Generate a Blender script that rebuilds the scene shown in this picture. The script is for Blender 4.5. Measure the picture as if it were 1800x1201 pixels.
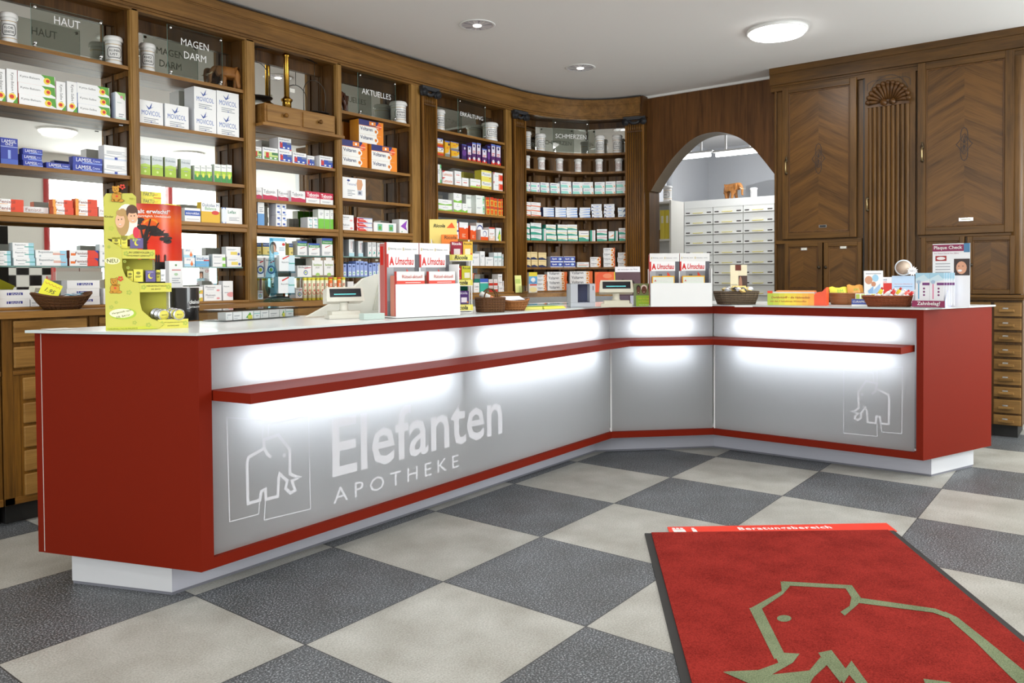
import bpy, bmesh, math, random
from math import sin, cos, pi, radians as R
from mathutils import Vector, Matrix
random.seed(4)
for o in list(bpy.data.objects): bpy.data.objects.remove(o)
COL = bpy.context.scene.collection
SC = bpy.context.scene
# ------------------------------------------------------------------ camera
FPX, YAW, PIT, ROL, SHIFT = 1382.09, 0.6575, 0.0197, -0.007, -87.26
CAM = Vector((-0.91988, -2.71037, 1.178255))
_f = Vector((cos(YAW)*cos(PIT), sin(YAW)*cos(PIT), -sin(PIT)))
_r = _f.cross(Vector((0, 0, 1))).normalized(); _u = _r.cross(_f)
RT = _r*cos(ROL)+_u*sin(ROL); UP = -_r*sin(ROL)+_u*cos(ROL); FW = _f
cd = bpy.data.cameras.new('camera'); cam = bpy.data.objects.new('camera', cd); COL.objects.link(cam)
m3 = Matrix((RT, UP, -FW)).transposed(); cam.matrix_world = Matrix.Translation(CAM) @ m3.to_4x4()
cd.sensor_fit = 'HORIZONTAL'; cd.sensor_width = 36; cd.lens = FPX/1800*36; cd.shift_y = SHIFT/1800; cd.clip_start = .05
SC.camera = cam
def ray(x, y): return RT*((x-900)/FPX) + UP*(-(y-600.5-SHIFT)/FPX) + FW
def onz(x, y, z): d = ray(x, y); return CAM+d*((z-CAM.z)/d.z)
def ony(x, y, Y): d = ray(x, y); return CAM+d*((Y-CAM.y)/d.y)
def onx(x, y, X): d = ray(x, y); return CAM+d*((X-CAM.x)/d.x)
def onpl(x, y, q, n):
    d = ray(x, y); n = Vector((n[0], n[1], 0)); q = Vector((q[0], q[1], 0)); return CAM+d*((q-CAM).dot(n)/d.dot(n))
# ------------------------------------------------------------------ view, world, lights
vs = SC.view_settings; vs.view_transform = 'Standard'; vs.look = 'None'; vs.gamma = 1; vs.use_curve_mapping = False
vs.exposure = 0.12
SC.cycles.max_bounces = 8; SC.cycles.diffuse_bounces = 4; SC.cycles.glossy_bounces = 4; SC.cycles.transparent_max_bounces = 12
SC.cycles.transmission_bounces = 6
SC.cycles.use_denoising = True; SC.cycles.sample_clamp_indirect = 6
W = bpy.data.worlds.new('daylight'); SC.world = W; W.use_nodes = True
W.node_tree.nodes['Background'].inputs[0].default_value = (.80, .88, 1, 1)
W.node_tree.nodes['Background'].inputs[1].default_value = .95
def light(name, kind, loc, energy, size=.3, rot=(0, 0, 0), color=(1, .98, .955), sy=None, spread=None):
    d = bpy.data.lights.new(name, kind); d.energy = energy; d.color = color
    if kind == 'AREA':
        d.size = size
        d.shape = 'DISK'
        if sy: d.shape = 'RECTANGLE'; d.size_y = sy
        if spread: d.spread = spread
    o = bpy.data.objects.new(name, d); COL.objects.link(o); o.location = loc; o.rotation_euler = rot; return o
CEIL = 2.89
LAMPS = [(4.596, -.808), (3.05, -3.16), (.1, -2.4), (-1.6, -.9), (4.9, -3.6), (1.4, -1.5), (-2.0, -3.6), (1.5, -4.2)]  # lamps after the mirrored one are added to light the room evenly
for lx, ly in LAMPS: light('ceiling_lamp_light', 'AREA', (lx, ly, CEIL-.06), 9, .3)
for lx, ly in [(3.204, .756), (4.574, .806), (1.83, .76), (.46, .76)]: light('downlight_beam', 'AREA', (lx, ly, CEIL-.012), 5, .15, spread=R(130))
light('window_daylight', 'AREA', (5.05, -5.13, 1.76), 230, 2.8, (R(-90), 0, R(180)), (.93, .96, 1), 1.8)
light('left_window_fill', 'AREA', (-3.32, -2.05, 1.7), 165, 3.6, (R(90), 0, R(-90)), (.95, .97, 1), 1.7)  # fill added behind an unseen window to brighten the left ceiling
# ------------------------------------------------------------------ materials
def lin(c):
    if isinstance(c, str): c = [int(c[i:i+2], 16)/255 for i in (0, 2, 4)]
    return [(x/12.92 if x <= .04045 else ((x+.055)/1.055)**2.4) for x in c]
MC = {}
def mat(c, rough=.5, metal=0, emit=0, alpha=1, trans=0, spec=.5, name=None, coat=0):
    key = (c if isinstance(c, str) else tuple(c), rough, metal, emit, alpha, trans, spec, coat)
    if key in MC: return MC[key]
    m = bpy.data.materials.new(name or 'paint_'+(c if isinstance(c, str) else 'c')); m.use_nodes = True
    b = m.node_tree.nodes['Principled BSDF']; l = lin(c)+[1]
    b.inputs['Base Color'].default_value = l; b.inputs['Roughness'].default_value = rough; b.inputs['Metallic'].default_value = metal
    b.inputs['Specular IOR Level'].default_value = spec; b.inputs['Alpha'].default_value = alpha; b.inputs['Transmission Weight'].default_value = trans
    b.inputs['Coat Weight'].default_value = coat
    if trans: b.inputs['IOR'].default_value = 1.3
    if emit: b.inputs['Emission Color'].default_value = l; b.inputs['Emission Strength'].default_value = emit
    MC[key] = m; return m
def nodes(m):
    nt = m.node_tree; return nt, nt.nodes, nt.links, nt.nodes['Principled BSDF']
def ramp(N, stops):
    r = N.new('ShaderNodeValToRGB'); e = r.color_ramp.elements
    while len(e) < len(stops): e.new(.5)
    for i, (p, c) in enumerate(stops): e[i].position = p; e[i].color = lin(c)+[1]
    return r
def wood(name, dark, light_, grain='z', rough=.42, ang=0, fine=1):
    m = bpy.data.materials.new(name); m.use_nodes = True; nt, N, L, b = nodes(m)
    tc = N.new('ShaderNodeTexCoord'); mp = N.new('ShaderNodeMapping'); mp.vector_type = 'POINT'
    s = {'z': (14, 14, .9), 'x': (.9, 14, 14), 'y': (14, .9, 14)}[grain]; mp.inputs['Scale'].default_value = s
    rt = N.new('ShaderNodeMapping'); rt.inputs['Rotation'].default_value = (0, ang, 0)
    L.new(tc.outputs['Object'], rt.inputs[0]); L.new(rt.outputs[0], mp.inputs[0])
    n1 = N.new('ShaderNodeTexNoise'); n1.inputs['Scale'].default_value = 1.3; n1.inputs['Detail'].default_value = 7; n1.inputs['Roughness'].default_value = .62; n1.inputs['Distortion'].default_value = .6
    n2 = N.new('ShaderNodeTexNoise'); n2.inputs['Scale'].default_value = 9*fine; n2.inputs['Detail'].default_value = 3
    n3 = N.new('ShaderNodeTexNoise'); n3.inputs['Scale'].default_value = 1.6; L.new(tc.outputs['Object'], n3.inputs[0])
    L.new(mp.outputs[0], n1.inputs[0]); L.new(mp.outputs[0], n2.inputs[0])
    a = N.new('ShaderNodeMath'); a.operation = 'MULTIPLY_ADD'; a.inputs[1].default_value = .35; L.new(n2.outputs[0], a.inputs[0]); L.new(n1.outputs[0], a.inputs[2])
    a2 = N.new('ShaderNodeMath'); a2.operation = 'MULTIPLY_ADD'; a2.inputs[1].default_value = .35; L.new(n3.outputs[0], a2.inputs[0]); L.new(a.outputs[0], a2.inputs[2])
    r = ramp(N, [(.55, dark), (1.0, light_)]); L.new(a2.outputs[0], r.inputs[0]); L.new(r.outputs[0], b.inputs['Base Color'])
    b.inputs['Roughness'].default_value = rough; b.inputs['Specular IOR Level'].default_value = .3
    bp = N.new('ShaderNodeBump'); bp.inputs['Strength'].default_value = .12; bp.inputs['Distance'].default_value = .002
    L.new(n2.outputs[0], bp.inputs['Height']); L.new(bp.outputs[0], b.inputs['Normal']); return m
WV = wood('oak_upright_grain', '3a240b', '85591f', 'z'); WX = wood('oak_shelf_grain', '3a240c', '865a24', 'x')
WY = wood('oak_cross_grain', '3d260e', '8d6230', 'y')
WD = wood('dark_oak_upright', '2c1a0b', '60401d', 'z'); WP = wood('honey_oak_front', '664518', 'a0783e', 'z')
WPX = wood('honey_oak_edge', '654219', 'a0733a', 'x')
WDR = wood('oak_drawer_front', '6a471c', 'a57a40', 'x'); WDRY = wood('oak_drawer_front_cross', '5a3d14', '8f6a38', 'x')
WC = wood('dark_varnished_oak', '2f1d07', '64441a', 'z'); WCY = wood('dark_varnished_oak_cross', '2f1d07', '64441a', 'x')
WCA = wood('chevron_veneer_left', '33200a', '68461d', 'x', ang=R(30), rough=.38); WCB = wood('chevron_veneer_right', '33200a', '68461d', 'x', ang=R(-30), rough=.38)
WA = wood('plain_brown_veneer', '341e0d', '6a4522', 'z', fine=.6)
CARV = wood('carved_dark_oak', '2a1809', '5c3c1b', 'z'); BLK = mat('2b2a2a', .5)
MIR = mat('e4e4de', .015, 1, name='mirror_silver')
def glass_mat(name, tint, op=.12):
    m = bpy.data.materials.new(name); m.use_nodes = True; nt, N, L, b = nodes(m); out = N['Material Output']
    tr = N.new('ShaderNodeBsdfTransparent'); tr.inputs[0].default_value = lin(tint)+[1]
    gl = N.new('ShaderNodeBsdfGlossy'); gl.inputs['Roughness'].default_value = .02
    fr = N.new('ShaderNodeFresnel'); fr.inputs[0].default_value = 1.45
    mx = N.new('ShaderNodeMixShader'); ge = N.new('ShaderNodeNewGeometry'); mm_ = N.new('ShaderNodeMath'); mm_.operation = 'MULTIPLY_ADD'; mm_.inputs[1].default_value = -1; mm_.inputs[2].default_value = 1; L.new(ge.outputs['Backfacing'], mm_.inputs[0]); m2_ = N.new('ShaderNodeMath'); m2_.operation = 'MULTIPLY'; L.new(fr.outputs[0], m2_.inputs[0]); L.new(mm_.outputs[0], m2_.inputs[1])
    L.new(m2_.outputs[0], mx.inputs[0]); L.new(tr.outputs[0], mx.inputs[1]); L.new(gl.outputs[0], mx.inputs[2]); L.new(mx.outputs[0], out.inputs[0])
    N.remove(b); return m
GL = glass_mat('clear_glass', 'f0f2f0'); GLG = glass_mat('green_edge_glass', 'a9cfc8'); GLB = glass_mat('pale_blue_plastic', 'bfe3ee')
GLE = mat('7fa8a0', .2, name='glass_edge'); GLS = glass_mat('smoky_sign_glass', 'e2e4e0')
WHITE = mat('e6e6e4', .5); CER = mat('f4f3f1', .18, coat=.5); CREAM = mat('e7e5dc', .4); GOLD = mat('c9a24a', .3, 1); BRASS = mat('b58b3a', .25, 1)
CHROME = mat('d8d8d8', .15, 1); RED = mat('a3210f', .38, name='counter_red'); BLACK = mat('111111', .5)
# ------------------------------------------------------------------ mesh builder
class MB:
    def __init__(s, T=None): s.v = []; s.f = []; s.m = []; s.mats = []; s.sm = []; s.T = T or Matrix()
    def mi(s, m):
        if m not in s.mats: s.mats.append(m)
        return s.mats.index(m)
    def add(s, vs, fs, m, smooth=False, T=None):
        T = s.T @ T if T else s.T; k = len(s.v); i = s.mi(m)
        s.v += [tuple(T @ Vector(v)) for v in vs]
        for f in fs: s.f.append(tuple(k+a for a in f)); s.m.append(i); s.sm.append(smooth)
        return s
    def box(s, a, b, m, T=None, ms=None):
        x0, y0, z0 = a; x1, y1, z1 = b
        V = [(x0, y0, z0), (x1, y0, z0), (x1, y1, z0), (x0, y1, z0), (x0, y0, z1), (x1, y0, z1), (x1, y1, z1), (x0, y1, z1)]
        F = [(0, 3, 2, 1), (4, 5, 6, 7), (0, 1, 5, 4), (1, 2, 6, 5), (2, 3, 7, 6), (3, 0, 4, 7)]  # bottom top front(-y) right back left
        if not ms: return s.add(V, F, m, False, T)
        for f, mm in zip(F, ms): s.add(V, [f], mm or m, False, T)
        return s
    def prism(s, poly, z0, z1, m, T=None, side=None):
        n = len(poly)
        ar = sum(poly[i][0]*poly[(i+1) % n][1]-poly[(i+1) % n][0]*poly[i][1] for i in range(n))
        if ar < 0: poly = poly[::-1]
        V = [(x, y, z0) for x, y in poly]+[(x, y, z1) for x, y in poly]
        s.add(V, [tuple(range(n-1, -1, -1)), tuple(range(n, 2*n))], m, False, T)
        return s.add(V, [(i, (i+1) % n, n+(i+1) % n, n+i) for i in range(n)], side or m, False, T)
    def plate(s, poly, y0, y1, m, T=None, side=None):      # polygon in x,z pushed from y0 to y1
        Q = Matrix(((1, 0, 0, 0), (0, 0, -1, 0), (0, 1, 0, 0), (0, 0, 0, 1)))  # (x,y,z)->(x,-z,y)
        return s.prism(poly, -y1, -y0, m, (T @ Q) if T else Q, side)
    def lathe(s, prof, m, n=24, T=None, smooth=True, sx=1, sy=1):
        V = []; F = []
        for r, z in prof: V += [(r*cos(2*pi*i/n)*sx, r*sin(2*pi*i/n)*sy, z) for i in range(n)]
        for j in range(len(prof)-1):
            F += [(j*n+i, j*n+(i+1) % n, (j+1)*n+(i+1) % n, (j+1)*n+i) for i in range(n)]
        F.append(tuple(range(n-1, -1, -1))) if prof[0][0] > 1e-5 else 0
        if prof[-1][0] > 1e-5: F.append(tuple((len(prof)-1)*n+i for i in range(n)))
        return s.add(V, F, m, smooth, T)
    def tube(s, pts, r, m, n=8, T=None, closed=False):
        pts = [Vector(p) for p in pts]; V = []; F = []; rs = r if isinstance(r, (list, tuple)) else [r]*len(pts); up = None
        for i, p in enumerate(pts):
            a = pts[i-1] if i or closed else p; b = pts[(i+1) % len(pts)] if i < len(pts)-1 or closed else p
            d = (b-a).normalized()
            if up is None: up = d.orthogonal().normalized()
            up = (up-d*up.dot(d)).normalized(); w = d.cross(up)
            V += [p+(up*cos(2*pi*k/n)+w*sin(2*pi*k/n))*rs[i] for k in range(n)]
        L_ = len(pts)
        for i in range(L_ if closed else L_-1):
            j = (i+1) % L_
            F += [(i*n+k, i*n+(k+1) % n, j*n+(k+1) % n, j*n+k) for k in range(n)]
        if not closed: F += [tuple(range(n-1, -1, -1)), tuple((L_-1)*n+k for k in range(n))]
        return s.add(V, F, m, True, T)
    def ball(s, c, r, m, n=12, T=None, sc=(1, 1, 1)):
        pr = [(r*sin(pi*i/n), -r*cos(pi*i/n)) for i in range(n+1)]; pr[0] = (0, -r); pr[-1] = (0, r)
        Q = Matrix.Translation(c) @ Matrix.Diagonal((*sc, 1)); return s.lathe(pr, m, n+4, (T @ Q) if T else Q)
    def build(s, name, parent=None, loc=None, rz=0, bevel=0, label=None):
        me = bpy.data.meshes.new(name); me.from_pydata(s.v, [], s.f)
        for m in s.mats: me.materials.append(m)
        me.polygons.foreach_set('material_index', s.m); me.polygons.foreach_set('use_smooth', s.sm); me.update()
        o = bpy.data.objects.new(name, me); COL.objects.link(o)
        if parent: o.parent = parent
        if loc: o.location = loc
        if rz: o.rotation_euler = (0, 0, rz)
        if bevel:
            b = o.modifiers.new('edge', 'BEVEL'); b.width = bevel; b.segments = 2; b.limit_method = 'ANGLE'; b.angle_limit = R(40)
        if label: o['label'] = label
        return o
def tag(o, label, cat, group=None):
    o['label'] = label; o['category'] = cat
    if group: o['group'] = group
    return o
def struct(o): o['kind'] = 'structure'; return o
def thing(name, loc, label, cat, rz=0, group=None):
    o = bpy.data.objects.new(name, None); COL.objects.link(o); o.location = loc; o.rotation_euler = (0, 0, rz); o.empty_display_size = .1
    return tag(o, label, cat, group)
def clone(o, parent=None):
    c = o.copy(); COL.objects.link(c)
    if parent: c.parent = parent
    for ch in o.children: clone(ch, c)
    return c
# text as flat mesh, cached; returned in a unit where line height = 1, centred on 0 in x
TX = {}
def text_data(t, bold=0, shear=0, space=1):
    k = (t, bold, shear, space)
    if k in TX: return TX[k]
    c = bpy.data.curves.new('t', 'FONT'); c.body = t; c.size = 1; c.resolution_u = 2; c.fill_mode = 'BOTH' if False else 'FRONT'
    c.offset = bold; c.shear = shear; c.space_character = space; c.align_x = 'LEFT'; c.space_line = .85
    o = bpy.data.objects.new('t', c); COL.objects.link(o)
    me = o.evaluated_get(bpy.context.evaluated_depsgraph_get()).to_mesh()
    V = [tuple(v.co) for v in me.vertices]; F = [tuple(p.vertices) for p in me.polygons]
    o.to_mesh_clear(); bpy.data.objects.remove(o); bpy.data.curves.remove(c)
    x0 = min(v[0] for v in V); x1 = max(v[0] for v in V); y0 = min(v[1] for v in V); y1 = max(v[1] for v in V)
    TX[k] = (V, F, x0, x1, y0, y1); return TX[k]
def put_text(mb, t, cx, cz, w, m, y=-.0006, h=None, bold=0.01, shear=0, space=1, T=None, rot=0, wrap=0):
    # centred at (cx,cz) in the x,z plane, width w (and height h if given); faces -y
    if 'M' in t: bold = 0      # the heavier cut closes the counters of a capital M
    V, F, x0, x1, y0, y1 = text_data(t, bold, shear, space)
    sx = w/(x1-x0); sz = h/(y1-y0) if h else sx
    c, s_ = cos(rot), sin(rot); P = []
    for a, b, _ in V:
        u = (a-(x0+x1)/2)*sx; v = (b-(y0+y1)/2)*sz; u, v = u*c-v*s_, u*s_+v*c
        if wrap: r = wrap+.0006; P.append((cx+r*sin(u/r), -r*cos(u/r), cz+v))
        else: P.append((cx+u, y, cz+v))
    return mb.add(P, F, m, False, T)
def offs(path, d):       # mitred offset of an open polyline to its left
    out = []; n = len(path)
    for i in range(n):
        ns = []
        for a, b in ((i-1, i), (i, i+1)):
            if a >= 0 and b < n:
                e = Vector((path[b][0]-path[a][0], path[b][1]-path[a][1])).normalized(); ns.append(Vector((-e.y, e.x)))
        nn = ns[0] if len(ns) == 1 else (ns[0]+ns[1])/(1+ns[0].dot(ns[1]))
        out.append((path[i][0]+nn.x*d, path[i][1]+nn.y*d))
    return out
# ================================================================== the room
TILE = .65
fm = bpy.data.materials.new('checkered_terrazzo_vinyl'); fm.use_nodes = True; nt, N, L, b = nodes(fm)
tc = N.new('ShaderNodeTexCoord'); ck = N.new('ShaderNodeTexChecker'); ck.inputs['Scale'].default_value = 1/TILE
mp = N.new('ShaderNodeMapping'); mp.inputs['Location'].default_value = (0, 0, .3); L.new(tc.outputs['Object'], mp.inputs[0]); L.new(mp.outputs[0], ck.inputs[0])
ck.inputs[1].default_value = (0, 0, 0, 1); ck.inputs[2].default_value = (1, 1, 1, 1)
n1 = N.new('ShaderNodeTexNoise'); n1.inputs['Scale'].default_value = 165; n1.inputs['Detail'].default_value = 3; L.new(tc.outputs['Object'], n1.inputs[0])
n2 = N.new('ShaderNodeTexNoise'); n2.inputs['Scale'].default_value = 5; n2.inputs['Detail'].default_value = 4; L.new(tc.outputs['Object'], n2.inputs[0])
rd = ramp(N, [(.38, '3c3f42'), (.5, '525558'), (.58, '7a7e82'), (.66, 'adb1b4')]); L.new(n1.outputs[0], rd.inputs[0])
rl = ramp(N, [(.33, '9c9b94'), (.5, 'adaca5'), (.7, 'bcbbb5')]); L.new(n1.outputs[0], rl.inputs[0])
mx = N.new('ShaderNodeMix'); mx.data_type = 'RGBA'; L.new(ck.outputs['Fac'], mx.inputs['Factor']); L.new(rd.outputs[0], mx.inputs['A']); L.new(rl.outputs[0], mx.inputs['B'])
rs = ramp(N, [(.3, 'dedcd8'), (.7, 'ffffff')]); L.new(n2.outputs[0], rs.inputs[0])
mu = N.new('ShaderNodeMix'); mu.data_type = 'RGBA'; mu.blend_type = 'MULTIPLY'; mu.inputs['Factor'].default_value = 1
L.new(mx.outputs['Result'], mu.inputs['A']); L.new(rs.outputs[0], mu.inputs['B'])
sx = N.new('ShaderNodeSeparateXYZ'); L.new(tc.outputs['Object'], sx.inputs[0]); seam = None
for ax in (0, 1):
    a = N.new('ShaderNodeMath'); a.operation = 'MULTIPLY'; a.inputs[1].default_value = 1/TILE; L.new(sx.outputs[ax], a.inputs[0])
    p = N.new('ShaderNodeMath'); p.operation = 'PINGPONG'; p.inputs[1].default_value = .5; L.new(a.outputs[0], p.inputs[0])
    c = N.new('ShaderNodeMath'); c.operation = 'LESS_THAN'; c.inputs[1].default_value = .0036; L.new(p.outputs[0], c.inputs[0])
    if seam is None: seam = c
    else:
        q = N.new('ShaderNodeMath'); q.operation = 'MAXIMUM'; L.new(seam.outputs[0], q.inputs[0]); L.new(c.outputs[0], q.inputs[1]); seam = q
ms = N.new('ShaderNodeMix'); ms.data_type = 'RGBA'; L.new(seam.outputs[0], ms.inputs['Factor']); L.new(mu.outputs['Result'], ms.inputs['A']); ms.inputs['B'].default_value = lin('3c3c3c')+[1]
L.new(ms.outputs['Result'], b.inputs['Base Color']); b.inputs['Roughness'].default_value = .42; b.inputs['Specular IOR Level'].default_value = .4
struct(MB().box((-3.2, -5.1, -.1), (9.6, 3.2, 0), fm).build('floor'))
cm = mat('e6e5e3', .85, name='ceiling_white'); wm = mat('d2d0ca', .8, name='wall_paint'); wb = mat('c9ccd0', .8, name='cool_wall_paint')
struct(MB().box((-3.2, -5.1, CEIL), (6.3, 3.2, CEIL+.12), cm).build('ceiling'))
struct(MB().box((-3.3, 2.09, 0), (4.62, 2.2, CEIL), wm).box((4.62, 3.1, 0), (9.6, 3.2, CEIL), wm).build('wall_back'))
struct(MB().box((-3.3, -5.1, 0), (-3.2, -3.9, CEIL), wm).box((-3.3, -.2, 0), (-3.2, 2.1, CEIL), wm).box((-3.3, -3.9, 0), (-3.2, -.2, .8), wm).box((-3.3, -3.9, 2.6), (-3.2, -.2, CEIL), wm).build('wall_left'))
struct(MB().box((6.5, -5.1, 0), (6.6, -2.35, CEIL), wm).box((6.12, -2.45, 0), (6.5, -2.35, CEIL), wm).box((6.12, -2.35, 0), (6.2, -.56, CEIL), wm).build('wall_right'))
# front wall with red framed shop window (seen in the shelf mirrors)
FY = -5.0
w = MB().box((-3.2, FY-.1, 0), (3.62, FY, CEIL), wm).box((3.62, FY-.1, 0), (6.5, FY, .82), wm).box((3.62, FY-.1, 2.72), (6.5, FY, CEIL), wm)
struct(w.build('wall_front'))
rf = mat('a01818', .4); wr = mat('b21c1c', .4)
w = MB()
for x in (3.65, 5.40, 6.46): w.box((x-.035, FY-.09, .82), (x+.035, FY+.02, 2.72), rf)
w.box((3.62, FY-.09, 2.64), (6.5, FY+.02, 2.72), rf).box((3.62, FY-.09, .82), (6.5, FY+.04, .88), rf).box((3.68, FY-.05, .88), (6.42, FY-.044, 2.64), GL)
struct(w.build('window_1'))
w = MB()
for y in (-3.87, -2.05, -.23): w.box((-3.29, y-.03, .8), (-3.2, y+.03, 2.6), rf)
w.box((-3.29, -3.9, 2.53), (-3.2, -.2, 2.6), rf).box((-3.29, -3.9, .8), (-3.18, -.2, .86), rf).box((-3.26, -3.62, .86), (-3.254, -.26, 2.53), GL)
struct(w.build('window_2'))
# black and white tiled panel below the grey wall
ckm = bpy.data.materials.new('black_white_wall_tiles'); ckm.use_nodes = True; nt, N, L, b = nodes(ckm)
tc = N.new('ShaderNodeTexCoord'); ck = N.new('ShaderNodeTexChecker'); ck.inputs['Scale'].default_value = 1/.155; L.new(tc.outputs['Object'], ck.inputs[0])
ck.inputs[1].default_value = lin('141414')+[1]; ck.inputs[2].default_value = lin('e0e0dc')+[1]; L.new(ck.outputs[0], b.inputs['Base Color']); b.inputs['Roughness'].default_value = .25
tag(MB().box((2.2, FY+.003, .6), (3.72, FY+.04, 1.40), ckm).build('tile_panel'), 'black and white chequered wall tiles on the street wall', 'wall tiles')
# pale house across the street with an arched window
w = MB().box((-2, -11.2, -.5), (16, -11, 8), mat('e9edf5', .9))
house = thing('house_front', (7, -11, 0), 'pale house front across the street seen mirrored behind the shelves', 'building')
w.v = [(x-7, y+11, z) for x, y, z in w.v]; w.build('facade', house)
wf = mat('f2f4fa', .7); dg = mat('8f96ad', .3)
def hwin(x, z, r, arch):
    m_ = MB(); pts = [(x-r, z-r*.9), (x+r, z-r*.9)]+[(x+r*cos(t), z+r*sin(t)) for t in [i*pi/14 for i in range(15)]] if arch else [(x-r, z-r), (x+r, z-r), (x+r, z+r), (x-r, z+r)]
    m_.plate([(a, c) for a, c in pts], 0.0, .06, wf); o = m_.build('window_frame', house)
    m2 = MB(); m2.plate([(x+(a-x)*.8, z+(c-z)*.8) for a, c in pts], .06, .075, dg).box((x-.02, .075, z-r*.7), (x+.02, .09, z+r*.75), wf); m2.build('pane', o)
hwin(-.2, 1.9, .75, True); hwin(.4, 4.3, .7, False); hwin(2.6, 4.3, .7, False); hwin(2.6, 1.9, .75, True); hwin(-2.4, 4.3, .7, False); hwin(4.8, 1.9, .75, True); hwin(4.8, 4.3, .7, False)
tag(MB().box((-6, -11, -.35), (16, -5.2, -.2), mat('9c9c9c', .9)).build('pavement'), 'grey street pavement outside the shop window', 'pavement')
# back room seen through the arch
struct(MB().box((9.2, -3, 0), (9.3, 3.1, CEIL), wb).box((6.2, -3, 0), (9.3, -2.9, CEIL), wb).box((6.3, -3, CEIL), (9.6, 3.2, CEIL+.12), cm).box((8.12, 1.72, 0), (9.2, 1.8, CEIL), wb).box((8.05, 1.8, 0), (8.12, 3.1, CEIL), mat('eceef2', .8)).build('wall_dispensary'))
# ---------------- arch wall
AX = 5.87; YL = .885; YR = -.424
arc = [(1144, 336), (1152, 322), (1163, 305), (1180, 281), (1200, 259), (1215, 246), (1230, 238), (1246, 233.5), (1262, 232), (1280, 235), (1296, 240.5), (1310, 249), (1325, 262), (1340, 279), (1355, 298), (1370, 317)]
cur = [(onx(px, py, AX).y, onx(px, py, AX).z) for px, py in arc]
_c = [Vector(p) for p in cur]; _c = [_c[0]*2-_c[1]]+_c+[_c[-1]*2-_c[-2]]; cur = [tuple(.5*((2*_c[i])+(_c[i+1]-_c[i-1])*t+(2*_c[i-1]-5*_c[i]+4*_c[i+1]-_c[i+2])*t*t+(3*_c[i]-_c[i-1]-3*_c[i+1]+_c[i+2])*t**3)) for i in range(1, len(_c)-2) for t in (0, .25, .5, .75)]+[tuple(_c[-2])]
w = MB(); T = Matrix(((0, 1, 0, 0), (1, 0, 0, 0), (0, 0, 1, 0), (0, 0, 0, 1)))
# strips between the curve and the ceiling
for i in range(len(cur)-1):
    (y0, z0), (y1, z1) = cur[i], cur[i+1]
    V = [(AX, y0, z0), (AX, y1, z1), (AX, y1, CEIL-.02), (AX, y0, CEIL-.02), (AX+.2, y0, z0), (AX+.2, y1, z1), (AX+.2, y1, CEIL-.02), (AX+.2, y0, CEIL-.02)]
    w.add(V, [(0, 3, 2, 1), (4, 5, 6, 7), (2, 3, 7, 6)], WA); w.add(V, [(0, 1, 5, 4)], mat('7b6a55', .45))
y0 = cur[0][0]; z0 = cur[0][1]
w.box((AX, y0, z0), (AX+.2, YL, CEIL-.02), WA); yr = cur[-1][0]; w.box((AX, -.424, 0), (AX+.2, yr, CEIL-.02), WA)
tag(w.build('arch_panel'), 'dark brown veneered wall panel with arched opening beside the tall cabinet', 'panel')
tag(MB().box((AX, y0+.016, 0), (AX+.2, YL+.03, z0-.001), WC).build('door_jamb'), 'brown wooden jamb under the left foot of the arch', 'door jamb')
struct(MB().box((AX-.02, -.43, CEIL-.02), (AX+.2, YL, CEIL), WHITE).build('trim_1'))
# ---------------- ceiling lamps
def lamp(x, y, lit, label):
    t = thing('recessed_ceiling_lamp', (x, y, CEIL), label, 'ceiling lamp', group='recessed lamps in the ceiling')
    MB().lathe([(.105, -.001), (.118, -.006), (.125, -.001)], WHITE, 32).build('trim_ring', t)
    rm = mat('c9c8ce', .35, .3)
    m_ = MB(); n = 32; V = []; F = []
    for j, (r, z) in enumerate([(.105, -.003), (.10, -.001), (.03, -.004)]): V += [(r*cos(2*pi*i/n)*(1+.03*(i % 2)), r*sin(2*pi*i/n)*(1+.03*(i % 2)), z) for i in range(n)]
    for j in range(2): F += [(j*n+i, j*n+(i+1) % n, (j+1)*n+(i+1) % n, (j+1)*n+i) for i in range(n)]
    m_.add(V, F, mat('d0cfd6', .4, .2) if not lit else rm)
    for i in range(16):  # pale and dark streaks paint the metal's reflections into its colour
        a = 2*pi*i/16; m_.add([(.1*cos(a), .1*sin(a), -.0035), (.1*cos(a+.1), .1*sin(a+.1), -.0035), (.03*cos(a+.1), .03*sin(a+.1), -.006), (.03*cos(a), .03*sin(a), -.006)], [(0, 1, 2, 3)], mat('8f8a98' if i % 3 == 1 else 'f6f4f2', .4, .1))
    m_.build('reflector', t); MB().lathe([(.03, -.003), (.028, -.009), (0, -.010)], mat('fff8f0', .3, emit=2.5 if not lit else 20)).build('bulb', t); return t
def disc_lamp(x, y, label):
    t = thing('round_ceiling_lamp', (x, y, CEIL), label, 'ceiling lamp', group='round glowing lamps')
    MB().lathe([(.205, 0), (.205, -.02), (.20, -.022)], WHITE, 40).build('rim', t)
    MB().lathe([(.198, -.014), (.18, -.038), (.12, -.048), (0, -.050)], mat('fffdfa', .4, emit=14), 40).build('diffuser', t); return t
lamp(3.204, .756, 0, 'recessed round ceiling lamp nearest the shelves, left of the other small one')
lamp(4.574, .806, 0, 'smaller recessed ceiling lamp in front of the curved corner cabinet')
lamp(1.83, .76, 0, 'recessed ceiling lamp above the second bay, outside the picture'); lamp(.46, .76, 0, 'recessed ceiling lamp above the counter end, outside the picture')
for i, (lx, ly) in enumerate(LAMPS):
    disc_lamp(lx, ly, ['brightly glowing round ceiling lamp in front of the tall oak cabinet', 'glowing ceiling lamp mirrored in the leftmost bay'][i] if i < 2 else 'added glowing ceiling lamp outside the picture for even room light')
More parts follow.
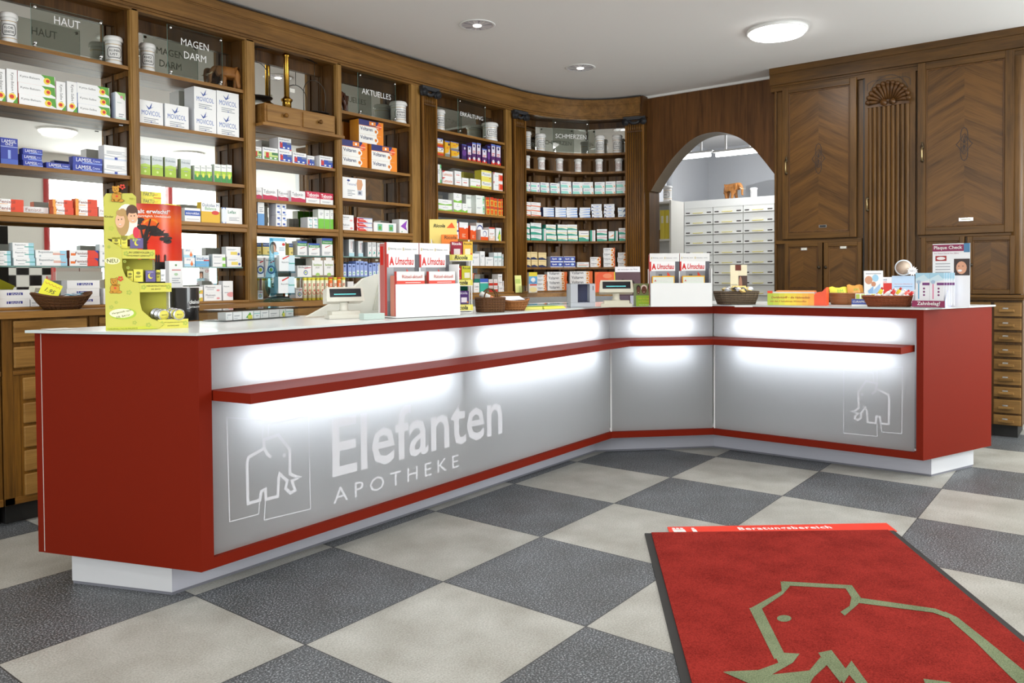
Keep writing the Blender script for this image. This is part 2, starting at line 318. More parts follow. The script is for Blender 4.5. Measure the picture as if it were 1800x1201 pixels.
# ================================================================== the service counter
CT = thing('service_counter', (2.0, .2, 0), 'long angled red pharmacy counter with glowing white front panels and thin white top', 'counter')
OFF = Matrix.Translation((-2.0, -.2, 0))
def cmb(): return MB(OFF)
pE, pA, pB, pC, pD, pF = (.35, .595), (.61, -.115), (3.49, -.115), (3.975, -.60), (3.975, -1.845), (4.64, -2.10)
PATH = [pA, pB, pC, pD]
REDC = RED; REDS = mat('731a06', .55, spec=.12)
def strip(path, din, dout, z0, z1, m, mb):
    a = offs(path, din); b = offs(path, dout)
    for i in range(len(path)-1): mb.prism([a[i], a[i+1], b[i+1], b[i]], z0, z1, m)
    return mb
mb = cmb()
strip(PATH, 0, .05, .925, .974, REDS, mb); strip(PATH, 0, .05, .125, .165, REDS, mb)
mb.box((pA[0], pA[1], .165), (pA[0]+.05, pA[1]+.05, .925), REDS).box((pD[0], pD[1], .165), (pD[0]+.05, pD[1]+.036, .925), REDS)
mb.build('frame', CT)
def endp(a, b, d):
    m_ = cmb(); o = offs([a, b], d); m_.prism([a, b, o[1], o[0]], .1248, .9742, REDS); return m_.build('end_panel', CT)
endp(pE, pA, .03); endp(pD, pF, .03)
# bottom board and top board
full = [pE, pA, pB, pC, pD, pF, (4.64, -.28), (3.78, .595)]
cmb().prism(offs(PATH, .04)+[(4.6, -2.05), (4.6, -.3), (3.76, .56), (.4, .56)], .128, .145, WHITE).build('bottom_board', CT)
m_ = cmb(); m_.box((.36, .565, .13), (3.77, .59, .97), CREAM); m_.prism([(3.78, .595), (4.64, -.28), (4.60, -.29), (3.75, .565)], .13, .97, CREAM); m_.box((4.60, -2.06, .13), (4.635, -.28, .97), CREAM); m_.build('back_panel', CT)
top = offs([(pE[0]-.01, pE[1]), (pA[0]-.004, pA[1]-.006), (pB[0], pB[1]-.006), (pC[0]-.006, pC[1]), (pD[0]-.006, pD[1]-.004), (pF[0]+.01, pF[1]-.004)], 0)
top = [(.318, .60), (.598, -.124), (3.487, -.124), (3.967, -.604), (3.967, -1.856), (4.66, -2.118), (4.66, -.27), (3.785, .61)]
gtop = mat('eceeed', .16, spec=.25)
cmb().prism(top, .975, .985, gtop, side=mat('c9d2d0', .2)).build('worktop', CT)
# plinth
PL = mat('b9b9c4', .5, name='plinth_grey')
m_ = cmb(); pp = offs(PATH, .17); pp[0] = (.60, .070); pp[-1] = (4.15, -1.857)
a = pp; b = offs(pp, .02)
for i in range(3): m_.prism([a[i], a[i+1], b[i+1], b[i]], .012, .128, PL)
for q in ([(.428, .493), (.60, .07)], [(4.15, -1.857), (4.573, -2.015)]):
    o = offs(q, .02); m_.prism([q[0], q[1], o[1], o[0]], .012, .128, mat('cfcfd2', .5))
    o2 = offs(q, .016); i2 = offs(q, .004); m_.prism([i2[0], i2[1], o2[1], o2[0]], 0, .013, mat('777780', .6))
for i in range(3):
    a2 = offs(pp, .004); b2 = offs(pp, .018); m_.prism([a2[i], a2[i+1], b2[i+1], b2[i]], 0, .013, mat('777780', .6))
m_.build('plinth', CT)
# ledge
lp = offs(PATH, -.18); li = offs(PATH, .03); lp[0] = (.70, -.295); lp[-1] = (3.795, -1.765); li[0] = (.66, -.085); li[-1] = (4.005, -1.795); ext = [(.662, -.116), None, None, (3.974, -1.795)]
m_ = cmb()
for i in range(3): m_.prism([lp[i], lp[i+1], li[i+1], li[i]], .735, .772, REDS)
m_.build('ledge', CT)
# translucent panels with tubes behind
pm = bpy.data.materials.new('translucent_white_acrylic'); pm.use_nodes = True; nt, N, L, b = nodes(pm); out = N['Material Output']
tl = N.new('ShaderNodeBsdfTranslucent'); tl.inputs[0].default_value = (.74, .76, .78, 1); b.inputs['Base Color'].default_value = lin('949390')+[1]; b.inputs['Roughness'].default_value = .45; b.inputs['Specular IOR Level'].default_value = .3
ad = N.new('ShaderNodeMixShader'); ad.inputs[0].default_value = .5; L.new(b.outputs[0], ad.inputs[1]); L.new(tl.outputs[0], ad.inputs[2]); L.new(ad.outputs[0], out.inputs[0])
LET = bpy.data.materials.new('frosted_lettering'); LET.use_nodes = True; nt, N, L, b = nodes(LET); out = N['Material Output']
b.inputs['Base Color'].default_value = lin('f4f4fa')+[1]; b.inputs['Roughness'].default_value = .5; _t = N.new('ShaderNodeBsdfTransparent'); _m = N.new('ShaderNodeMixShader'); _m.inputs[0].default_value = .62
L.new(_t.outputs[0], _m.inputs[1]); L.new(b.outputs[0], _m.inputs[2]); L.new(_m.outputs[0], out.inputs[0])
pin = offs(PATH, .018)
gaps = [.055, .0, .0, .055]
for i in range(3):
    a = Vector(pin[i]); b2 = Vector(pin[i+1]); e = (b2-a).normalized(); a = a+e*(.048 if i == 0 else .004); b2 = b2-e*(.048 if i == 2 else .004)
    for z0, z1 in ((.166, .734), (.773, .924)):
        cmb().add([(a.x, a.y, z0), (b2.x, b2.y, z0), (b2.x, b2.y, z1), (a.x, a.y, z1)], [(0, 1, 2, 3)], pm).build('front_panel', CT)
    n = Vector((-e.y, e.x)); hb = cmb(); A = a+n*.2; B = b2+n*.2
    hb.add([(A.x, A.y, .15), (B.x, B.y, .15), (B.x, B.y, .97), (A.x, A.y, .97)], [(0, 1, 2, 3)], mat('8c8c8c', .8)).build('light_box_back', CT)
TUBE = mat('f2f8ff', .5, emit=17); TUBEU = mat('f4f9ff', .5, emit=15)
def tubes(a, b):
    for z, m, d in ((.848, TUBEU, .062), (.665, TUBE, .085)):
        e = (Vector(b)-Vector(a)).normalized(); n = Vector((-e.y, e.x)); A = Vector(a)+n*d; B = Vector(b)+n*d
        cmb().tube([(A.x, A.y, z), (B.x, B.y, z)], .013, m, 8).build('light_tube', CT)
tubes((.80, -.097), (1.98, -.097)); tubes((2.18, -.097), (3.36, -.097))
e = (Vector(pC)-Vector(pB)).normalized(); a = Vector(pin[1])+e*.14; b2 = Vector(pin[2])-e*.14; tubes(a, b2)
tubes((3.993, -.74), (3.993, -1.72))
cmb().box((2.05, -.09, .3), (2.07, .09, .97), WHITE).build('divider', CT)
# seams
m_ = cmb(); sm_ = mat('e8e8e8', .5)
for i in (1, 2):
    p = Vector(pin[i]); m_.box((p.x-.004, p.y-.012, .166), (p.x+.004, p.y-.004, .734), sm_)
m_.build('corner_seam', CT)
# lettering and outline elephants on the front
def stroke(mb, pts, w, m, P3, closed=False):
    # pts in plane coordinates, P3 maps (a,b,lift)->3d ; mitred ribbon
    n = len(pts); V = []; F = []
    ps = [Vector(p) for p in pts]
    for i in range(n):
        a = ps[i-1] if (i or closed) else None; b = ps[(i+1) % n] if (i < n-1 or closed) else None
        ns = [Vector((-(q-p).normalized().y, (q-p).normalized().x)) for p, q in ((a, ps[i]), (ps[i], b)) if p is not None and q is not None]
        wi = w[i] if isinstance(w, (list, tuple)) else w
        nn = ns[0] if len(ns) == 1 else (ns[0]+ns[1])/max(.5, 1+ns[0].dot(ns[1]))
        V += [P3(*(ps[i]+nn*wi/2)), P3(*(ps[i]-nn*wi/2))]
    for i in range(n if closed else n-1):
        j = (i+1) % n; F.append((2*i, 2*i+1, 2*j+1, 2*j))
    return mb.add(V, F, m)
yl = -.0985
pl = lambda x, y: (ony(x, y, yl).x, ony(x, y, yl).z)
z3 = lambda X, Y: (340+X/2.668, 600+Y/2.668)
m_ = cmb(); P3 = lambda a, b_: (a, yl, b_)
for pts in ([(157, 358), (329, 370), (324, 505), (248, 555), (255, 766), (313, 745), (306, 811), (170, 847)],):
    pass
sq1 = [(324, 455), (329, 370), (157, 358), (170, 847), (306, 811), (311, 750)]; sq2 = [(350, 465), (353, 390), (540, 351), (549, 787), (332, 839), (338, 745)]
for s_ in (sq1, sq2): stroke(m_, [pl(*z3(*p)) for p in s_], .004, LET, P3)
body = [(328, 505), (258, 545), (251, 575), (256, 762), (312, 745), (318, 705), (338, 695), (340, 742), (396, 728), (400, 640), (404, 622), (440, 655), (432, 690), (455, 712), (478, 700), (470, 680), (462, 655), (505, 636), (478, 634), (452, 622), (452, 508), (398, 440), (330, 462), (332, 500), (345, 530), (365, 545)]
ww = [.012]*len(body)
stroke(m_, [pl(*z3(*p)) for p in body], .0125, LET, P3)
ex, ez = pl(*z3(426, 535)); m_.add([(ex+.008*cos(t), yl, ez+.009*sin(t)) for t in [i*pi/8 for i in range(16)]], [tuple(range(16))], LET)
def fit_text(mb, t, q0, q1, qt, qb, T=None, bold=0, m=LET):
    pass
xa = ony(584, 800, yl); xb = ony(883, 740, yl); top_ = ony(590, 745, yl).z; bot_ = ony(590, 838, yl).z
put_text(m_, 'Elefanten', (xa.x+xb.x)/2, (top_+bot_)/2+.01, xb.x-xa.x, LET, y=yl, h=(top_-bot_)*1.12, bold=.012)
xa = ony(586, 870, yl); xb = ony(806, 820, yl); zt = ony(590, 858, yl).z; zb = ony(590, 885, yl).z
put_text(m_, 'APOTHEKE', (xa.x+xb.x)/2, (zt+zb)/2, xb.x-xa.x, LET, y=yl, h=zt-zb, space=1.5, bold=0)
m_.build('lettering', CT, label='pale elephant outline and large pale lettering on the left panel')
xl = 3.9885; z5 = lambda X, Y: (1220+X/3.214, 520+Y/3.214); plx = lambda x, y: (onx(x, y, xl).y, onx(x, y, xl).z); P3x = lambda a, b_: (xl, a, b_)
m_ = cmb()
for s_ in ([(1016, 490), (1012, 437), (845, 420), (845, 776), (1036, 795), (1032, 715)], [(1034, 490), (1034, 417), (1177, 402), (1174, 780), (1060, 770), (1055, 720)]): stroke(m_, [plx(*z5(*p)) for p in s_], .004, LET, P3x)
bd = [(1034, 528), (1098, 560), (1102, 575), (1100, 726), (1056, 722), (1050, 685), (1030, 682), (1026, 720), (980, 715), (977, 655), (968, 632), (942, 665), (944, 690), (925, 704), (908, 695), (910, 680), (926, 665), (882, 652), (912, 650), (930, 635), (928, 545), (972, 482), (1034, 497), (1024, 540), (1004, 558)]
stroke(m_, [plx(*z5(*p)) for p in bd], .0115, LET, P3x)
ey, ez = plx(*z5(950, 558)); m_.add([(xl, ey+.008*cos(t), ez+.009*sin(t)) for t in [i*pi/8 for i in range(16)]], [tuple(range(15, -1, -1))], LET)
m_.build('elephant_outline', CT, label='pale elephant outline on the right panel')
# ================================================================== carpet with elephant and floor strip
cp = bpy.data.materials.new('red_carpet_pile'); cp.use_nodes = True; nt, N, L, b = nodes(cp)
def pile(m, dark, light_):
    nt, N, L, b = nodes(m); tc = N.new('ShaderNodeTexCoord')
    n1 = N.new('ShaderNodeTexNoise'); n1.inputs['Scale'].default_value = 230; n2 = N.new('ShaderNodeTexNoise'); n2.inputs['Scale'].default_value = 7; n2.inputs['Detail'].default_value = 5
    L.new(tc.outputs['Object'], n1.inputs[0]); L.new(tc.outputs['Object'], n2.inputs[0])
    a = N.new('ShaderNodeMath'); a.operation = 'MULTIPLY_ADD'; a.inputs[1].default_value = .6; L.new(n2.outputs[0], a.inputs[0]); L.new(n1.outputs[0], a.inputs[2])
    r = ramp(N, [(.55, dark), (1.05 if 0 else 1.0, light_)]); L.new(a.outputs[0], r.inputs[0]); L.new(r.outputs[0], b.inputs['Base Color'])
    b.inputs['Roughness'].default_value = .95; b.inputs['Specular IOR Level'].default_value = .1
    bp = N.new('ShaderNodeBump'); bp.inputs['Strength'].default_value = .6; bp.inputs['Distance'].default_value = .004; L.new(n1.outputs[0], bp.inputs['Height']); L.new(bp.outputs[0], b.inputs['Normal'])
pile(cp, '6a1610', '962d25')
cg = bpy.data.materials.new('green_carpet_pile'); cg.use_nodes = True; pile(cg, '5a6449', '808a6b')
o_ = onz(1133, 936, .008); d = Vector((cos(R(33.4)), sin(R(33.4)), 0))
TL = Vector((2.257, -1.010)); TRc = Vector((2.965, -1.905)); lo = Vector((-cos(R(32.6)), -sin(R(32.6)))); LEN = 2.6
quad = [TL, TRc, TRc+lo*LEN, TL+lo*LEN]
CPT = thing('carpet_mat', (1.6, -2.0, 0), 'red entrance carpet with green elephant outline and black rubber edge', 'carpet')
OC = Matrix.Translation((-1.6, 2.0, 0))
m_ = MB(OC).prism([tuple(q) for q in quad], 0, .006, mat('23211f', .7)); m_.build('rubber_edge', CPT)
inn = [TL+lo*.004+(TRc-TL).normalized()*.03, TRc+lo*.004-(TRc-TL).normalized()*.03, TRc+lo*(LEN-.03)-(TRc-TL).normalized()*.03, TL+lo*(LEN-.03)+(TRc-TL).normalized()*.03]
MB(OC).prism([tuple(q) for q in inn], .006, .011, cp).build('pile', CPT)
z6 = lambda X, Y: (1100+X*700/1800, 880+Y*700/1800)
def fl(X, Y): p = onz(*z6(X, Y), .0115); return (p.x, p.y)
m_ = MB(OC)
polys = [
 [(700, 366), (705, 410), (560, 490), (600, 500), (710, 425), (742, 388)],
 [(705, 366), (1020, 384), (1012, 400), (735, 386)],
 [(985, 384), (1022, 384), (1062, 440), (1050, 470), (990, 522), (970, 505), (1012, 478), (1020, 440)],
 [(1050, 440), (1400, 490), (1490, 525), (1455, 532), (1390, 508), (1050, 464)],
 [(1440, 502), (1500, 530), (1640, 640), (1800, 770), (1990, 930), (1960, 990), (1740, 800), (1580, 640), (1470, 545)],
 [(558, 488), (610, 480), (715, 690), (672, 720)],
 [(672, 700), (715, 690), (786, 694), (755, 735), (640, 800), (560, 792), (440, 775), (600, 768), (690, 735)],
 [(440, 777), (600, 795), (830, 770), (880, 710), (915, 740), (850, 800), (800, 880), (560, 830)],
 [(870, 690), (930, 678), (1000, 770), (970, 825), (900, 735)],
 [(965, 800), (1020, 726), (1110, 850), (1060, 850), (1010, 790), (985, 830)],
 [(1345, 808), (1460, 822), (1520, 850), (1360, 850)],
]
for p in polys:
    q = [fl(*a) for a in p]; ar = sum(q[i][0]*q[(i+1) % len(q)][1]-q[(i+1) % len(q)][0]*q[i][1] for i in range(len(q)))
    if ar < 0: q = q[::-1]
    bmv = [(x, y, .0122+.00005*polys.index(p)) for x, y in q]; m_.add(bmv, [tuple(range(len(bmv)))], cg)
c_ = [fl(716+33*cos(t), 534+15*sin(t)) for t in [-i*pi/8 for i in range(16)]]; m_.add([(x, y, .0122) for x, y in c_], [tuple(range(16))], cg)
m_.build('elephant_motif', CPT, label='green elephant outline woven in the carpet')
sr = mat('e0300f', .5, name='orange_red_floor_film')
q = [onz(*p, .003) for p in [(1173, 926.5), (1558, 919.5), (1577, 934), (1178, 940)]]
m_ = MB().prism([(p.x, p.y) for p in q], .0003, .003, sr)
a = Vector(q[0]); e = (Vector(q[1])-a).normalized(); ang = math.atan2(e.y, e.x)
T = Matrix.Translation((onz(1380, 929, .003).x, onz(1380, 929, .003).y, .0034)) @ Matrix.Rotation(ang, 4, 'Z') @ Matrix.Rotation(-pi/2, 4, 'X')
wl = (onz(1298, 931, .003)-onz(1461, 928, .003)).length
put_text(m_, 'Beratungsbereich', 0, 0, wl, WHITE, y=0, h=.05, bold=.03, space=1.15, T=T)
for x_ in (1186, 1193, 1200, 1220):
    p = onz(x_, 932, .003); T = Matrix.Translation((p.x, p.y, .0034)) @ Matrix.Rotation(ang, 4, 'Z')
    m_.add([(-.010, -.03, 0), (.010, -.03, 0), (.010, .010, 0), (-.010, .010, 0)], [(0, 1, 2, 3)], WHITE, False, T); m_.add([(.008*cos(t), .022+.009*sin(t), 0) for t in [i*pi/5 for i in range(10)]], [tuple(range(10))], WHITE, False, T)
tag(m_.build('floor_strip'), 'orange red floor strip lettered Beratungsbereich along the top edge of the carpet', 'floor marking')
# ================================================================== wall shelving
SY, MY = 1.70, 1.87
BX = [(.555, .60), (1.289, 1.338), (2.022, 2.093), (2.758, 2.804), (3.504, 3.600), (4.707, 4.79)]   # posts
SH = {1: [2.374, 2.07, 1.76, 1.52, 1.25, 1.04], 2: [2.376, 2.07, 1.774, 1.52, 1.25, 1.04], 3: [2.207, 1.953, 1.693, 1.52, 1.332, 1.184, 1.04], 4: [2.378, 1.989, 1.751, 1.52, 1.332, 1.184, 1.04], 5: [2.389, 2.175, 1.949, 1.725, 1.498, 1.272, 1.04]}
BAYN = {1: 'leftmost bay', 2: 'second bay', 3: 'third bay', 4: 'fourth bay', 5: 'fifth bay', 6: 'curved bay'}
BL = {1: (.60, 1.289), 2: (1.338, 2.022), 3: (2.093, 2.758), 4: (2.804, 3.504), 5: (3.777, 4.707)}
ZT = 2.70
for k, (x0, x1) in BL.items():
    t = thing('shelving_bay', (x0, SY, 1.03), f'tall oak shelf bay with mirrored back, {["", "leftmost of five", "second from left", "holding the brass balance", "left of the first fluted pilaster", "between the two fluted pilasters"][k]}', 'shelving bay')
    T = Matrix.Translation((-x0, -SY, -1.03)); pl0 = x0-.048 if k != 5 else x0-.02
    pw = {1: .048, 2: .049, 3: .071, 4: .046, 5: .0}[k]; rw = {4: .096, 5: .083}.get(k, 0)
    m_ = MB(T)
    if pw: m_.box((x0-pw, SY-.012, 1.03), (x0, SY+.02, ZT), WP)
    if rw: m_.box((x1, SY-.012, 1.03), (x1+rw, SY+.02, ZT), WP)
    if pw: m_.box((x0-pw+.008, SY-.016, 1.03), (x0-.008, SY-.012, ZT), WP)
    m_.build('post', t, bevel=.002)
    for xs, sg in ((x0, 1), (x1, -1)):
        m_ = MB(T)
        a, b2 = sorted((xs-sg*.018, xs)); m_.box((a, SY+.02, 1.03), (b2, MY, ZT), WD)
        for yy, ww in ((SY+.03, .028), (MY-.035, .028), (MY-.008, .007)):
            a, b2 = sorted((xs, xs+sg*.008)); m_.box((a, yy, 1.05), (b2, yy+ww, ZT), WD if ww > .01 else mat('6a6258', .4))
        for z in SH[k][:-1]: a, b2 = sorted((xs, xs+sg*.010)); m_.box((a, SY+.02, z-.055), (b2, MY-.01, z-.025), WV)
        m_.build('side_panel', t)
    m_ = MB(T).box((x0-.0, MY, 1.03), (x1+.0, MY+.02, ZT+.12), WD); m_.box((x0+.02, MY-.004, 1.05), (x1-.02, MY, ZT-.06), MIR)
    m_.box((x0, MY-.02, ZT-.075), (x1, MY, ZT+.05), WD); m_.build('mirror_back', t)
    MB(T).box((x0-pw, SY-.012, ZT), (x1+rw, MY, ZT+.02), WX).build('top_board', t)
    for i, z in enumerate(SH[k]):
        glass = (k in (1, 2) and i == 4) or (k in (3, 4) and i in (4, 5)); main = i == 3 and k < 5; base = i == len(SH[k])-1
        if glass: MB(T).box((x0+.003, SY+.03, z-.007), (x1-.003, MY-.006, z), GLG, ms=[None, None, GLE, None, None, None]).build('glass_shelf', t)
        elif main:
            m_ = MB(T).box((x0, SY+.0, z-.035), (x1, MY-.005, z), WX); m_.box((x0, SY-.02, z-.022), (x1, SY, z), WPX).box((x0, SY-.012, z-.05), (x1, SY+.012, z-.022), WPX).build('main_shelf', t, bevel=.003)
        elif base: MB(T).box((x0-pw, SY-.03, 1.026), (x1+rw, MY, z), WPX).build('base_board', t, bevel=.004)
        elif k == 3 and i == 0: pass
        else: MB(T).box((x0+.001, SY+.004, z-.02), (x1-.001, MY-.005, z), WX, ms=[None, None, WPX, None, None, None]).build('shelf', t, bevel=.0015)
# niche curve (parameter t in radians along a squared ellipse)
NC = [(4.70, 1.692), (4.90, 1.678), (5.10, 1.640), (5.30, 1.580), (5.47, 1.495), (5.60, 1.385), (5.70, 1.235), (5.765, 1.075), (5.80, .90)]
def ncurve(n=48):
    P = [Vector(p) for p in NC]; P = [P[0]*2-P[1]]+P+[P[-1]*2-P[-2]]; out = []
    for i in range(1, len(P)-2):
        for k in range(6):
            t = k/6; a, b, c, d = P[i-1:i+3]; out.append(.5*((2*b)+(c-a)*t+(2*a-5*b+4*c-d)*t*t+(3*b-a-3*c+d)*t**3))
    out.append(P[-2]); return [tuple(p) for p in out]
CV = ncurve()
def off(c, d): return offs(c, d)      # positive = away from the room
def nhit(px, py, d=0):
    c = off(CV, d); r = ray(px, py); best = None
    for i in range(len(c)-1):
        a = Vector(c[i])-Vector(CAM[:2]); b = Vector(c[i+1])-Vector(CAM[:2]); e = b-a; den = r.x*e.y-r.y*e.x
        if abs(den) < 1e-9: continue
        s = (a.x*e.y-a.y*e.x)/den; t = (a.x*r.y-a.y*r.x)/den
        if -.05 <= t <= 1.05 and s > 0: return Vector((CAM.x+r.x*s, CAM.y+r.y*s, CAM.z+r.z*s)), math.atan2(e.y, e.x)
    return Vector((*c[-1], 1.5)), 0
def cstrip(mb, c, d0, d1, z0, z1, m):
    a = off(c, d0); b = off(c, d1)
    for i in range(len(c)-1): mb.prism([a[i], a[i+1], b[i+1], b[i]], z0, z1, m)
    return mb
NB = thing('corner_shelving', (5.2, 1.6, 1.03), 'curved oak corner cabinet with concave shelves and plank back beside the arch', 'shelving bay')
TN = Matrix.Translation((-5.2, -1.6, -1.03)); nz = [2.37, 2.19, 1.975, 1.746, 1.516, 1.263, 1.04]
c0 = CV[8:-3]
WN = wood('niche_oak_edge', '4a2e12', '8a6233', 'z')
for i, z in enumerate(nz):
    m_ = MB(TN); cstrip(m_, CV[6:-1], .015 if i < 6 else -.03, .25, z-.02, z, WN); m_.build('shelf' if i < 6 else 'base_board', NB)
m_ = MB(TN); cstrip(m_, CV[4:], .25, .27, 1.03, 2.35, WV)
bk = off(CV, .245)
for i in range(8, len(CV)-4, 4): p = Vector(bk[i]); m_.box((p.x-.008, p.y-.008, 1.04), (p.x+.008, p.y+.008, 2.33), WD)
m_.build('plank_back', NB)
for i in (14, 22, 30):
    p = Vector(off(CV, .12)[i]); q = Vector(off(CV, .24)[i])
    for z in nz[1:6]:
        m_ = MB(TN)
        d = (q-p).normalized(); n = Vector((-d.y, d.x))*.01
        m_.prism([tuple(p+n), tuple(q+n), tuple(q-n), tuple(p-n)], z-.045, z-.02, WD); p2 = q-d*.05; m_.prism([tuple(p2+n), tuple(q+n), tuple(q-n), tuple(p2-n)], z-.10, z-.04, WD); m_.build('shelf_bracket', NB)
fm_ = [off(CV, .25)[j] for j in (4, 17, 31, 47)]
m_ = MB(TN)
for i in range(3):
    a, b2 = Vector(fm_[i]), Vector(fm_[i+1]); m_.add([(a.x, a.y, 2.37), (b2.x, b2.y, 2.37), (b2.x, b2.y, 2.64), (a.x, a.y, 2.64)], [(0, 1, 2, 3)], MIR)
    e = (b2-a).normalized(); n = Vector((-e.y, e.x)); m_.prism([tuple(a+n*.004), tuple(b2+n*.004), tuple(b2+n*.03), tuple(a+n*.03)], 2.37, 2.75, WD)
    m_.prism([tuple(a-n*.006), tuple(b2-n*.006), tuple(b2), tuple(a)], 2.64, 2.75, WD)
m_.build('mirror_back', NB)
m_ = MB(TN); cstrip(m_, CV[4:], .01, .25, 2.70, 2.72, WD); m_.build('top_board', NB)
MB(TN).box((4.79, 1.70, 1.03), (4.81, 1.95, 2.7), WD).build('side_panel', NB); m_ = MB(TN); a = Vector(CV[-1]); m_.box((a.x+.02, a.y-.012, 0), (a.x+.33, a.y, 2.7), WC); m_.build('side_panel', NB)
# frieze/cornice along bays and round the corner
FR = wood('frieze_oak', '4d310f', '8a6230', 'x'); FRD = mat('4a4a50', .6)
line = [(-.35, SY-.0), (4.4, SY)] + CV[1:]
m_ = MB(); prof = [(-.05, 2.82, 2.872), (-.043, 2.812, 2.82), (-.038, 2.728, 2.812), (-.045, 2.718, 2.728), (-.03, 2.704, 2.718), (-.016, 2.690, 2.704)]
for d0, z0, z1 in prof: cstrip(m_, line, d0, .03, z0, z1, FR)
cstrip(m_, line, -.06, .03, 2.872, 2.880, mat('2c2117', .6))
cstrip(m_, line, -.035, .03, 2.880, CEIL-.001, FRD)
e0 = CV[-1]; m_.box((e0[0]-.04, e0[1]-.035, 2.69), (AX+.0, e0[1]+.0, 2.88), CARV)
tag(m_.build('cornice'), 'long carved oak cornice running over the shelf bays and round the curved corner', 'cornice')
# pilasters
def pilaster(a, b, label, z0=1.03):
    a, b = Vector(a), Vector(b); w = (b-a).length; ang = math.atan2(b.y-a.y, b.x-a.x)
    t = thing('fluted_pilaster', (a.x, a.y, z0), label, 'pilaster', ang); m_ = MB()
    zt = 2.62-z0; n = 7; bw = .018
    m_.box((0, 0, 0), (w, .04, zt+.08), WD); m_.box((0, -.012, 0), (bw, 0, zt), WV); m_.box((w-bw, -.012, 0), (w, 0, zt), WV)
    st = (w-2*bw)/n
    for i in range(n):
        cx = bw+st*(i+.5); m_.tube([(cx, 0, .0), (cx, 0, zt-.07)], st*.36, WV, 10); m_.tube([(cx, 0, zt-.06), (cx, 0, zt)], st*.40, WV, 10)
    m_.box((bw, -.014, zt-.072), (w-bw, 0, zt-.058), WD); m_.build('shaft', t)
    m_ = MB(); m_.box((-.012, -.03, zt+.045), (w+.012, .02, zt+.075), mat('2e2f33', .5))
    for x in (.006, w-.006):
        m_.lathe([(.031, -.035), (.031, -.02), (.024, -.016), (.024, -.005), (.031, 0)], mat('2e2f33', .5), 18, T=Matrix.Translation((x, 0, zt+.025)) @ Matrix.Rotation(pi/2, 4, 'X') @ Matrix.Translation((0, 0, .04)))
    m_.tube([(.02, -.012, zt+.05), (w*.35, -.012, zt+.018), (w*.5, -.014, zt+.012), (w*.65, -.012, zt+.018), (w-.02, -.012, zt+.05)], .014, mat('2e2f33', .5), 8)
    m_.build('capital', t, label='dark scrolled capital'); return t
pilaster((3.604, SY-.022), (3.775, SY-.022), 'fluted oak pilaster with dark scroll capital between fourth and fifth bays')
pilaster((4.795, 1.672), (4.952, 1.655), 'fluted oak pilaster with dark scroll capital left of the curved bay')
pr = off(CV, -.01); pilaster((5.755, 1.055), (5.800, .875), 'fluted oak pilaster with dark scroll capital beside the arch')
# ---------------- base cabinets
WT = [(-.35, 1.455), (4.30, 1.455), (4.62, 1.40), (4.95, 1.26), (5.22, 1.04), (5.40, .86), (5.86, .86), (5.86, 2.05), (-.35, 2.05)]
tag(MB().prism(WT, .993, 1.026, WPX).build('back_worktop', bevel=.005), 'long oak worktop under the shelf bays, curving into the corner', 'worktop')
zr = [(.905, .985), (.80, .895)]; 
def px30(y): return ony(30, y, 1.47).z
rows = [(px30(604), px30(563)), (px30(649), px30(609)), (px30(706), px30(664)), (px30(748), px30(709)), (px30(791), px30(750)), (px30(833), px30(793)), (px30(876), px30(835))]
xa = ony(22, 580, 1.47).x; xw = ony(156, 590, 1.47).x-xa
def basecab(x, w, label, n=7):
    t = thing('drawer_cabinet', (x, 1.48, 0), label, 'cabinet', group=None)
    m_ = MB(); zt = .992
    m_.box((0, 0, .10), (w, .55, zt), WV); m_.box((.02, .05, 0), (w-.02, .5, .10), mat('1c1a18', .6)); m_.box((0, -.006, .10), (.045, 0, zt), WV); m_.box((0, -.006, .10), (w, 0, .135), WX)
    z = rows[1][0]; m_.box((.045, -.008, z-.03), (w, 0, z-.008), WX); m_.box((.045, -.004, .13), (.075, 0, z-.03), WV); m_.build('carcass', t, bevel=.002)
    for i, (z0, z1) in enumerate(rows[:n]):
        m_ = MB().box((.048 if i < 2 else .085, -.016, z0+.004), (w-.012 if i < 2 else w-.06, 0, z1-.004), WDR); m_.build('drawer', t, bevel=.006)
    return t
basecab(xa-.045, xw+.05, 'oak drawer cabinet under the leftmost bay, left of the red counter')
x = xa+xw+.006; q = 0
basecab(xa-.045-.78, .775, 'oak drawer cabinet at the left picture edge, mostly outside')
names = ['oak drawer cabinet behind the yellow display tower', 'oak drawer cabinet under the second and third bays behind the counter', 'oak drawer cabinet behind the till display', 'oak drawer cabinet behind the first magazine box']
for nme in names: basecab(x, xw+.05, nme, 2); x += xw+.055
# ================================================================== tall oak cabinet on the right wall (local: x = along -y of the room, front faces -x of the room)
CX, CY0 = 5.65, -.425
TCB = thing('apothecary_cabinet', (CX, CY0, 0), 'tall dark oak wall cabinet with chevron veneered doors and carved shell panel', 'cabinet', -pi/2)
def G(px, py): p = onx(px, py, CX); return (CY0-p.y, p.z)
def bx(mb, q, y0, y1, m, ms=None):   # q=(s0,z0,s1,z1)
    return mb.box((q[0], y0, q[1]), (q[2], y1, q[3]), m, ms=ms)
def rect(l, t, r, b):   # pixel edges at mid heights
    s0 = G(l, (t+b)/2)[0]; s1 = G(r, (t+b)/2)[0]; z1 = G((l+r)/2, t)[1]; z0 = G((l+r)/2, b)[1]; return (s0, z0, s1, z1)
WID = 1.74
m_ = MB(); m_.box((0, .01, 1.02), (WID, .42, 2.70), WC); m_.box((WID-.10, -.012, 1.03), (WID-.03, .01, 2.7), WC)
m_.lathe([(.045, 1.03), (.045, 2.7)], WC, 16, T=Matrix.Translation((WID-.03, .012, 0)))
m_.box((0, -.012, 1.03), (.018, .01, 2.7), WC)
